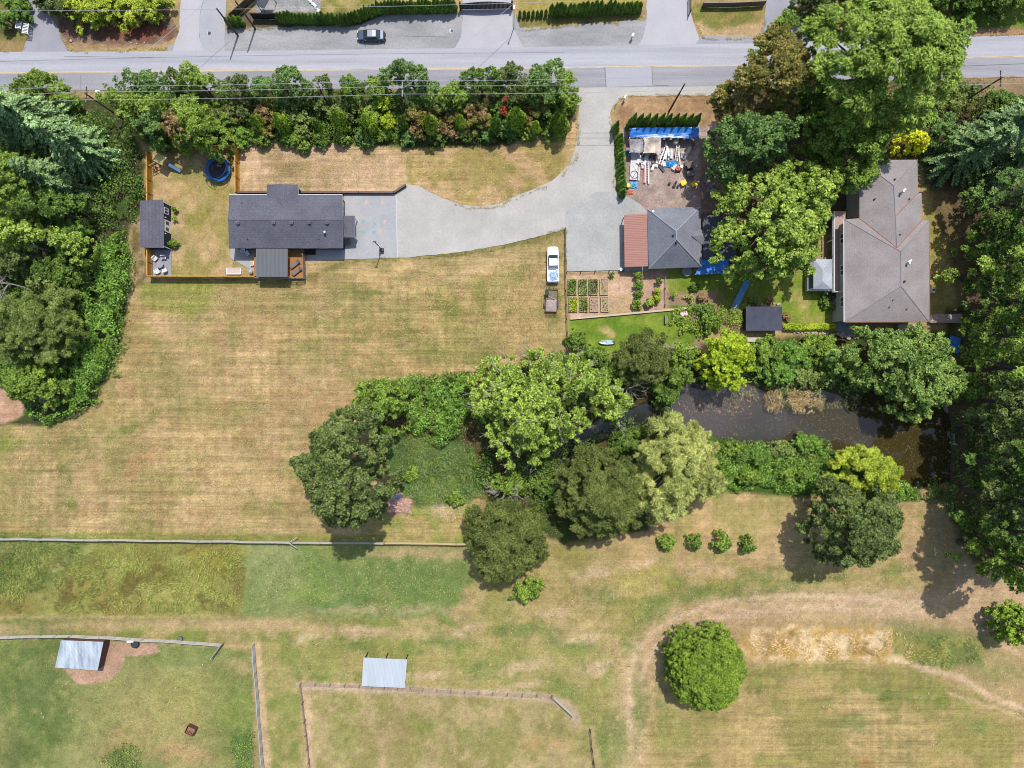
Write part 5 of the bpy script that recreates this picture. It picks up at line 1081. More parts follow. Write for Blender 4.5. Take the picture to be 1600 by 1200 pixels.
# ---- roadside belt
G_B = 'roadside belt of trees south of the road'
ordn = ['first', 'second', 'third', 'fourth', 'fifth', 'sixth', 'seventh', 'eighth', 'ninth', 'tenth', 'eleventh', 'twelfth', 'thirteenth', 'fourteenth', 'fifteenth', 'sixteenth', 'seventeenth', 'eighteenth', 'nineteenth', 'twentieth', 'twenty-first', 'twenty-second']
ordn += ['twenty-'+o_ for o_ in ordn[2:9]]+['thirtieth']+['thirty-'+o_ for o_ in ordn[:9]]
back = [(68, 140, 42, 20, 7, LM_mid), (232, 132, 36, 26, 8.5, LM_blueg), (283, 128, 18, 16, 6.5, LM_dark), (318, 134, 26, 22, 8, LM_mid), (378, 140, 26, 18, 7, LM_dark), (445, 136, 38, 24, 8.5, LM_blueg), (500, 140, 22, 16, 7, LM_dark), (550, 138, 24, 18, 7.5, LM_dgreen), (598, 132, 20, 16, 7, LM_mid), (645, 125, 36, 28, 9.5, LM_blueg), (705, 150, 24, 18, 6.5, LM_mid), (752, 130, 24, 24, 8.5, LM_dgreen), (800, 128, 28, 24, 8, LM_dark), (852, 125, 26, 30, 9.5, LM_blueg), (885, 140, 20, 24, 8, LM_mid)]
for i, (x, y, rx, ry, h, m_) in enumerate(back):
    T('broadleaf_tree', '%s tree from the left in the back row hanging over the road edge' % ordn[i], 'tree', ell(x, y+3, rx*1.22, ry*1.12, seed=i, jit=.16), 1.2, h, m_, .8, .27, .85, seed=100+i, group=G_B, fill=.72, rough=.9)
midr = [(195, 168, 20, LM_mid), (222, 178, 26, LM_yg), (262, 172, 20, LM_mid), (300, 178, 22, LM_yg), (245, 200, 24, LM_blueg), (285, 205, 22, LM_brown), (318, 208, 38, LM_bright), (352, 178, 22, LM_olive), (388, 168, 20, LM_dark), (415, 178, 18, LM_brown), (415, 196, 20, LM_ochre), (458, 172, 20, LM_dark), (470, 192, 22, LM_olive2), (510, 168, 20, LM_dark), (545, 176, 24, LM_olive), (580, 186, 18, LM_yg), (603, 165, 15, LM_lime), (606, 190, 12, LM_lime), (650, 182, 18, LM_ochre), (665, 195, 22, LM_brown), (700, 192, 24, LM_brown), (690, 170, 18, LM_olive), (738, 172, 16, LM_dark), (748, 180, 18, LM_brown), (745, 195, 20, LM_ochre), (785, 172, 16, LM_dgreen), (835, 178, 22, LM_ochre), (790, 196, 16, LM_blueg), (885, 158, 20, LM_mid), (350, 195, 18, LM_mid)]
for i, (x, y, r_, m_) in enumerate(midr):
    cn = {LM_mid: 'mid green', LM_yg: 'yellow-green', LM_blueg: 'blue-green', LM_brown: 'brownish dried', LM_bright: 'bright leafy green', LM_olive: 'dull olive', LM_dark: 'dark green', LM_ochre: 'ochre and green', LM_olive2: 'light olive', LM_lime: 'lime green', LM_dgreen: 'deep green'}[m_]
    near = y > 182; rank = sorted(q[0] for q in midr if (q[1] > 182) == near).index(x); tall_ = x < 345 and y > 160
    T('shrub', '%s shrub, %s from the left in the %s half of the roadside belt' % (cn, ordn[rank], 'field-side' if near else 'road-side'), 'shrub', ell(x, y, r_*(1.15 if tall_ else 1), r_*(1.05 if tall_ else .9), seed=i+30, jit=.16), 1.0, (9.5 if tall_ else 4.4 if y < 185 else 3.6), m_, .7, .26, .9, seed=140+i, group=G_B, fill=.7, rough=.9)
th = [thuja_proto(5.2, .95, 51, LM_thuja2), thuja_proto(5.0, 1.0, 52, LM_thuja2), thuja_proto(5.4, .9, 53, LM_thuja)]
for i, x in enumerate([395, 437, 483, 528, 574, 619, 673, 719, 769, 812, 838, 866, 884]):
    place(th, 800+(x-800)*.95+5*math.sin(i*4.1), 600-(600-181-4*math.sin(i*3.3))*.945, 1.28*(1+.22*math.sin(i*2.3)+.08*math.sin(i*5)), 'upright light green cedar column, %s from the left in the roadside belt' % ordn[i], 'cedar', G_B+' cedars', i, 'cedar_tree')
for i, (x, y, r_, m_) in enumerate([(255, 222, 16, LM_mid), (380, 214, 16, LM_bram), (410, 216, 14, LM_bright), (445, 216, 14, LM_dgreen), (470, 220, 15, LM_mid), (500, 216, 16, LM_dgreen), (535, 214, 14, LM_mid), (570, 214, 16, LM_blueg), (604, 208, 12, LM_bright), (640, 214, 14, LM_blueg), (680, 214, 16, LM_dgreen), (725, 206, 14, LM_dgreen), (765, 208, 15, LM_blueg), (796, 208, 14, LM_blueg), (828, 206, 14, LM_mid), (858, 204, 14, LM_dgreen), (880, 196, 14, LM_mid)]):
    shrub('%s low shrub from the left along the field side of the roadside belt' % ordn[i], x, y, r_, 2.2, m_, 180+i, G_B+' low shrubs', .26, rc=.5)
o = shrub('red-leaved shrub in the belt near the driveway', 791, 167, 7, 5.5, LM_red, 199, rc=.4, leaf=.24); shrub('second red-leaved shrub just below the other by the driveway end', 787, 180, 6, 4.6, LM_red, 198, rc=.35, leaf=.24)
thicket('undergrowth', [(165, 150), (300, 148), (600, 150), (895, 148), (893, 190), (880, 212), (700, 222), (600, 224), (420, 226), (240, 222)], 1.6, LM_dgreen, .3, .55, 35)

# ---- north side of the road
cp = [thuja_proto(4.0, .72, 61, LM_thuja), thuja_proto(3.8, .75, 62, LM_thuja), thuja_proto(4.2, .7, 63, LM_thuja)]
def hedge_line(pts, step, s, label, group, protos=None, jit=.12):
    i = 0; nn_ = 0
    for (x1, y1), (x2, y2) in zip(pts[:-1], pts[1:]):
        k = max(1, int(math.hypot(x2-x1, y2-y1)/step))
        for j in range(k):
            nn_ += 1
            t = j/k; q = (x1+(x2-x1)*t, y1+(y2-y1)*t)
            place(protos or cp, q[0]+random.uniform(-.6, .6), q[1]+random.uniform(-.6, .6), s*(1+random.uniform(-jit, jit)), '%s %s' % (ordn[nn_-1], label), 'cedar', group, i+int(x1), 'hedge_cedar', s*(1+random.uniform(-jit, jit)*1.4)); i += 1
hedge_line([(441, 34), (520, 36), (545, 38)], 5.6, .78, 'cedar from the left in the straight hedge left of the parked car', 'cedars of the hedge left of the parked car')
hedge_line([(545, 37), (575, 26), (600, 20)], 5.2, .8, 'cedar from the left in the slanting hedge above the parked car', 'cedars of the slanting hedge stretch')
hedge_line([(600, 19), (716, 17)], 5.6, .85, 'cedar from the left in the hedge ending at the black gate', 'cedars of the hedge left of the black gate')
hedge_line([(862, 24), (1004, 18)], 6.6, .85, 'cedar from the left in the hedge right of the black gate', 'cedars of the hedge right of the black gate')
hedge_line([(812, 26), (860, 24)], 6.2, .45, 'tiny young cedar from the left beside the black gate', 'young cedars beside the black gate', jit=.05)
hedge_line([(360, 40), (388, 38)], 6, .75, 'cedar in the short clump at the foot of the two thin poles', 'cedars at the foot of the poles')
gp = [None]
for i, (x, y, r_) in enumerate([(122, 14, 17), (145, 20, 19), (172, 18, 20), (200, 16, 20), (228, 14, 19), (252, 12, 17), (135, -6, 20), (185, -8, 22), (240, -8, 20)]):
    shrub('%s golden-green conifer mound along the verge at the top left' % ordn[i], x, y, r_, 4.6, LM_gold, 220+i, 'golden-green mounds at the top left', .3, 'golden_conifer', 'conifer', rc=.8, style='tuft')
for i, (x, y, r_) in enumerate([(66, -2, 16), (92, 6, 20), (110, 22, 12)]): shrub(['dark shrub touching the narrow drive at the top left', 'dark shrub between the narrow drive and the golden mounds', 'small dark shrub below the golden mounds at the narrow drive'][i], x, y, r_, 4.5, LM_dark, 235+i, rc=.7, leaf=.28)
for i, (x, y, r_) in enumerate([(10, 30, 14), (32, 26, 12), (26, 6, 16)]): shrub(['dark hedge shrub at the very top-left corner edge', 'dark hedge shrub behind the white slatted sign', 'taller dark hedge shrub above the white slatted sign'][i], x, y, r_, 3.2, LM_thuja, 240+i, rc=.6, leaf=.28, style='tuft')
for i, (x, y, r_, h) in enumerate([(1270, 0, 26, 7), (1305, -6, 30, 8), (1448, -4, 34, 6), (1500, -6, 34, 6), (1550, -8, 34, 6), (1596, -8, 30, 6), (1400, -10, 30, 7)]):
    shrub(['dark shrub at the top beside the corner drive', 'dark shrub behind the giant tree at the top', 'hedge bush just right of the giant tree at the top edge', 'hedge bush at the top edge, middle of the right corner', 'hedge bush at the top edge over the green lawn', 'hedge bush in the top-right corner', 'dark bush at the top edge hidden behind the giant tree'][i], x, y, r_, h, LM_dgreen if i > 1 else LM_dark, 245+i, rc=1.0, leaf=.3, group='dark bushes along the top edge')

# ---- storage-yard hedge
hp = [thuja_proto(6.2, .85, 71, LM_thuja, 2000, .95, 1.25), thuja_proto(5.8, .9, 72, LM_thuja, 2000, .95, 1.25)]
for i, x in enumerate([990, 1001, 1012, 1023, 1034, 1045, 1056, 1067, 1078, 1089]):
    place(hp, 800+(x-800)*.972, 600-(600-192)*.985, 1.05+.1*math.sin(i*3.1), '%s pointed cedar from the left in the row above the long blue tarp' % ordn[i], 'cedar', 'pointed cedars above the blue tarp', i, 'hedge_cedar', .96+.12*math.sin(i*3.1))
for i, y in enumerate(range(218, 306, 7)):
    place(hp, 967+.05*(y-218), y+2, .95+.06*math.sin(i*2.1), '%s low cedar from the top between driveway and storage yard' % ordn[i], 'cedar', 'low cedars between driveway and yard', i, 'hedge_cedar', .55+.05*math.sin(i*2.1))
place(hp, 957+3, 205, .85, 'single pointed cedar at the corner where driveway meets the cedar rows', 'cedar', None, 3, 'hedge_cedar', .8); place(hp, 980, 202, .5, 'short cedar left of the tall pointed row', 'cedar', None, 4, 'hedge_cedar', .5)
# ---- big trees at the upper right
G_R = 'large trees around the taupe house'
T('broadleaf_tree', 'giant light green feathery tree leaning over the road, the largest in the picture', 'tree', [(1268, 40), (1300, 8), (1350, -12), (1410, -14), (1448, 6), (1476, 34), (1502, 66), (1498, 110), (1490, 150), (1470, 186), (1430, 196), (1385, 190), (1340, 196), (1300, 170), (1272, 128), (1262, 80)], 12, 25, LM_bright, 1.75, .42, 1.1, 'tuft', seed=301, group=G_R, fill=1.05, rough=.6, flat=.1, gap=.24)
T('broadleaf_tree', 'ochre-tinged tree between the road and the giant light green tree', 'tree', [(1172, 78), (1196, 40), (1228, 52), (1262, 72), (1276, 110), (1268, 150), (1240, 172), (1200, 184), (1150, 176), (1124, 158), (1118, 142), (1146, 116), (1164, 100)], 7, 18, LM_ochre, 1.25, .34, seed=302, group=G_R)
T('broadleaf_tree', 'small green tree at the corner drive above the ochre tree', 'tree', [(1180, 66), (1200, 44), (1214, 30), (1232, 52), (1222, 72), (1196, 82)], 3, 13, LM_mid, 1.0, .32, seed=303, group=G_R)
T('broadleaf_tree', 'dark blue-green tree right of the storage yard', 'tree', [(1106, 206), (1126, 186), (1170, 178), (1215, 180), (1248, 196), (1240, 240), (1200, 262), (1150, 268), (1118, 288), (1102, 260)], 4, 15, LM_blueg, 1.3, .36, seed=304, group=G_R)
T('maple_tree', 'yellow-green maple beside the garage and the blue tarp', 'tree', [(1122, 280), (1150, 262), (1190, 258), (1230, 240), (1270, 246), (1312, 262), (1326, 286), (1316, 320), (1300, 345), (1300, 385), (1280, 412), (1250, 432), (1215, 440), (1180, 436), (1150, 424), (1124, 400), (1112, 368), (1124, 340), (1114, 305)], 4, 15, LM_yg, 1.25, .42, 1.05, seed=305, group=G_R, fill=.72)
T('broadleaf_tree', 'dark mid green tree under the giant tree, right of the blue-green one', 'tree', ell(1292, 206, 52, 44, seed=7), 3, 14, LM_mid, 1.3, .36, seed=306, group=G_R)
T('broadleaf_tree', 'green tree whose shadow falls on the taupe roof corner', 'tree', [(1290, 200), (1340, 190), (1380, 206), (1390, 232), (1370, 256), (1350, 288), (1334, 310), (1304, 300), (1296, 260)], 4, 14, LM_mid, 1.1, .34, seed=307, group=G_R)
T('broadleaf_tree', 'blue-green shrubby tree right of the bright yellow shrub', 'tree', ell(1470, 206, 26, 26, seed=9), 2, 6, LM_blueg, .9, .3, seed=308, group=G_R)
T('broadleaf_tree', 'dark shaded tree low between the ochre tree and the giant tree', 'tree', ell(1262, 150, 34, 46, seed=8), 2, 11, LM_dgreen, 1.1, .34, seed=309, group=G_R)
shrub('bright yellow shrub at the top of the taupe house', 1424, 224, 22, 6.5, LM_yellow, 310, leaf=.3, rc=.6, ry=22)
thicket('undergrowth', [(1270, 120), (1500, 130), (1600, 150), (1600, 180), (1440, 200), (1330, 190)], 2.5, LM_olive, .32, .7, 311)
for i, (x, y, rx, ry, m_) in enumerate([(1505, 145, 30, 16, LM_olive2), (1560, 160, 34, 16, LM_dgreen), (1470, 170, 26, 16, LM_olive2)]):
    T('shrub', ['olive roadside shrub just right of the giant tree', 'dark roadside shrub beside the right-hand utility pole', 'olive shrub tucked under the right side of the giant tree'][i], 'shrub', ell(x, y, rx, ry, seed=i), .5, 3.5, m_, .8, .28, seed=312+i)
conifer('grey-green fir right of the yellow shrub, nearest the taupe house', 1474, 258, 17, 5.0, LM_fir2, 321, G_R, dens=1.2)
conifer('tall fir between the taupe house fir and the right edge', 1512, 232, 20, 5.2, LM_fir2, 322, G_R, dens=1.2)
conifer('fir near the right edge just below the roadside shrubs', 1548, 214, 18, 5.0, LM_fir, 323, G_R, dens=1.2)
conifer('low fir at the right edge below the other firs', 1545, 270, 13, 4.4, LM_fir2, 324, G_R, dens=1.1)
G_W = 'tall trees in the row along the right edge'
for i, (x, y, h, m_) in enumerate([(1520, 330, 16, LM_blueg), (1518, 382, 17, LM_dgreen), (1512, 432, 18, LM_yg), (1510, 482, 19, LM_dgreen), (1508, 530, 20, LM_mid), (1510, 578, 20, LM_mid), (1512, 626, 21, LM_dark), (1508, 672, 21, LM_dark), (1510, 718, 21, LM_dgreen), (1506, 764, 22, LM_dark), (1508, 812, 22, LM_dgreen), (1504, 850, 20, LM_mid)]):
    k = 1/(1-(h*.5)/H); T('broadleaf_tree', '%s tall tree from the top in the row down the right edge' % ordn[i], 'tree', ell(800+(x+4-800)*k, 600+(y-600)*k, 50, 46, seed=i), 2.5, h+2.5, m_, 1.25, .36, .95, seed=330+i, group=G_W, fill=.78, rough=.6, flat=.6)
conifer('dark conifer filling the gap at the right edge beside the third tall tree', 1585, 400, 12, 4.6, LM_fir2, 345, G_W); conifer('dark conifer at the right edge beside the pond outlet', 1590, 640, 13, 4.6, LM_fir2, 346, G_W)
T('broadleaf_tree', 'bright lit tree at the right edge below the end of the tall row', 'tree', ell(1600, 870, 40, 34, seed=12), 2, 12, LM_mid, 1.1, .34, seed=347, group=G_W)
thicket('undergrowth', [(1440, 240), (1520, 230), (1600, 260), (1600, 480), (1530, 480), (1520, 330), (1480, 280)], 1.6, LM_dgreen, .32, .35, 348)

thicket('undergrowth', [(1512, 480), (1560, 470), (1640, 470), (1640, 880), (1540, 880), (1514, 800)], 3.0, LM_dgreen, .32, .7, 349)
# ---- middle of the picture
G_C = 'trees around the creek'
T('walnut_tree', 'big dark green tree at the left end of the creek thicket', 'tree', [(520, 646), (544, 632), (574, 630), (598, 650), (600, 690), (600, 730), (618, 760), (602, 792), (590, 812), (556, 818), (528, 826), (506, 818), (492, 796), (486, 776), (470, 756), (452, 728), (456, 706), (488, 698), (482, 680), (500, 656)], 5, 25, LM_dark, 1.3, .36, 1.05, seed=401, group=G_C, fill=.95, gap=.08)
T('broadleaf_tree', 'green tree touching the upper right of the big dark tree', 'tree', [(548, 612), (570, 592), (610, 590), (640, 606), (642, 640), (625, 672), (596, 680), (566, 650), (550, 636)], 2, 9, LM_mid, 1.1, .32, seed=402, group=G_C)
T('willow_tree', 'large yellow-green tree with bare grey twigs in the middle of the picture', 'tree', [(742, 572), (772, 552), (806, 560), (836, 534), (870, 536), (898, 548), (930, 552), (960, 574), (984, 600), (1000, 640), (968, 662), (934, 664), (908, 690), (872, 706), (846, 724), (800, 728), (766, 708), (752, 676), (724, 650), (722, 618)], 4, 14, LM_yg, 1.15, .36, .95, seed=403, group=G_C, fill=.62, rough=.8, twigs=80)
T('willow_tree', 'dark olive tree below the vegetable garden lawn', 'tree', [(962, 540), (990, 516), (1030, 520), (1046, 548), (1040, 590), (1010, 606), (975, 596), (956, 568)], 3, 10, LM_olive, 1.1, .2, 1, 'willow', seed=404, group=G_C, gap=.1)
T('broadleaf_tree', 'bright lime-green round tree at the left end of the pond', 'tree', [(1096, 530), (1118, 508), (1150, 512), (1172, 534), (1180, 566), (1168, 594), (1142, 612), (1110, 606), (1092, 580), (1088, 552)], 2, 9, LM_lime, .95, .32, 1, seed=405, group=G_C)
T('willow_tree', 'pale yellow willow at the left end of the pond south bank', 'tree', [(1005, 652), (1040, 640), (1072, 652), (1106, 662), (1128, 690), (1126, 720), (1142, 752), (1122, 778), (1090, 772), (1074, 806), (1040, 822), (1006, 812), (994, 770), (1000, 730), (990, 700), (1010, 680)], 4, 14, LM_pale, 1.2, .24, 1.05, 'willow', seed=406, group=G_C, fill=.75, gap=.22)
T('willow_tree', 'dark olive willow left of the pale yellow willow', 'tree', [(866, 750), (888, 716), (930, 700), (974, 706), (1002, 740), (1008, 790), (1000, 826), (968, 842), (930, 848), (900, 832), (876, 796)], 3, 13, LM_olive, 1.4, .2, 1.2, 'willow', seed=407, group=G_C, gap=.1)
T('willow_tree', 'round dark olive bush-like tree where the timber fence ends', 'tree', [(732, 800), (752, 782), (790, 776), (834, 784), (856, 820), (858, 860), (838, 896), (800, 910), (756, 906), (734, 880), (726, 840)], 2, 12, LM_olive, 1.5, .2, 1.2, 'willow', seed=408, group=G_C, gap=.1)
shrub('bright green bush below the round dark olive tree at the fence end', 826, 919, 24, 3, LM_bright, 409, rc=.7, ry=19)
T('willow_tree', 'small yellow-green willow on the pond bank above the dark round tree', 'tree', [(1296, 736), (1316, 704), (1350, 696), (1386, 704), (1402, 732), (1398, 766), (1360, 778), (1320, 766), (1298, 758)], 1.5, 8, LM_gold, 1.2, .28, 1, 'tuft', seed=410, group=G_C, gap=.1)
T('broadleaf_tree', 'lone dark green round-crowned tree on the dry grass south of the pond', 'tree', [(1262, 800), (1276, 774), (1310, 756), (1350, 752), (1390, 766), (1410, 800), (1404, 846), (1376, 878), (1330, 892), (1288, 882), (1262, 850)], 3.5, 16, LM_dark, 1.15, .3, 1.1, seed=411, group='lone trees on the dry grass', gap=.22)
T('round_tree', 'dense bright green ball-shaped tree beside the curved track', 'tree', [(1040, 1030), (1052, 1000), (1078, 976), (1110, 978), (1140, 990), (1160, 1014), (1162, 1046), (1150, 1088), (1122, 1110), (1092, 1106), (1062, 1090), (1042, 1062)], 0.6, 10, leafmat('leaf_ball', (80, 108, 30), (146, 170, 56), trans=.25, sc=.8), .55, .2, 1.2, 'tuft', seed=412, group='lone trees on the dry grass', fill=1.3, rough=.15, flat=-.2, gap=0)
T('round_tree', 'dense green tree cut by the right edge near the bottom', 'tree', ell(1582, 972, 34, 38, seed=13), .4, 7.5, LM_thuja2, .9, .3, 1.1, seed=413, group='lone trees on the dry grass')
T('maple_tree', 'leafy light green tree at the right end of the pond', 'tree', [(1318, 530), (1350, 510), (1400, 504), (1452, 506), (1484, 520), (1486, 560), (1510, 590), (1500, 630), (1468, 652), (1430, 660), (1396, 650), (1384, 616), (1340, 608), (1316, 584), (1304, 556)], 3, 12, leafmat('leaf_fresh', (96, 130, 54), (156, 180, 90), trans=.34), 1.15, .34, 1.0, seed=414, group=G_C, fill=.75)
for i, (x, y, rx, ry, h, m_) in enumerate([(1066, 556, 24, 22, 4, LM_bright), (1060, 590, 24, 18, 4, LM_mid), (1205, 548, 24, 20, 3.5, LM_mid), (1240, 556, 26, 22, 4, LM_bram), (1275, 540, 26, 20, 3.5, LM_bright), (1300, 566, 26, 24, 4.5, LM_mid), (1215, 582, 30, 18, 3.5, LM_bram), (1262, 590, 28, 16, 3, LM_olive2), (1180, 560, 20, 26, 4, LM_mid), (1040, 620, 24, 20, 4, LM_dgreen), (930, 556, 26, 14, 3.5, LM_mid), (900, 536, 18, 12, 3, LM_dgreen), (960, 586, 24, 14, 4, LM_mid), (792, 756, 26, 16, 5, LM_mid), (850, 760, 22, 16, 4, LM_dgreen), (980, 690, 22, 20, 5, LM_dgreen), (1115, 500, 22, 16, 3, LM_mid), (1100, 486, 16, 12, 2.5, LM_dgreen), (708, 778, 12, 16, 2, LM_bright), (640, 742, 14, 12, 1.6, LM_bright)]):
    shrub(['bright bush just left of the lime-green round tree', 'green bush at the lower left of the lime-green round tree', 'green bush below the small dark-roofed shed', 'leafy bush above the middle of the pond', 'bright bush under the clipped hedge', 'green bush left of the leafy pond-end tree', 'low bush on the pond north bank, left', 'olive bush on the pond north bank beside the reeds', 'bush right of the lime-green round tree', 'dark bush at the pond left tip', 'bush beside the white tub below the garden lawn', 'dark bush at the lower end of the garden fence', 'bush between the twiggy tree and the dark olive tree', 'bush above the round dark olive tree at the fence end', 'dark bush between the two dark olive trees', 'dark bush between the creek and the pale willow', 'bush right of the pale box in the garden', 'dark bush at the end of the pale timber edging', 'small bright bush at the rough grass edge near the straw heap', 'small bright bush in the middle of the rough grass'][i], x, y, rx, h, m_, 430+i, leaf=.28, rc=.75, ry=ry)
bare_tree('bare grey-pink fallen branches left of the lime-green tree', 1062, 548, 4, 3.4, 461, 'dead_branches', 'dead tree', mat('twig_pink', C(196, 172, 162), .9, .15, 3), 9); bare_tree('bare pale branches at the right side of the twiggy yellow-green tree', 975, 606, 8, 3.2, 462, n1=8); bare_tree('bare grey branches between the creek and the round dark olive tree', 790, 762, 6, 3.2, 463, n1=9); bare_tree('bare thin grey sapling on the dry grass left of the garden fence', 828, 548, 5, 1.6, 464, n1=5); bare_tree('reddish bare sapling beside the lone dark round-crowned tree', 1262, 790, 3.5, 1.6, 465, n1=6, m=mat('twig_red', C(120, 84, 70), .9))
thicket('bramble', [(616, 598), (650, 584), (700, 580), (738, 584), (742, 620), (730, 660), (716, 694), (690, 692), (664, 682), (640, 680), (618, 650)], 2.4, LM_bram, .3, 1.1, 471)
thicket('bramble', [(1120, 684), (1150, 676), (1180, 696), (1215, 700), (1240, 684), (1270, 680), (1296, 704), (1304, 740), (1310, 770), (1250, 768), (1210, 774), (1170, 764), (1130, 768), (1110, 730)], 1.5, LM_bram, .26, 1.1, 472, relief=1.0, fade=2.2)
for i, (x, y, rx, ry, m_) in enumerate([(1150, 700, 18, 14, LM_mid), (1186, 716, 16, 12, LM_bram), (1222, 702, 20, 14, LM_olive2), (1262, 696, 22, 16, LM_bram), (1240, 740, 24, 12, LM_mid), (1170, 746, 22, 12, LM_bright)]):
    shrub(['leafy bush at the left end of the south pond bank', 'small bush second along the water side of the south pond bank', 'pale olive bush mid-way along the south pond bank', 'broad bush at the water edge left of the yellow-green willow', 'bush on the dry-grass side of the south pond bank, right', 'bright bush on the dry-grass side of the south pond bank, left'][i], x, y, rx, 3.0, m_, 760+i, leaf=.26, rc=.6, ry=ry)
thicket('bank_plants', [(1128, 690), (1180, 694), (1260, 682), (1296, 706), (1296, 736), (1200, 730), (1130, 724)], 2.8, leafmat('leaf_bank_pale', (112, 144, 66), (176, 194, 104)), .24, .4, 4725, relief=1.3, fade=3)
thicket('bramble', [(1392, 748), (1412, 744), (1438, 750), (1442, 776), (1404, 784)], 1.2, LM_bram, .28, 1.0, 473)
thicket('bramble', [(1442, 752), (1478, 752), (1488, 690), (1478, 620), (1494, 616), (1500, 720), (1492, 800), (1444, 790)], 1.2, LM_dgreen, .28, .9, 474)
thicket('bank_plants', [(1050, 560), (1100, 600), (1180, 560), (1300, 525), (1330, 560), (1344, 624), (1290, 610), (1228, 616), (1170, 600), (1100, 608), (1060, 600)], 1.5, leafmat('leaf_bank', (98, 136, 62), (160, 182, 100)), .28, .8, 475)
thicket('bank_plants', [(890, 500), (904, 510), (912, 548), (960, 552), (990, 560), (960, 600), (900, 560), (886, 545)], 1.4, LM_mid, .28, .9, 476)
thicket('bank_plants', [(1062, 480), (1120, 474), (1162, 484), (1160, 512), (1100, 530), (1054, 520), (1046, 496)], 1.0, leafmat('leaf_mix', (110, 148, 46), (176, 190, 84), (190, 170, 120)), .26, .8, 477)
thicket('undergrowth', [(600, 690), (700, 700), (780, 716), (850, 700), (1000, 640), (1060, 640), (1010, 700), (900, 780), (860, 790), (820, 780), (740, 780)], .9, LM_meadow, .28, .5, 478, style='grass')
thicket('undergrowth', [(730, 700), (800, 730), (900, 690), (1000, 650), (1040, 640), (1020, 680), (900, 700), (870, 740), (880, 800), (860, 800), (830, 780), (760, 782), (740, 760)], 1.8, LM_dgreen, .3, .6, 479)
thicket('tall_grass', [(598, 690), (650, 678), (700, 696), (740, 710), (758, 760), (735, 786), (640, 796), (606, 752)], .7, leafmat('blade_rough', (90, 122, 60), (150, 168, 96)), .2, .8, 480, style='grass', fade=3)
thicket('reeds', [(1100, 604), (1180, 600), (1300, 612), (1350, 626), (1340, 640), (1290, 640), (1200, 634), (1110, 620)], .9, leafmat('blade_reed', (130, 140, 80), (200, 190, 140)), .2, .4, 4811, style='grass', fade=2)
thicket('reeds', [(1190, 606), (1220, 600), (1262, 604), (1286, 620), (1284, 640), (1250, 650), (1222, 642), (1196, 634)], 1.0, LM_straw, .2, .7, 481, style='grass', fade=2.5)
thicket('floating_leaves', [(1050, 596), (1490, 596), (1488, 752), (1400, 745), (1300, 700), (1100, 680)], .04, mat('pond_scum', C(150, 136, 100), .8, .25, 2), .14, .028, 4821, fade=.5).location.z = -.68
thicket('floating_leaves', [(1060, 616), (1110, 612), (1180, 612), (1200, 630), (1160, 650), (1100, 650), (1068, 640)], .05, mat('leaf_litter', C(168, 140, 112), .8, .3, 2), .22, .16, 482).location.z = -.68
# long grass, straw and meadow
thicket('tall_grass', [(-30, 852), (384, 854), (382, 960), (200, 962), (-30, 956)], .55, leafmat('blade_tall', (136, 146, 66), (188, 192, 104), (142, 124, 68), sc=.16), .22, .5, 483, style='grass', fade=3, warp=.3)
thicket('tall_grass', [(-30, 838), (60, 834), (150, 848), (130, 880), (70, 925), (-30, 940)], .7, LM_meadow, .22, .55, 484, style='grass', fade=5)
thicket('straw_grass', [(1170, 984), (1240, 980), (1400, 986), (1440, 1005), (1432, 1038), (1330, 1030), (1180, 1030), (1160, 1012)], .5, leafmat('blade_gold', (204, 166, 96), (246, 222, 166), (184, 152, 80), sc=.2), .22, .65, 485, style='grass', fade=3.5)
thicket('tall_grass', [(1420, 990), (1480, 985), (1530, 1005), (1545, 1030), (1480, 1048), (1430, 1042)], .6, leafmat('blade_mix', (110, 134, 62), (186, 186, 100)), .22, .6, 486, style='grass', fade=4)
thicket('meadow_grass', [(388, 858), (560, 858), (738, 862), (735, 905), (690, 966), (386, 960)], .25, leafmat('blade_lush', (122, 142, 72), (168, 180, 108)), .18, .16, 487, style='grass', fade=6)
thicket('tall_grass', [(0, 838), (180, 840), (456, 846), (560, 848), (560, 852), (0, 850)], .4, LM_meadow, .22, .8, 488, style='grass', edge=.4)
thicket('weeds', [(155, 1175), (200, 1160), (230, 1178), (220, 1215), (155, 1215)], .4, LM_mid, .2, .3, 489, fade=3); thicket('weeds', [(362, 1150), (378, 1132), (400, 1150), (400, 1215), (350, 1215)], .4, LM_mid, .2, .25, 490, fade=3)
thicket('dry_cuttings', [(672, 800), (700, 796), (735, 800), (732, 824), (712, 828), (690, 812)], .35, LM_straw, .22, .5, 491, style='grass')
def verge(pts, wd, m_, seed, dens=.5, h=.12, leaf=.16):
    sp = spline(pts); up, dn = [], []
    for i, p_ in enumerate(sp):
        a_, b_ = sp[max(0, i-1)], sp[min(len(sp)-1, i+1)]; dx, dy = b_[0]-a_[0], b_[1]-a_[1]; L_ = math.hypot(dx, dy)+1e-6; up.append((p_[0]-dy/L_*wd/2, p_[1]+dx/L_*wd/2)); dn.append((p_[0]+dy/L_*wd/2, p_[1]-dx/L_*wd/2))
    thicket('verge_grass', up+dn[::-1], h, m_, leaf, dens, seed, style='grass', edge=.3, fade=.25, warp=.35)
LM_verge = leafmat('blade_verge', (150, 142, 76), (200, 176, 112)); LM_vergeg = leafmat('blade_verge_green', (122, 130, 62), (164, 158, 88))
verge([(640, 404), (720, 396), (800, 382), (870, 363), (884, 357)], 5, LM_vergeg, 701); verge([(545, 407), (600, 406), (640, 404)], 5, LM_vergeg, 702)
verge([(672, 302), (722, 321), (770, 324), (862, 286), (892, 256), (903, 225), (905, 190)], 5, LM_verge, 703); verge([(884, 357), (885, 390), (886, 424)], 4, LM_vergeg, 704)
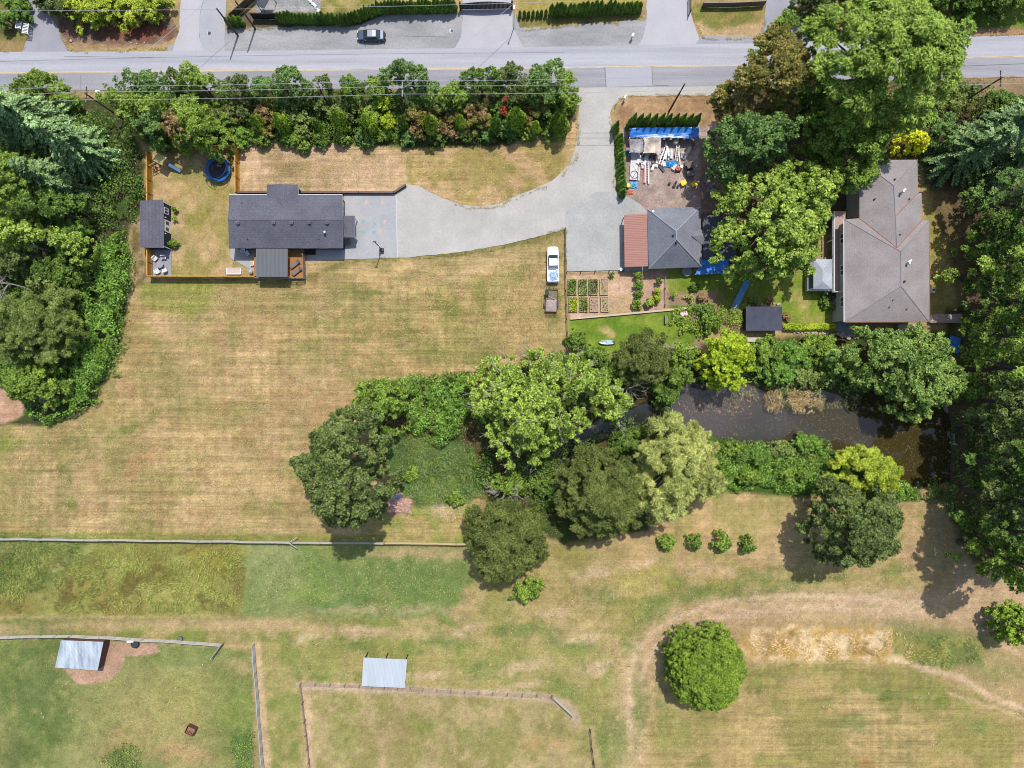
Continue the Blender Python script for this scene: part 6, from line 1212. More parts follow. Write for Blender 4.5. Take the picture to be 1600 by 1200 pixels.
verge([(960, 170), (976, 152), (1040, 149), (1130, 148)], 5, LM_verge, 705); verge([(953, 178), (957, 205), (960, 235), (961, 300)], 4, LM_verge, 706)
verge([(1010, 30), (1000, 32), (930, 38), (860, 44), (815, 46)], 5, LM_verge, 707); verge([(356, 46), (440, 44), (520, 42), (566, 38), (602, 25), (718, 20)], 4, LM_vergeg, 708)
verge([(94, 46), (100, 64), (118, 80), (200, 79), (262, 74)], 5, LM_verge, 709); verge([(1082, 20), (1090, 46), (1100, 58), (1180, 58), (1196, 38), (1202, 5)], 5, LM_verge, 710); verge([(1500, 55), (1560, 53), (1610, 52)], 5, LM_verge, 711); verge([(1490, 124), (1560, 122), (1610, 120)], 5, LM_verge, 712); verge([(0, 84), (30, 84), (38, 70), (46, 48)], 5, LM_verge, 713); verge([(100, 143), (180, 144)], 5, LM_verge, 714)
# pale clover heads and tufts over the rough grass
thicket('clover_flowers', [(600, 960), (1020, 860), (1440, 870), (1600, 960), (1600, 1200), (940, 1200), (900, 1110), (700, 1060), (480, 1060), (420, 1000)], .12, mat('clover_pale', C(222, 206, 166), .9), .2, .0022, 720, fade=3)
thicket('clover_flowers', [(390, 855), (735, 858), (700, 960), (390, 960)], .12, MATS['clover_pale'], .18, .008, 721, fade=3); thicket('clover_flowers', [(60, 1020), (380, 1020), (390, 1190), (40, 1190)], .12, MATS['clover_pale'], .2, .001, 722, fade=3)
thicket('grass_tufts', [(740, 870), (1440, 880), (1440, 950), (1160, 980), (1010, 1200), (940, 1200), (900, 1110), (640, 1060), (410, 1060), (410, 975)], .22, leafmat('blade_tuft', (112, 128, 62), (176, 168, 98)), .18, .035, 723, style='grass', fade=3)
thicket('grass_tufts', [(210, 445), (880, 400), (880, 840), (0, 840), (0, 670), (130, 650)], .14, leafmat('blade_dry', (186, 158, 104), (226, 196, 146)), .15, .05, 727, style='grass', fade=1)
thicket('grass_tufts', [(210, 445), (880, 400), (880, 840), (0, 840), (0, 670), (130, 650)], .12, MATS['blade_verge_green'], .15, .022, 728, style='grass', fade=1)
thicket('grass_tufts', [(375, 235), (640, 240), (790, 232), (900, 190), (860, 280), (770, 318), (640, 288), (376, 298)], .12, MATS['blade_dry'], .14, .06, 729, style='grass', fade=.5)
thicket('grass_tufts', [(460, 470), (880, 380), (880, 560), (560, 590), (440, 540)], .18, MATS['blade_tuft'], .16, .04, 724, style='grass', fade=4)
thicket('grass_tufts', [(1160, 1040), (1600, 1040), (1600, 1200), (1100, 1200)], .18, MATS['blade_tuft'], .16, .02, 725, style='grass', fade=4); thicket('grass_tufts', [(0, 1005), (345, 1015), (395, 1030), (400, 1200), (0, 1200)], .18, MATS['blade_tuft'], .16, .03, 726, style='grass', fade=4)
# hedge top, garden rows and saplings
ho = thicket('crown', [(1224, 504), (1306, 506), (1306, 517), (1224, 516)], 1.1, LM_lime, .2, 1.6, 492, kind=None, edge=.25, relief=.15, fade=.1, warp=.12); ho.parent = HEDGE_ROOT; ho.location = (ho.location.x-HEDGE_ROOT.location.x, ho.location.y-HEDGE_ROOT.location.y, 0)
for i, x in enumerate([1043, 1086, 1126, 1171]):
    shrub(['leafy sapling nearest the pale willow in the row of four', 'second sapling of four right of the pale willow, the smallest', 'broadest sapling, third of the row of four on the dry grass', 'rightmost sapling of the row of four on the dry grass'][i], x, [848, 846, 845, 851][i], [15, 12, 17, 15][i], 2.6, LM_mid, 500+i, 'four saplings on the dry grass', .32, 'sapling', 'sapling', rc=.36, dens=.6)
for i, (x, y, r_) in enumerate([(272, 327.5, 5), (272, 341, 5), (270.5, 380, 7)]):
    shrub(['potted green shrub at the upper corner of the navy shed front', 'round green shrub beside the white shed door', 'larger green shrub at the lower corner of the navy shed front'][i], x, y, r_, 1.3, LM_bright, 510+i, None, .18, rc=.3, hb=.1)
for i, (x, y, r_, m_) in enumerate([(997, 432, 7, LM_bright), (996, 446, 7, LM_mid), (998, 460, 7, LM_mid), (995, 475, 8, LM_bright), (1028, 440, 5, LM_dgreen), (1027, 455, 6, LM_lime), (1027, 468, 6, LM_lime), (1014, 472, 7, LM_yg)]):
    shrub(['topmost plant in the left row of tall garden plants', 'second plant down the left row of tall garden plants', 'third plant down the left row of tall garden plants', 'lowest plant in the left row of tall garden plants', 'shaded plant at the top of the light green garden row', 'middle plant in the light green garden row', 'lowest plant in the light green garden row', 'yellowish bushy plant between the two garden rows'][i], x, y, r_, 1.5, m_, 520+i, 'tall garden plants', .2, 'garden_plant', 'plant', rc=.35, hb=.1)
for i, (x, y, r_, m_) in enumerate([(1053, 462, 6, LM_bright), (1078, 466, 6, LM_pale), (1096, 464, 6, LM_brown), (1084, 448, 8, LM_dgreen), (1288, 462, 5, LM_blueg), (1290, 474, 8, LM_mid), (1302, 462, 6, LM_dgreen), (1300, 478, 6, LM_olive), (1228, 494, 6, LM_brown), (1205, 469, 8, LM_brown), (1180, 471, 8, LM_olive), (955, 427, 4, LM_dgreen)]):
    shrub(['bright plant at the left end of the flower border', 'pale flowering plant in the flower border', 'brownish plant at the right of the flower border', 'dark shrub on the lawn above the flower border', 'blue-green plant in the bed by the gazebo', 'leafy plant lower in the bed by the gazebo', 'dark plant against the taupe house path', 'olive plant near the taupe house path', 'pinkish plant right of the small dark-roofed shed', 'pinkish flowering shrub above the small dark-roofed shed', 'olive flowering shrub above the left of the small dark-roofed shed', 'tiny dark plant at the top edge of the vegetable garden'][i], x, y, r_, 1.2, m_, 540+i, None, .2, rc=.35, hb=.05)
# ------------------------------------------------------------ vehicles
def oct_sec(x, hw, z0, zs, zt, inset=.12):
    return [(x, -hw+inset*.6, z0), (x, -hw, z0+.12), (x, -hw, zs), (x, -hw+inset, zt), (x, hw-inset, zt), (x, hw, zs), (x, hw, z0+.12), (x, hw-inset*.6, z0)]
def wheels(root, xs_, hw, r=.33, wd=.22):
    for x in xs_:
        for s_ in (-1, 1):
            mb = MB(); n_ = 18; y0, y1 = s_*(hw-.16), s_*(hw+.06)
            ring = [(x+r*math.cos(2*math.pi*i/n_), r+r*math.sin(2*math.pi*i/n_)) for i in range(n_)]
            mb.loft([[(a, y0, b_) for a, b_ in ring], [(a, y1, b_) for a, b_ in ring]]); wo_ = mb.build('wheel', M_tyre, root)
            mb = MB(); ring = [(x+.6*r*math.cos(2*math.pi*i/n_), r+.6*r*math.sin(2*math.pi*i/n_)) for i in range(n_)]
            mb.loft([[(a, y1+s_*.004, b_) for a, b_ in ring], [(a, y1+s_*.02, b_) for a, b_ in ring]]); mb.build('rim', M_galv, wo_)
M_cblue = mat('car_paint_bluegrey', (.085, .11, .16), .22, spec=.7, metal=.35)
cr_ = empty('parked_car', P(579, 55, .7), 'dark blue-grey sedan parked on the gravel shoulder above the road', 'car'); cr_.location.z = 0; cr_.rotation_euler.z = math.pi
mb = MB(); mb.loft([oct_sec(-2.32, .62, .32, .62, .78), oct_sec(-2.15, .82, .24, .72, .96), oct_sec(-1.3, .9, .2, .8, 1.02), oct_sec(0, .92, .2, .82, .98), oct_sec(1.0, .91, .2, .78, .94), oct_sec(1.9, .84, .22, .68, .82), oct_sec(2.25, .66, .28, .56, .68), oct_sec(2.35, .5, .34, .5, .6)])
mb.build('body', M_cblue, cr_, smooth=False, bevel=.03)
mb = MB(); mb.loft([oct_sec(-1.7, .66, .95, .97, 1.0, .1), oct_sec(-1.0, .78, .95, 1.0, 1.38, .2), oct_sec(.35, .8, .93, 1.0, 1.40, .2), oct_sec(1.15, .72, .9, .92, .95, .1)]); mb.build('windows', M_glass, cr_)
mb = MB(); mb.loft([oct_sec(-1.02, .62, 1.36, 1.39, 1.42, .12), oct_sec(-.4, .64, 1.38, 1.42, 1.45, .12), oct_sec(.42, .6, 1.36, 1.39, 1.415, .12)]); mb.build('roof', mat('car_roof', (.32, .33, .37), .22, spec=.7, metal=.3), cr_)
wheels(cr_, (-1.42, 1.4), .88)
for s_ in (-1, 1):
    mb = MB(); mb.box((2.17, s_*.56, .64), (.22, .26, .14)); mb.build('headlight', mat('lamp_glass', (.7, .72, .75), .1), cr_, bevel=.02)
    mb = MB(); mb.box((-2.22, s_*.58, .78), (.14, .26, .14)); mb.build('tail_light', mat('tail_red', (.4, .02, .02), .2), cr_)
    mb = MB(); mb.box((.85, s_*1.0, .98), (.14, .2, .12)); mb.build('mirror', M_cblue, cr_, bevel=.02)
    mb = MB(); mb.loft([[(-1.6, s_*.70, .97), (-1.6, s_*.66, 1.0), (-1.0, s_*.60, 1.40), (-1.0, s_*.66, 1.38)], [(-1.5, s_*.72, .97), (-1.5, s_*.68, 1.0), (-.92, s_*.62, 1.41), (-.92, s_*.68, 1.38)]]); mb.build('pillar', M_cblue, cr_)
mb = MB(); mb.box((-2.38, .15, .85), (.1, 1.1, .7)); mb.box((-2.5, .1, .95), (.28, .6, .1)); mb.build('rear_rack', M_black, cr_)
# pickup
M_wpaint = mat('white_paint', (.78, .78, .77), .25, spec=.6)
tk = empty('pickup_truck', P(864, 413, .8), 'white pickup truck with blue tarped load parked on the grass', 'pickup truck'); tk.location.z = 0; tk.rotation_euler.z = R(90.5)
mb = MB(); mb.loft([oct_sec(2.95, .72, .45, .8, .98, .2), oct_sec(2.75, .9, .35, .88, 1.1, .2), oct_sec(2.2, .97, .32, .95, 1.16, .16), oct_sec(.95, .98, .32, 1.02, 1.18, .1), oct_sec(-.35, .98, .32, 1.05, 1.18, .08)]); mb.build('body', M_wpaint, tk, bevel=.03)
mb = MB(); mb.loft([oct_sec(1.5, .78, 1.12, 1.14, 1.17, .1), oct_sec(.85, .84, 1.12, 1.2, 1.72, .16), oct_sec(-.2, .85, 1.12, 1.2, 1.74, .16), oct_sec(-.42, .82, 1.12, 1.16, 1.2, .1)]); mb.build('windows', M_glass, tk)
mb = MB(); mb.loft([oct_sec(.86, .70, 1.70, 1.74, 1.78, .1), oct_sec(.3, .72, 1.72, 1.77, 1.81, .1), oct_sec(-.36, .72, 1.70, 1.74, 1.78, .1)]); mb.build('cab_roof', M_wpaint, tk)
mb = MB(); mb.box((-1.65, .93, .83), (2.55, .11, .72)); mb.box((-1.65, -.93, .83), (2.55, .11, .72)); mb.box((-2.9, 0, .83), (.09, 1.96, .72)); mb.box((-.42, 0, .83), (.08, 1.75, .72)); mb.box((-1.65, 0, .5), (2.4, 1.74, .1)); mb.build('bed', M_wpaint, tk, bevel=.015)
mb = MB(); mb.box((-3.0, 0, .5), (.14, 1.8, .16)); mb.build('bumper', M_galv, tk)
wheels(tk, (-1.85, 1.95), .93, .4)
for s_ in (-1, 1):
    mb = MB(); mb.box((1.12, s_*1.08, 1.22), (.16, .22, .2)); mb.build('mirror', M_black, tk)
    mb = MB(); mb.box((2.82, s_*.66, .86), (.2, .3, .2)); mb.build('headlight', MATS['lamp_glass'], tk, bevel=.02)
    mb = MB(); mb.box((-2.93, s_*.82, .95), (.06, .14, .3)); mb.build('tail_light', MATS['tail_red'], tk)
def heap(name, c, sx, sy, hgt, m_, label, cat, seed, n_=9, rz=0, z0=0):
    rr_ = random.Random(seed); o = empty(name, (c.x, c.y, z0), label, cat); vs = []
    for j in range(n_+1):
        for i in range(n_+1):
            u, v = i/n_*2-1, j/n_*2-1; e = max(0, 1-max(abs(u), abs(v))**3); vs.append((u*sx*(1+rr_.uniform(-.1, .1)), v*sy*(1+rr_.uniform(-.1, .1)), .02+hgt*e*rr_.uniform(.35, 1)))
    mb = MB(); mb.add(vs, [(j*(n_+1)+i, j*(n_+1)+i+1, (j+1)*(n_+1)+i+1, (j+1)*(n_+1)+i) for j in range(n_) for i in range(n_)]); mb.add([(x, y, .015) for x, y in ((-sx*.9, -sy*.9), (sx*.9, -sy*.9), (sx*.9, sy*.9), (-sx*.9, sy*.9))], [(3, 2, 1, 0)])
    mb.build('heap', m_, o, fixn=False); o.rotation_euler.z = rz; return o
tbed = P(864.5, 430, .8); heap('tarp_bundle', tbed, .62, .85, .45, mat('tarp_paleblue', C(120, 176, 226), .45, .3, 3, col2=C(190, 214, 236), spec=.5), 'crumpled pale blue tarp filling the bed of the white pickup', 'tarp', 3, z0=.55)
heap('tarp_bundle', P(863, 424, .8), .5, .3, .35, M_white, 'white crumpled sheet at the cab end of the pickup bed', 'sheet', 4, 6, z0=.6)
# trailer
tl = empty('trailer', P(862, 470, .5), 'rusty flat utility trailer with slatted tailgate behind the white pickup', 'trailer'); tl.location.z = 0; tl.rotation_euler.z = R(88)
M_fr = mat('trailer_frame', C(92, 62, 56), .7, .25, 3)
mb = MB(); mb.box((0, 0, .5), (3.7, 1.95, .08)); mb.build('floor', mat('trailer_floor', C(132, 120, 96), .9, .25, 3), tl)
mb = MB()
for s_ in (-1, 1): mb.box((0, s_*.98, .72), (3.7, .07, .07)); mb.box((0, s_*.98, .55), (3.7, .07, .12))
mb.box((1.86, 0, .72), (.07, 2.0, .07)); mb.box((1.86, 0, .55), (.07, 2.0, .12)); mb.box((-1.86, 0, .55), (.09, 2.0, .14)); mb.build('frame', M_fr, tl)
mb = MB(); mb.tube([(1.85, .7, .5), (3.1, 0, .5), (3.35, 0, .5)], .045, 5); mb.tube([(1.85, -.7, .5), (3.1, 0, .5)], .045, 5); mb.box((3.4, 0, .55), (.25, .14, .14)); mb.build('drawbar', M_dark, tl)
mb = MB()
for k in range(9): mb.box((-2.2, -.9+k*.225, .42), (.66, .05, .05))
mb.box((-2.5, 0, .38), (.06, 1.9, .05)); mb.build('tailgate', M_fr, tl)
wheels(tl, (-.55,), 1.12, .32)
for s_ in (-1, 1): mb = MB(); mb.box((-.55, s_*1.15, .72), (.9, .28, .05)); mb.build('mudguard', M_dark, tl, bevel=.01)
heap('cargo_sheet', P(861, 478, .7), 1.0, .92, .22, mat('cargo_pinkgrey', C(178, 160, 152), .9, .1, 2), 'pinkish grey sheet of boards covering the rear of the trailer', 'sheet', 6, 7, R(88), .55)
o = empty('wheelbarrow', P(854.5, 458, .8), 'dark wheelbarrow lying at the front left of the trailer', 'wheelbarrow'); o.location.z = .56; mb = MB(); mb.loft([[(-.3, -.2, .3), (.3, -.2, .3), (.3, .2, .3), (-.3, .2, .3)], [(-.45, -.3, .55), (.4, -.3, .55), (.4, .3, .55), (-.45, .3, .55)]]); mb.build('tray', M_black, o); mb = MB(); mb.torus((0, 0, 0), .17, .05, 14, 6); w__ = mb.build('wheel', M_tyre, o); w__.rotation_euler = (R(90), 0, 0); w__.location = (.55, 0, .22); mb = MB(); mb.tube([(.5, .05, .22), (-.9, .3, .45)], .025, 5); mb.tube([(.5, -.05, .22), (-.9, -.3, .45)], .025, 5); mb.build('handles', M_galv, o); o.rotation_euler.z = R(-80)
def stick(name, a, b_, sz, m_, label, cat, group=None, z=.1, h=None):
    a = P(*a, z); b_ = P(*b_, z); v = b_-a; c_ = (a+b_)/2; o = empty(name, (c_.x, c_.y, 0), label, cat, group, math.atan2(v.y, v.x)); return o, v.length
o, L_ = stick('garden_rake', (858, 463), (868, 468), 0, 0, 'pale blue-grey tool lying across the middle of the trailer', 'tool', z=.8); mb = MB(); mb.tube([(-L_/2, 0, .62), (L_/2, 0, .66)], .05, 5); mb.box((L_/2, 0, .65), (.06, .4, .08)); mb.build('handle', mat('tool_blue', C(176, 190, 206), .6), o)
# ------------------------------------------------------------ utility poles and lines
M_pole = mat('pole_wood', C(98, 86, 78), .9, .2, 2); M_wire = mat('wire', (.42, .42, .43), .6)
def upole(x, y, h, label, arm=True, lamp=False, light=False, ang=0, transf=False):
    o = empty('utility_pole', P(x, y, 0), label, 'utility pole'); mb = MB(); mb.tube([(0, 0, -.2), (0, 0, h)], [.17, .11], 9); mb.build('pole', M_old if light else M_pole, o)
    if arm:
        mb = MB(); mb.box((0, 0, h-.35), (.12, 2.5, .14), R(ang)); mb.build('crossarm', M_old if light else M_pole, o)
        for s_ in (-1.15, 0, 1.15):
            mb = MB(); mb.cyl((-s_*math.sin(R(ang)), s_*math.cos(R(ang))), .05, h-.28, h-.05, 8); mb.build('insulator', M_white, o)
    if transf: mb = MB(); mb.cyl((.45, .1), .24, h-1.8, h-.9, 12); mb.build('transformer', M_galv, o)
    if lamp:
        mb = MB(); mb.tube([(0, 0, h-1.2), (.7, .5, h-.7), (1.3, .6, h-.65)], .035, 5); mb.build('lamp_arm', M_galv, o); mb = MB(); mb.box((1.5, .6, h-.66), (.75, .3, .14)); mb.build('lamp_head', M_white, o, bevel=.04)
    return o
HP = 10.5; kk = 1-HP/H
pl = [(800+(133-800)*kk, 600+(146-600)*kk), (800+(628-800)*kk, 600+(137-600)*kk), (800+(1070-800)*kk, 600+(131-600)*kk), (800+(1566-800)*kk, 600+(121-600)*kk)]
upole(*pl[0], HP, 'utility pole with street lamp among the firs at the left', True, True); upole(*pl[1], HP, 'pale utility pole rising from the middle of the roadside belt', True, False, True); upole(*pl[2], HP, 'dark utility pole behind the pointed cedars of the storage yard', False); upole(*pl[3], HP, 'dark utility pole with crossarm near the right edge', True)
upole(372, 56, 8.5, 'thin dark pole at the left of the short cedar clump by the wide drive', False); upole(399, 45, 8.5, 'thin dark pole beside the black board fence corner', False)
o = empty('lamp_post', P(803, 43, 0), 'slender pale post at the right end of the black gate', 'post'); mb = MB(); mb.tube([(0, 0, 0), (0, 0, 6)], [.09, .06], 8); mb.build('pole', M_galv, o); mb = MB(); mb.box((0, .15, 6.0), (.25, .5, .12)); mb.build('lamp_head', M_galv, o)
def wire(p0, p1, sag, label, r=.028):
    a, b_ = Vector(p0), Vector(p1); k = 24; mb = MB(); o = empty('overhead_wire', (a.x, a.y, 0), label, 'wire', 'overhead wires along the road')
    mb.tube([a.lerp(b_, i/k)-Vector((0, 0, sag*4*(i/k)*(1-i/k))) for i in range(k+1)], r, 4); part(mb, 'cable', M_wire, o, fixn=False)
wp = [Vector((*P(x, y, 0)[:2], HP-.05)) for x, y in pl]; ends = [wp[0]+Vector((-52, -1.5, 0))]+wp+[wp[3]+Vector((48, 2, 0))]
nm_ = ['left of the lamp pole', 'between the lamp pole and the pale pole', 'between the pale pole and the storage-yard pole', 'between the storage-yard pole and the right-hand pole', 'right of the right-hand pole']
for j in range(5):
    for s_, hn in ((1.15, 'road-side'), (0.3, 'middle'), (-.95, 'field-side')):
        dz = -.4 if (j in (2, 3) and s_ != .3) else 0
        wire(ends[j]+Vector((0, s_, 0)), ends[j+1]+Vector((0, s_, 0)), .45, '%s overhead wire %s' % (hn, nm_[j]))
wire(wp[1]+Vector((.2, .2, -.4)), P(806, 3, 5.9), .6, 'service wire slanting over the road from the pale pole to the gate'); wire(wp[0]+Vector((.2, .2, -.4)), P(338, -12, 8), .6, 'service wire slanting over the road from the lamp pole'); wire(P(-60, 17, 8.5), P(900, 2, 8.5), .7, 'long thin overhead wire across the top verge')
# ------------------------------------------------------------ rail and post fences
def rail_fence(pts, hgt, label, m_=M_old, step=22, rails=3, posts=True, group=None, name='rail_fence', wdt=.05, caph=.12):
    ws = [P(x, y, hgt) for x, y in pts]; o = empty(name, (ws[0].x, ws[0].y, 0), label, 'fence', group); b = MB()
    for j, (a, d) in enumerate(zip(ws[:-1], ws[1:])):
        v = d-a; L_ = v.length; rz = math.atan2(v.y, v.x); c_ = (a+d)/2; rn = random.Random(j+int(a.x*7)); ns = max(1, int(L_/2.6)); off = 0
        for q_ in range(ns):
            off2 = rn.uniform(-.06, .06); p0 = a+v*(q_/ns); p1 = a+v*((q_+1)/ns); u_ = v.normalized(); n2_ = Vector((-u_.y, u_.x, 0))
            for r_ in range(rails):
                z = hgt*(.3+.66*(r_/(max(1, rails-1)))) if rails > 1 else hgt*.9
                b.tube([p0+n2_*off+Vector((0, 0, z-hgt+rn.uniform(-.03, .03))), p1+n2_*off2+Vector((0, 0, z-hgt+rn.uniform(-.03, .03)))], wdt, 5)
            off = off2
        kp = max(1, round(L_*F/H/step))
        for i in range(kp+(1 if j == len(ws)-2 else 0)):
            q = a+v*(i/kp); p = MB(); p.cyl((q.x, q.y), .085, -.1, hgt+caph, 7); part(p, 'post', m_, o)
    part(b, 'rails', m_, o, fixn=False); return o
rail_fence([(-40, 843.5), (60, 844), (200, 845.5), (330, 847), (456, 849)], 1.25, 'long grey rail fence below the big mown field', wdt=.10)
rail_fence([(456, 849), (520, 849.5), (600, 850)], 1.25, 'short grey rail fence passing under the dark walnut tree shadow', wdt=.09)
rail_fence([(600, 850), (735, 851.5)], 1.25, 'fresh tan timber fence ending at the round dark olive tree', mat('timber_tan', C(206, 184, 140), .9, .12, 3), wdt=.08)
o = empty('gate_brace', P(457, 849, 0), 'crossed grey rails where the field fence changes direction', 'brace'); mb = MB()
for x, y in ((464, 839), (464, 857)): mb.tube([P(451, 848.5, 1.2), P(x, y, 1.3)], .09, 5)
part(mb, 'rails', M_old, o)
rail_fence([(-40, 999), (60, 996.5), (107, 995.5)], 1.3, 'grey rail fence at the left of the paddock shelter', wdt=.09); rail_fence([(107, 995.5), (200, 1000.5), (280, 1005.5), (343, 1009.5)], 1.3, 'pale double rail fence running past the paddock shelter', wdt=.11)
rail_fence([(345, 1008), (329, 1030)], 1.3, 'open rail gate swung from the end of the paddock fence', step=40, name='field_gate', rails=4)
rail_fence([(393.5, 1010), (397, 1060), (402, 1130), (409, 1210)], 1.3, 'pale rail fence running down beside the grassy lane', wdt=.10)
rail_fence([(467.5, 1072.5), (474, 1130), (483, 1215)], 1.2, 'brown post and wire fence down the left side of the tan paddock', mat('post_brown', C(136, 112, 100), .9, .2, 3), step=24, wdt=.03)
rail_fence([(467.5, 1071), (560, 1075), (660, 1081), (770, 1087), (863, 1091)], 1.2, 'pinkish post and wire fence along the top of the tan paddock', mat('post_pinkish', C(172, 152, 140), .9, .15, 3), step=21, wdt=.035)
rail_fence([(864.5, 1092), (896, 1121)], 1.3, 'open grey gate at the right end of the paddock fence', step=60, name='field_gate', rails=4, wdt=.06)
rail_fence([(923, 1145), (926, 1175), (931, 1215)], 1.2, 'dark post and wire fence right of the tan paddock', M_dkwood, step=24, wdt=.03)
rail_fence([(883.5, 356), (884, 430), (886, 497), (888, 540)], 1.1, 'thin wire fence between the pickup and the vegetable garden', mat('thin_post', C(120, 108, 84), .9, .2, 3), step=26, wdt=.025)
rail_fence([(886, 424.5), (975, 422)], .9, 'low dark fence along the top edge of the vegetable garden', M_dkwood, step=22, wdt=.02)
rail_fence([(1040.5, 424), (1040.5, 476), (1078, 476)], .8, 'low fence enclosing the lawn corner beside the flower border', M_grey_wood, step=26, wdt=.02)
o = empty('timber_edging', P(980, 490, 0), 'long pale timber edging below the vegetable garden', 'edging'); mb = MB()
for a, b_ in (((891, 498), (960, 492)), ((960, 492), (1030, 485.5)), ((1030, 485.5), (1078, 481))):
    A_, B_ = P(*a, .3), P(*b_, .3); v = B_-A_; c_ = (A_+B_)/2; mb.box((c_.x, c_.y, .15), (v.length, .32, .32), math.atan2(v.y, v.x))
part(mb, 'timber', mat('pale_timber', C(208, 190, 166), .9, .15, 3), o)
# raised beds
M_bed = mat('bed_frame', C(196, 184, 148), .9, .12, 3); M_soil = mat('soil', C(176, 146, 126), .95, .25, 3)
bl = ['top-left raised bed, crowded with tall leafy green', 'second raised bed in the top row with mixed green plants', 'third raised bed in the top row with dark bushy plants', 'top-right raised bed with sparse seedlings', 'bottom-left raised bed with lime-coloured lettuces', 'second raised bed in the bottom row with green plants', 'third raised bed in the bottom row with bare soil', 'bottom-right raised bed with small seedlings']
bi = 0
for ry_, (y0, y1) in enumerate(((436, 460), (464, 486.5))):
    for cx_, (x0, x1) in enumerate(((887.5, 901), (905, 917.5), (920.5, 934), (938, 950))):
        x0 += ry_*1.5; x1 += ry_*1.0; a, b_ = P(x0, y1, .35), P(x1, y0, .35); c_ = (a+b_)/2; w_, h_ = b_.x-a.x, b_.y-a.y
        o = empty('raised_bed', (c_.x, c_.y, 0), bl[bi], 'raised bed', 'eight raised beds in the vegetable garden'); mb = MB()
        for cc, ss in (((0, h_/2, .17), (w_+.1, .1, .34)), ((0, -h_/2, .17), (w_+.1, .1, .34)), ((w_/2, 0, .17), (.1, h_-.1, .34)), ((-w_/2, 0, .17), (.1, h_-.1, .34))): mb.box(cc, ss)
        mb.build('frame', M_bed, o); mb = MB(); mb.box((0, 0, .12), (w_-.1, h_-.1, .24)); mb.build('soil', M_soil, o)
        dens_ = [1.2, .8, .9, .12, .9, .8, .04, .22][bi]; m_ = [LM_mid, LM_bram, LM_dark, LM_mid, LM_lime, LM_mid, LM_brown, LM_yg][bi]; r_ = np.random.default_rng(600+bi); k = int(330*dens_)+12
        if dens_ < .3: cs = r_.uniform(-.4, .4, (9, 2)); q = cs[r_.integers(0, 9, k)]+r_.normal(size=(k, 2))*.035
        else: q = r_.uniform(-.47, .47, (k, 2))
        pos = np.stack([q[:, 0]*w_, q[:, 1]*h_, .24+r_.uniform(.02, .55, k)*min(1, dens_+.2)], 1)
        leaves_obj('plants', pos, rnd_dir(k, r_)+np.array([0, 0, .8]), rnd_dir(k, r_), .24*r_.uniform(.7, 1.4, k), .17*r_.uniform(.7, 1.4, k), m_, o); bi += 1
# ------------------------------------------------------------ paddock shelters, feeder and tubs
M_iron = mat('corrugated_iron', C(206, 214, 220), .5, .10, .5, stretch=(2.2, .3, 1), metal=.08, spec=.5, detail=6)
M_iron2 = mat('corrugated_worn', C(158, 176, 192), .5, .22, .55, stretch=(2.0, .35, 1), col2=C(212, 220, 226), metal=.08, spec=.5, detail=6)
def shelter(cs, label, m_, wall=None):
    q = [P(*c_) for c_ in cs]; c0_ = sum(q, Vector())/4; o = empty('field_shelter', (c0_.x, c0_.y, 0), label, 'shelter'); mb = MB()
    mb.add(q+[v-Vector((0, 0, .06)) for v in q], [(0, 1, 2, 3), (7, 6, 5, 4), (0, 4, 5, 1), (1, 5, 6, 2), (2, 6, 7, 3), (3, 7, 4, 0)])
    for k in range(1, 32): mb.tube([q[0].lerp(q[1], k/32)+Vector((0, 0, .005)), q[3].lerp(q[2], k/32)+Vector((0, 0, .005))], .022, 4)
    part(mb, 'roof', m_, o)
    ins = [v.lerp(c0_, .06) for v in q]; 
    for v in ins+[ins[0].lerp(ins[1], .5)]: mb = MB(); mb.box((v.x, v.y, (v.z-.1)/2), (.12, .12, v.z-.1)); part(mb, 'post', M_dkwood, o)
    mb = MB()
    for i, j in wall or ():
        a, b_ = ins[i], ins[j]; d = (b_-a); nn = Vector((-d.y, d.x, 0)).normalized()*.03; za, zb = a.z-.14, b_.z-.14
        mb.add([(a.x+nn.x, a.y+nn.y, 0), (b_.x+nn.x, b_.y+nn.y, 0), (b_.x+nn.x, b_.y+nn.y, zb), (a.x+nn.x, a.y+nn.y, za), (a.x-nn.x, a.y-nn.y, 0), (b_.x-nn.x, b_.y-nn.y, 0), (b_.x-nn.x, b_.y-nn.y, zb), (a.x-nn.x, a.y-nn.y, za)], [(0, 1, 2, 3), (7, 6, 5, 4), (0, 4, 5, 1), (1, 5, 6, 2), (2, 6, 7, 3), (3, 7, 4, 0)])
    if wall: part(mb, 'wall', mat('rust_board', C(112, 78, 66), .9, .25, 2), o)
    return o
shelter([(95, 1000.5, 2.5), (161.5, 1003, 2.5), (152.5, 1047.5, 2.0), (86, 1043, 2.0)], 'worn metal-roofed field shelter on bare earth in the left paddock', M_iron2, ((0, 1), (0, 3), (1, 2)))
shelter([(568, 1027.5, 2.6), (636, 1030.5, 2.6), (632.5, 1075, 2.2), (565, 1072, 2.2)], 'clean pale metal-roofed field shelter at the bottom centre', M_iron, ((3, 2),))
o = empty('hay_feeder', P(301, 1138, 0), 'small rusty hay feeder crate standing in the left paddock', 'feeder'); mb = MB(); s_ = .75
for x, y in ((-s_, 0), (s_, 0)): mb.box((x, y, .5), (.07, 1.3, .9))
for y in (-.62, .62): mb.box((0, y, .5), (1.43, .07, .9))
mb.build('frame', mat('feeder_dark', C(98, 68, 62), .8, .2, 3), o); mb = MB()
for k in range(5): mb.box((-.5+k*.25, 0, .82), (.14, 1.15, .05))
mb.build('slats', mat('feeder_slat', C(176, 112, 98), .8, .15, 3), o); o.rotation_euler.z = R(-25)
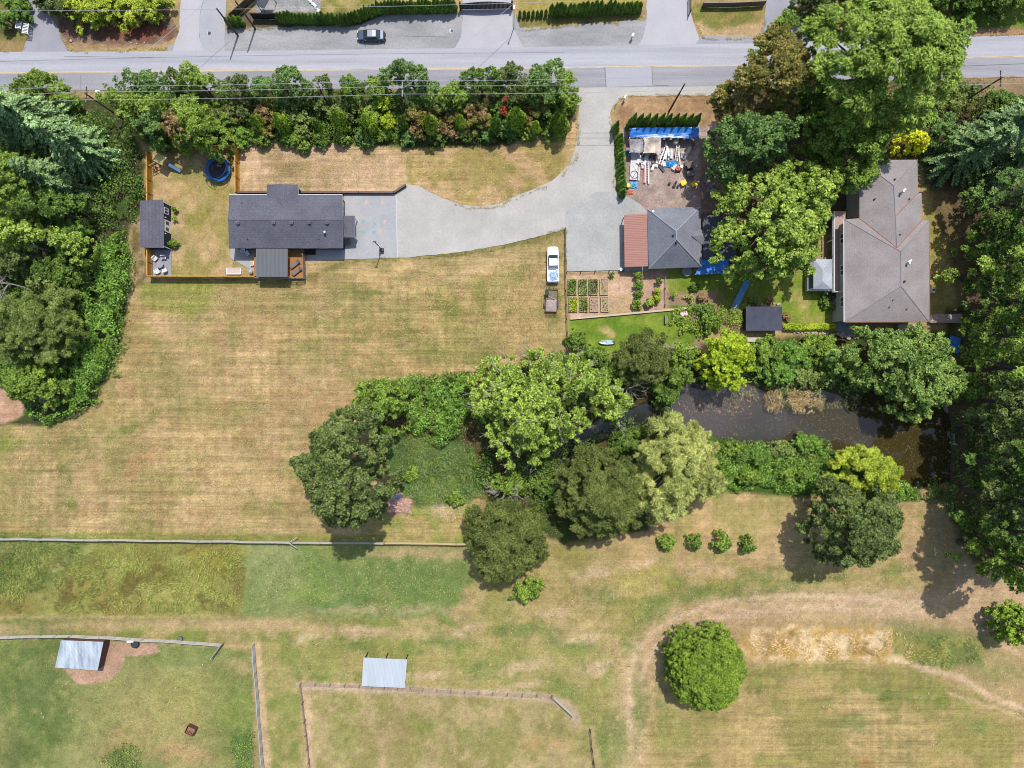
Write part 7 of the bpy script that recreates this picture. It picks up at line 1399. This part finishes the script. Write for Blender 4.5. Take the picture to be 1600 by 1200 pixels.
def tub(x, y, r, h, m1, m2, label): 
    o = empty('water_tub', P(x, y, 0), label, 'tub'); mb = MB(); mb.cyl((0, 0), r*.9, 0, h, 20, r); mb.torus((0, 0, h), r, .05, 20, 6); mb.build('tub', m1, o); mb = MB(); mb.cyl((0, 0), r*.88, h+.001, h+.012, 18); mb.build('contents', m2, o)
tub(213, 1005, .62, .5, M_black, mat('tub_dark', C(70, 74, 80), .3), 'black water tub by the paddock fence right of the worn shelter'); tub(282.5, 997.5, .42, .3, M_dark, mat('tub_grey', C(118, 118, 128), .7), 'grey round tub just outside the paddock fence')
o = empty('feed_board', P(210, 999, 0), 'white board fixed on the paddock rail above the black tub', 'board'); mb = MB(); mb.box((0, .1, 1.25), (1.1, .25, .2)); mb.build('board', M_white, o)
o = empty('tree_stump', P(766, 1038, 0), 'tiny cut stump with weeds alone on the dry grass right of the clean shelter', 'stump'); mb = MB(); mb.cyl((0, 0), .2, 0, .35, 9, .15); mb.build('stump', mat('stump_pale', C(214, 194, 120), .9, .2, 5), o)
# ------------------------------------------------------------ storage yard clutter
def thing1(name, x, y, label, cat, build, rz=0, group=None, z=0.0):
    q = P(x, y, z); o = empty(name, (q.x, q.y, z), label, cat, group); mb = MB(); build(mb); return o, mb
def slab(name, x, y, w_, l_, hgt, rz, m_, label, cat, z=0.0, group=None, bev=.02):
    q = P(x, y, z); o = empty(name, (q.x, q.y, z), label, cat, group); o.rotation_euler.z = R(rz); rr_ = random.Random(int(x*10+y)); mb = MB(); k = 3
    for i in range(k): mb.box((rr_.uniform(-.05, .05), rr_.uniform(-.06, .06), hgt*(i+.5)/k), (w_-rr_.uniform(0, .1), l_-rr_.uniform(0, .2), hgt/k-.004), R(rr_.uniform(-2, 2)))
    mb.build('boards', m_, o); return o
tarp_roof('canopy_tent', [(984, 217, 2.3), (1005.5, 217, 2.3), (1005.5, 238, 2.0), (984, 238, 2.0)], 'sagging grey canopy tent at the left under the long blue tarp', .55, True, 10, 'canopy', 12, mat('canvas_grey', C(140, 136, 142), .7, .3, 1.2, col2=C(196, 190, 192)))
tarp_roof('canopy_tent', [(1007, 215, 2.4), (1033, 215, 2.4), (1032, 239, 2.1), (1006.5, 239, 2.1)], 'square cream and grey canopy tent right of the sagging one', .5, True, 10, 'canopy', 13, mat('canvas_cream', C(168, 160, 154), .7, .25, .9, col2=C(232, 214, 196)))
for i, (x, y, w_, l_, h_, rz, c_, lb) in enumerate([(990.5, 258, 1.25, 5.2, .35, -2, (226, 222, 224), 'long stack of white sheets beside the low cedar row'), (1003, 257, .45, 1.6, .3, 5, (214, 210, 212), 'narrow white panel between the long white stack and the pink boards'), (1006.5, 268, .35, 4.2, .3, 0, (214, 156, 150), 'long pink board pile standing upright in the picture'), (1012.5, 268, .32, 4.6, .25, 1, (206, 202, 204), 'white ladder-like rail beside the pink boards'), (998, 272, .3, 2.4, .25, -4, (214, 212, 210), 'white slim panels by the bicycle-like hoop'), (1015, 254, .55, 1.2, .3, -30, (190, 184, 190), 'grey-white box tilted under the cream canopy tent'), (1026.5, 252, .6, 1.1, .35, -4, (236, 228, 224), 'square white panel below the cream canopy tent'), (1025, 260, .55, .55, .4, -8, (238, 232, 228), 'small white box below the square white panel'), (1037, 257, .6, .95, .3, 12, (236, 230, 226), 'white sheet left of the crumpled blue tarp'), (1020, 256, .4, 1.3, .3, -20, (120, 104, 98), 'brown plank bundle among the white panels'), (1074, 238, .55, 3.0, .3, -30, (224, 210, 196), 'long cream board leaning diagonally near the blue shelter end'), (1081, 227, .7, .7, .5, -25, (110, 104, 104), 'dark grey box at the upper end of the diagonal cream board'), (1061, 240, .18, 4.0, .2, 6, (236, 232, 226), 'tall thin white ladder rail, right one of the pair'), (1057.5, 240, .14, 3.2, .2, -3, (214, 190, 170), 'thin tan pole beside the white ladder rail'), (1042, 236, .16, 3.2, .2, 10, (232, 230, 228), 'white rail slanting down from the cream canopy tent'), (1066, 243, .6, 1.2, .3, -8, (214, 212, 212), 'white folded chair-like frame left of the diagonal board'), (1010, 252, .5, .9, .4, 10, (150, 150, 160), 'grey crate above the pink boards'), (988, 249, .5, 1.1, .3, 20, (170, 130, 110), 'brown board at the head of the long white stack'), (1034, 246, .5, .6, .3, 40, (80, 78, 84), 'dark box among the ladder frames'), (1018, 246, 1.4, .5, .4, 5, (66, 72, 96), 'dark blue bundle under the cream canopy tent edge'), (1029, 243, .5, 1.4, .3, 35, (206, 204, 208), 'white tilted frame right of the dark blue bundle')]):
    slab('board_stack' if i in (0, 2, 10) else 'salvage_item', x, y, w_, l_, h_, rz, mat('yard_%d' % i, C(*c_), .8, .12, 3), lb, 'boards' if i in (0, 2, 10) else 'salvage', 0, 'salvaged items in the storage yard')
rc_ = random.Random(77)
for i in range(30):
    x = 986+i*2.4+rc_.uniform(-1, 1); y = rc_.choice((243, 247, 262, 266, 251))+rc_.uniform(-2, 2) if x < 1030 else rc_.choice((rc_.uniform(226, 246), rc_.uniform(240, 262)))
    c_ = rc_.choice([(236, 234, 232), (236, 232, 228), (214, 210, 206), (186, 182, 184), (92, 92, 104), (226, 214, 200), (150, 120, 104)])
    slab('salvage_item', x, y, rc_.uniform(.2, .65), rc_.uniform(.6, 1.9), rc_.uniform(.1, .6), rc_.uniform(-40, 40), mat('scrap_%d_%d_%d' % c_, C(*c_), .8, .12, 3), '%s small scrap piece counted from the left among the yard clutter' % ordn[i], 'salvage', 0, 'small scrap in the storage yard')
def ladder(x1, y1, x2, y2, label, m_=M_galv):
    a, b_ = P(x1, y1, .2), P(x2, y2, .2); v = b_-a; c_ = (a+b_)/2; o = empty('ladder', (c_.x, c_.y, 0), label, 'ladder', 'ladders in the storage yard', math.atan2(v.y, v.x)); L_ = v.length; mb = MB()
    for s_ in (-.22, .22): mb.box((0, s_, .42), (L_, .07, .09))
    mb.build('rails', m_, o); mb = MB()
    for k in range(int(L_/.3)): mb.tube([(-L_/2+.15+k*.3, -.2, .42), (-L_/2+.15+k*.3, .2, .42)], .03, 5)
    mb.build('rungs', m_, o)
ladder(1031, 258, 1040, 232, 'aluminium ladder slanting below the cream canopy tent'); ladder(1010, 246, 1010.5, 286, 'upright-lying ladder beside the pink boards', M_white); ladder(1056, 252, 1059, 228, 'white ladder beside the tan pole', M_white)
heap('tarp_bundle', P(1050, 256, .3), 1.05, .6, .55, mat('tarp_bright', C(40, 140, 214), .4, .3, 2, col2=C(70, 170, 230), spec=.5), 'crumpled bright blue tarp in the middle of the storage yard', 'tarp', 8)
heap('tarp_bundle', P(991, 289, .3), .7, .6, .5, mat('tarp_light', C(120, 184, 224), .4, .3, 2), 'light blue tarp bundle at the lower left of the storage yard', 'tarp', 9)
heap('tarp_bundle', P(985, 238, .3), .9, .35, .4, mat('tarp_edge', C(40, 130, 190), .4, .3, 2), 'blue tarp scrap at the foot of the sagging canopy tent', 'tarp', 10)
o = empty('garden_machine', P(1058.5, 265, 0), 'small red-orange machine between the blue tarp and the brown vehicle', 'machine'); mb = MB(); mb.box((0, 0, .4), (.7, .6, .35)); mb.box((0, .1, .65), (.4, .35, .2)); mb.build('body', mat('mach_red', C(222, 90, 66), .5, .15, 3), o, bevel=.03)
for s_ in (-1, 1): mb = MB(); mb.box((s_*.4, -.3, .2), (.1, .35, .38)); mb.build('wheel', M_tyre, o, bevel=.03)
o = empty('white_drum', P(1063.5, 262, 0), 'round white lid of a drum beside the red-orange machine', 'drum'); mb = MB(); mb.cyl((0, 0), .27, 0, .75, 16); mb.build('drum', M_white, o)
o = empty('cream_tank', P(1054.5, 223.5, 0), 'cream round-topped tank below the long blue tarp', 'tank'); mb = MB(); mb.cyl((0, 0), .42, 0, 1.0, 16); mb.cyl((0, 0), .42, 1.0, 1.15, 16, .25); mb.build('tank', mat('tank_cream', C(226, 208, 190), .6, .05, 2), o)
# brown tracked carrier
o = empty('utility_cart', P(1076.5, 264, .6), 'brown-grey open utility cart parked at the right of the storage yard', 'cart'); o.location.z = 0; o.rotation_euler.z = R(102)
M_cart = mat('cart_brown', C(112, 98, 92), .6, .15, 2); mb = MB(); mb.loft([oct_sec(-1.35, .55, .35, .6, .72, .06), oct_sec(-.2, .62, .3, .7, .78, .06), oct_sec(.9, .62, .3, .66, .74, .08), oct_sec(1.35, .48, .34, .55, .62, .1)]); mb.build('body', M_cart, o)
mb = MB(); mb.box((-.85, 0, .95), (1.0, 1.15, .35)); mb.build('cargo_box', mat('cart_box', C(128, 118, 112), .7, .15, 2), o, bevel=.03); mb = MB(); mb.box((.25, 0, .95), (.5, 1.1, .14)); mb.box((.0, 0, 1.2), (.12, 1.1, .5)); mb.build('seat', M_black, o, bevel=.03); mb = MB(); mb.box((.35, 0, 1.75), (1.1, 1.15, .06)); mb.build('roof', M_cart, o, bevel=.02)
for x in (-.1, .85):
    for s_ in (-.53, .53): mb = MB(); mb.tube([(x, s_, .7), (x*.95, s_*.95, 1.74)], .025, 5); mb.build('roof_post', M_black, o)
wheels(o, (-.9, .95), .58, .26)
def bucket(x, y, r, h, m_, label, cat='bucket', sq=False):
    o = empty(cat.replace(' ', '_'), P(x, y, 0), label, cat); mb = MB()
    if sq: mb.loft([[(-r*.8, -r*.7, 0), (r*.8, -r*.7, 0), (r*.8, r*.7, 0), (-r*.8, r*.7, 0)], [(-r, -r*.85, h), (r, -r*.85, h), (r, r*.85, h), (-r, r*.85, h)]])
    else: mb.cyl((0, 0), r*.8, 0, h, 14, r)
    mb.build('tub', m_, o, bevel=.02 if sq else 0); mb = MB(); (mb.box((0, 0, h+.01), (r*1.6, r*1.3, .02)) if sq else mb.cyl((0, 0), r*.85, h, h+.02, 14)); mb.build('rim', M_black if m_ is M_black else m_, o); o.rotation_euler.z = R(x*7 % 60); return o
M_ybin = mat('bin_yellow', C(236, 216, 22), .5, .08, 2)
bucket(1067, 287, .5, .6, M_ybin, 'bright yellow tub left of the other yellow tub', 'tub', True); bucket(1083.5, 289, .48, .6, M_ybin, 'bright yellow tub at the foot of the brown cart', 'tub', True); bucket(981, 291, .36, .6, M_ybin, 'yellow bin at the lower end of the low cedar row', 'tub')
for i, (x, y, r_) in enumerate([(1045.5, 287, .22), (1053, 291, .26), (1056, 285, .18), (1059, 291.5, .2)]): bucket(x, y, r_, .35, M_black, ['black pot standing left of the three close together', 'largest black pot, middle of the storage yard', 'smallest black pot just above the largest one', 'black pot nearest the left yellow tub'][i], 'pot')
heap('orange_rags', P(985, 300, .2), .6, .4, .25, mat('orange_rag', C(214, 130, 96), .8, .3, 4), 'orange-brown rubbish at the lower left corner of the storage yard', 'rubbish', 14)
o = empty('hoop', P(990.5, 274, 0), 'black hoop lying over the long white sheets', 'hoop'); mb = MB(); mb.torus((0, 0, .5), .62, .035, 28, 6); mb.tube([(-.3, -.5, .5), (.35, .5, .5)], .03, 5); mb.build('ring', M_black, o)
# ------------------------------------------------------------ small things by the road and on the plots
def mailbox(x, y, label): 
    o = empty('mailbox', P(x, y, 0), label, 'mailbox'); mb = MB(); mb.box((0, 0, .5), (.1, .1, 1.0)); mb.build('post', M_dkwood, o); mb = MB(); mb.loft([[(-.3, -.18, 1.0), (-.3, .18, 1.0), (-.3, .18, 1.25), (-.3, 0, 1.38), (-.3, -.18, 1.25)], [(.3, -.18, 1.0), (.3, .18, 1.0), (.3, .18, 1.25), (.3, 0, 1.38), (.3, -.18, 1.25)]]); mb.build('box', M_white, o); o.rotation_euler.z = R(60)
mailbox(987, 60, 'white mailbox on the gravel shoulder north of the road'); mailbox(975, 156, 'white mailbox at the corner of the driveway and the road')
for x, y, lb in ((327, 52, 'round manhole cover in the wide drive at the top left'), (706, 48.5, 'round manhole cover in the shoulder near the black gate')):
    o = empty('manhole_cover', P(x, y, 0), lb, 'manhole cover'); mb = MB(); mb.cyl((0, 0), .3, .01, .035, 18); mb.build('cover', M_dark, o); mb = MB(); mb.torus((0, 0, .03), .33, .03, 20, 5, .4); mb.build('ring', M_galv, o)
for i, (c_, w_, a_) in enumerate(((P(28.5, 36, 1.4), 0, 0), (P(39, 44, 1.4), 0, 0))):
    o = empty('slatted_panel', (c_.x, c_.y, 0), ['white slatted garden panel, upper of the pair at the top left drive', 'white slatted garden panel nearer the drive, lower of the pair'][i], 'panel', 'white slatted panels by the drive'); mb = MB()
    for k in range(7): mb.box((0, -.75+k*.25, 1.3), (.85, .12, .06))
    for s_ in (-.45, .45): mb.box((s_, 0, 1.3), (.08, 1.8, .08))
    mb.build('slats', M_white, o)
    for x in (-.42, .42):
        for y in (-.8, .8): mb = MB(); mb.box((x, y, .62), (.07, .07, 1.26)); mb.build('leg', M_white, o)
    o.rotation_euler.z = R(-8)
o = empty('flower_pot', P(119.5, 43, 0), 'red potted flower on the brown verge at the top left', 'flower'); mb = MB(); mb.cyl((0, 0), .18, 0, .3, 10, .24); mb.build('pot', M_dkwood, o)
r_ = np.random.default_rng(5); leaves_obj('flowers', r_.normal(size=(60, 3))*np.array([.22, .18, .1])+np.array([0, 0, .45]), rnd_dir(60, r_)+np.array([0, 0, 1]), rnd_dir(60, r_), np.full(60, .16), np.full(60, .12), LM_red, o)
for i, (x, y, r_) in enumerate([(111, 64, .22), (199, 60, .14), (238, 34, .25), (205, 67, .13), (214, 68, .12), (226, 67, .12)]):
    o = empty('rock', P(x, y, 0), ['pale rock at the left end of the brown verge', 'small pale rock in the middle of the brown verge', 'white stone at the foot of the golden mounds', 'first small stone in the row along the verge edge', 'second small stone in the row along the verge edge', 'third small stone in the row along the verge edge'][i], 'rock'); bm = bmesh.new(); bmesh.ops.create_icosphere(bm, subdivisions=2, radius=r_)
    for v in bm.verts: v.co *= random.uniform(.8, 1.15); v.co.z *= .6
    me_ = bpy.data.meshes.new('stone'); bm.to_mesh(me_); bm.free(); me_.materials.append(mat('stone_pale', C(206, 198, 190), .9, .15, 4)); q = bpy.data.objects.new('stone', me_); COL.objects.link(q); q.parent = o; q.location.z = r_*.3
def stones(name, pts, m_, label, seed, r0=.25):
    rr_ = random.Random(seed); c_ = P(sum(p[0] for p in pts)/len(pts), sum(p[1] for p in pts)/len(pts)); o = empty(name, c_, label, 'stones'); bm = bmesh.new()
    for (x1, y1), (x2, y2) in zip(pts[:-1], pts[1:]):
        k = max(2, int(math.hypot(x2-x1, y2-y1)/2.6))
        for i in range(k):
            q = P(x1+(x2-x1)*i/k+rr_.uniform(-1.5, 1.5), y1+(y2-y1)*i/k+rr_.uniform(-1.5, 1.5)); rad_ = r0*rr_.uniform(.6, 1.3); t = bmesh.ops.create_icosphere(bm, subdivisions=1, radius=rad_)
            for v in t['verts']: v.co = v.co*rr_.uniform(.8, 1.2); v.co.z *= .6; v.co += q-c_+Vector((0, 0, rad_*.3))
    me_ = bpy.data.meshes.new('stone_row'); bm.to_mesh(me_); bm.free(); me_.materials.append(m_); q = bpy.data.objects.new('stone_row', me_); COL.objects.link(q); q.parent = o
M_stone = mat('garden_stone', C(196, 178, 168), .9, .2, 3)
stones('stone_edging', [(484, 0), (492, 10), (500, 20)], M_white, 'curved row of white stones in the garden at the top', 3, .28); stones('stone_edging', [(1310, 523), (1325, 526), (1345, 524)], M_stone, 'pinkish boulders at the lower left corner of the taupe house', 4, .4); stones('stone_edging', [(1170, 477), (1200, 475), (1222, 474)], M_stone, 'stones along the top of the small dark-roofed shed', 5, .25); stones('stone_edging', [(1240, 519), (1270, 520), (1300, 522)], M_stone, 'stones along the lower side of the clipped hedge', 6, .25)
stones('rubble_heap', [(1103, 285), (1112, 290), (1106, 298), (1118, 300), (1110, 292)], mat('rubble', C(150, 142, 146), .9, .25, 3), 'grey rubble heap at the right of the storage yard', 7, .35)
heap('straw_heap', P(624, 791, .3), 1.9, 1.3, .6, mat('heap_pink', C(196, 158, 140), .95, .3, 2.5), 'pinkish heap of cuttings under the big dark tree', 'heap', 21, 14); heap('ash_heap', P(619, 777, .3), 1.0, .7, .5, mat('heap_grey', C(188, 178, 182), .95, .25, 3), 'pale grey heap just above the pinkish cuttings', 'heap', 22, 10)
o = empty('garden_box', P(1067.5, 491.5, 0), 'pale pink lidded box on the green garden below the timber edging', 'box'); mb = MB(); mb.box((0, 0, .3), (1.1, .75, .6)); mb.build('box', mat('box_pink', C(222, 178, 160), .8), o); mb = MB(); mb.box((0, .03, .63), (1.2, .8, .06)); mb.build('lid', mat('box_lid', C(232, 206, 204), .7), o); o.rotation_euler.z = R(18)
o = empty('wooden_post_stack', P(1040, 500, 0), 'grey upright stack of weathered boards below the timber edging', 'boards'); mb = MB()
for k in range(4): mb.box((-.15+k*.1, 0, .3+.05*k), (.09, 1.5-.1*k, .5))
mb.build('boards', M_grey_wood, o)
o = empty('canoe', P(948, 535, 0), 'white and pale blue tub-like boat at the lower end of the garden lawn', 'boat'); mb = MB(); mb.loft([[(x, -w_, .45), (x, -w_*.8, .12), (x, w_*.8, .12), (x, w_, .45), (x, w_*.8, .44), (x, 0, .2 if w_ > .2 else .4), (x, -w_*.8, .44)] for x, w_ in ((-1.35, .06), (-1.0, .28), (0, .38), (1.0, .3), (1.35, .08))]); mb.build('hull', mat('boat_white', C(214, 230, 232), .4, .1, 1), o); mb = MB(); mb.box((.35, 0, .42), (.9, .62, .05)); mb.build('cover', mat('boat_blue', C(176, 206, 224), .4), o); mb = MB(); mb.box((1.2, 0, .42), (.4, .4, .06)); mb.build('bow_cover', M_dark, o)
o = empty('outlet_board', P(1488, 690, 0), 'thin white post on the dam bank at the right end of the pond', 'post'); mb = MB(); mb.box((0, .6, .4), (.12, 1.4, .5)); mb.build('board', M_old, o); mb = MB(); mb.cyl((.3, -.4), .15, 0, .6, 8); mb.build('cap', M_white, o)
o = empty('air_conditioner', P(1453.5, 454, 0), 'white heat pump unit beside the east wall of the taupe house', 'heat pump'); mb = MB(); mb.box((.1, 0, .5), (.45, .95, .8)); mb.build('casing', M_white, o, bevel=.03); mb = MB(); mb.cyl((.1, 0), .18, .9, .93, 14); mb.build('grille', M_dark, o)
# black boarded fence, gate and the little roofs at the top
bf = board_fence([(390, 20.5), (438, 20.5)], 1.9, 'black board fence left of the long cedar hedge', M_black, M_black, 'board_fence'); board_fence([(357, 22), (398, -14)], 1.9, 'black board fence slanting up beside the two poles', M_black, M_black)
gt = empty('drive_gate', P(760, 10, 0), 'wide black arched gate across the pale drive', 'gate'); mb = MB(); a, b_ = P(718.5, 6, 1.8), P(800, 4.5, 1.8); k = 40
for i in range(k):
    t = (i+.5)/k; q = a.lerp(b_, t); hh_ = 1.75+.55*math.sin(math.pi*t); mb.box((q.x, q.y, hh_/2+.05), ((b_-a).length/k-.01, .06, hh_-.1))
part(mb, 'gate_leaf', M_black, gt)
for q in (a, b_): mb = MB(); mb.box((q.x, q.y, 1.15), (.3, .3, 2.3)); part(mb, 'gate_post', M_black, gt)
board_fence([(1100, 4), (1150, 3.5), (1198, 1)], 1.5, 'weathered brown board fence above the small verge at the top', mat('fence_brown', C(128, 116, 110), .9, .15, 2), mat('fence_cap', C(168, 152, 138), .9, .1, 2))
rail_fence([(1080, 16), (1080, -10)], 1.6, 'dark timber gate frame at the corner of the brown board fence', M_dkwood, step=26)
so_ = empty('striped_shelter', P(412, 5, 0), 'small dark ribbed roof cut by the top edge', 'shed'); mb = MB(); q = [P(404, -8, 2.4), P(424, -8, 2.4), P(412, 15, 2.2), P(401, 6, 2.2)]; mb.add(q+[v-Vector((0, 0, .1)) for v in q], [(0, 1, 2, 3), (7, 6, 5, 4), (0, 4, 5, 1), (1, 5, 6, 2), (2, 6, 7, 3), (3, 7, 4, 0)])
for k in range(1, 8): mb.tube([q[0].lerp(q[1], k/8), q[3].lerp(q[2], k/8)], .05, 4)
part(mb, 'roof', mat('rib_grey', C(82, 84, 92), .6, .15, 2), so_)
for v in q: mb = MB(); mb.box((v.x, v.y, 1.05), (.1, .1, 2.1)); part(mb, 'post', M_dark, so_)
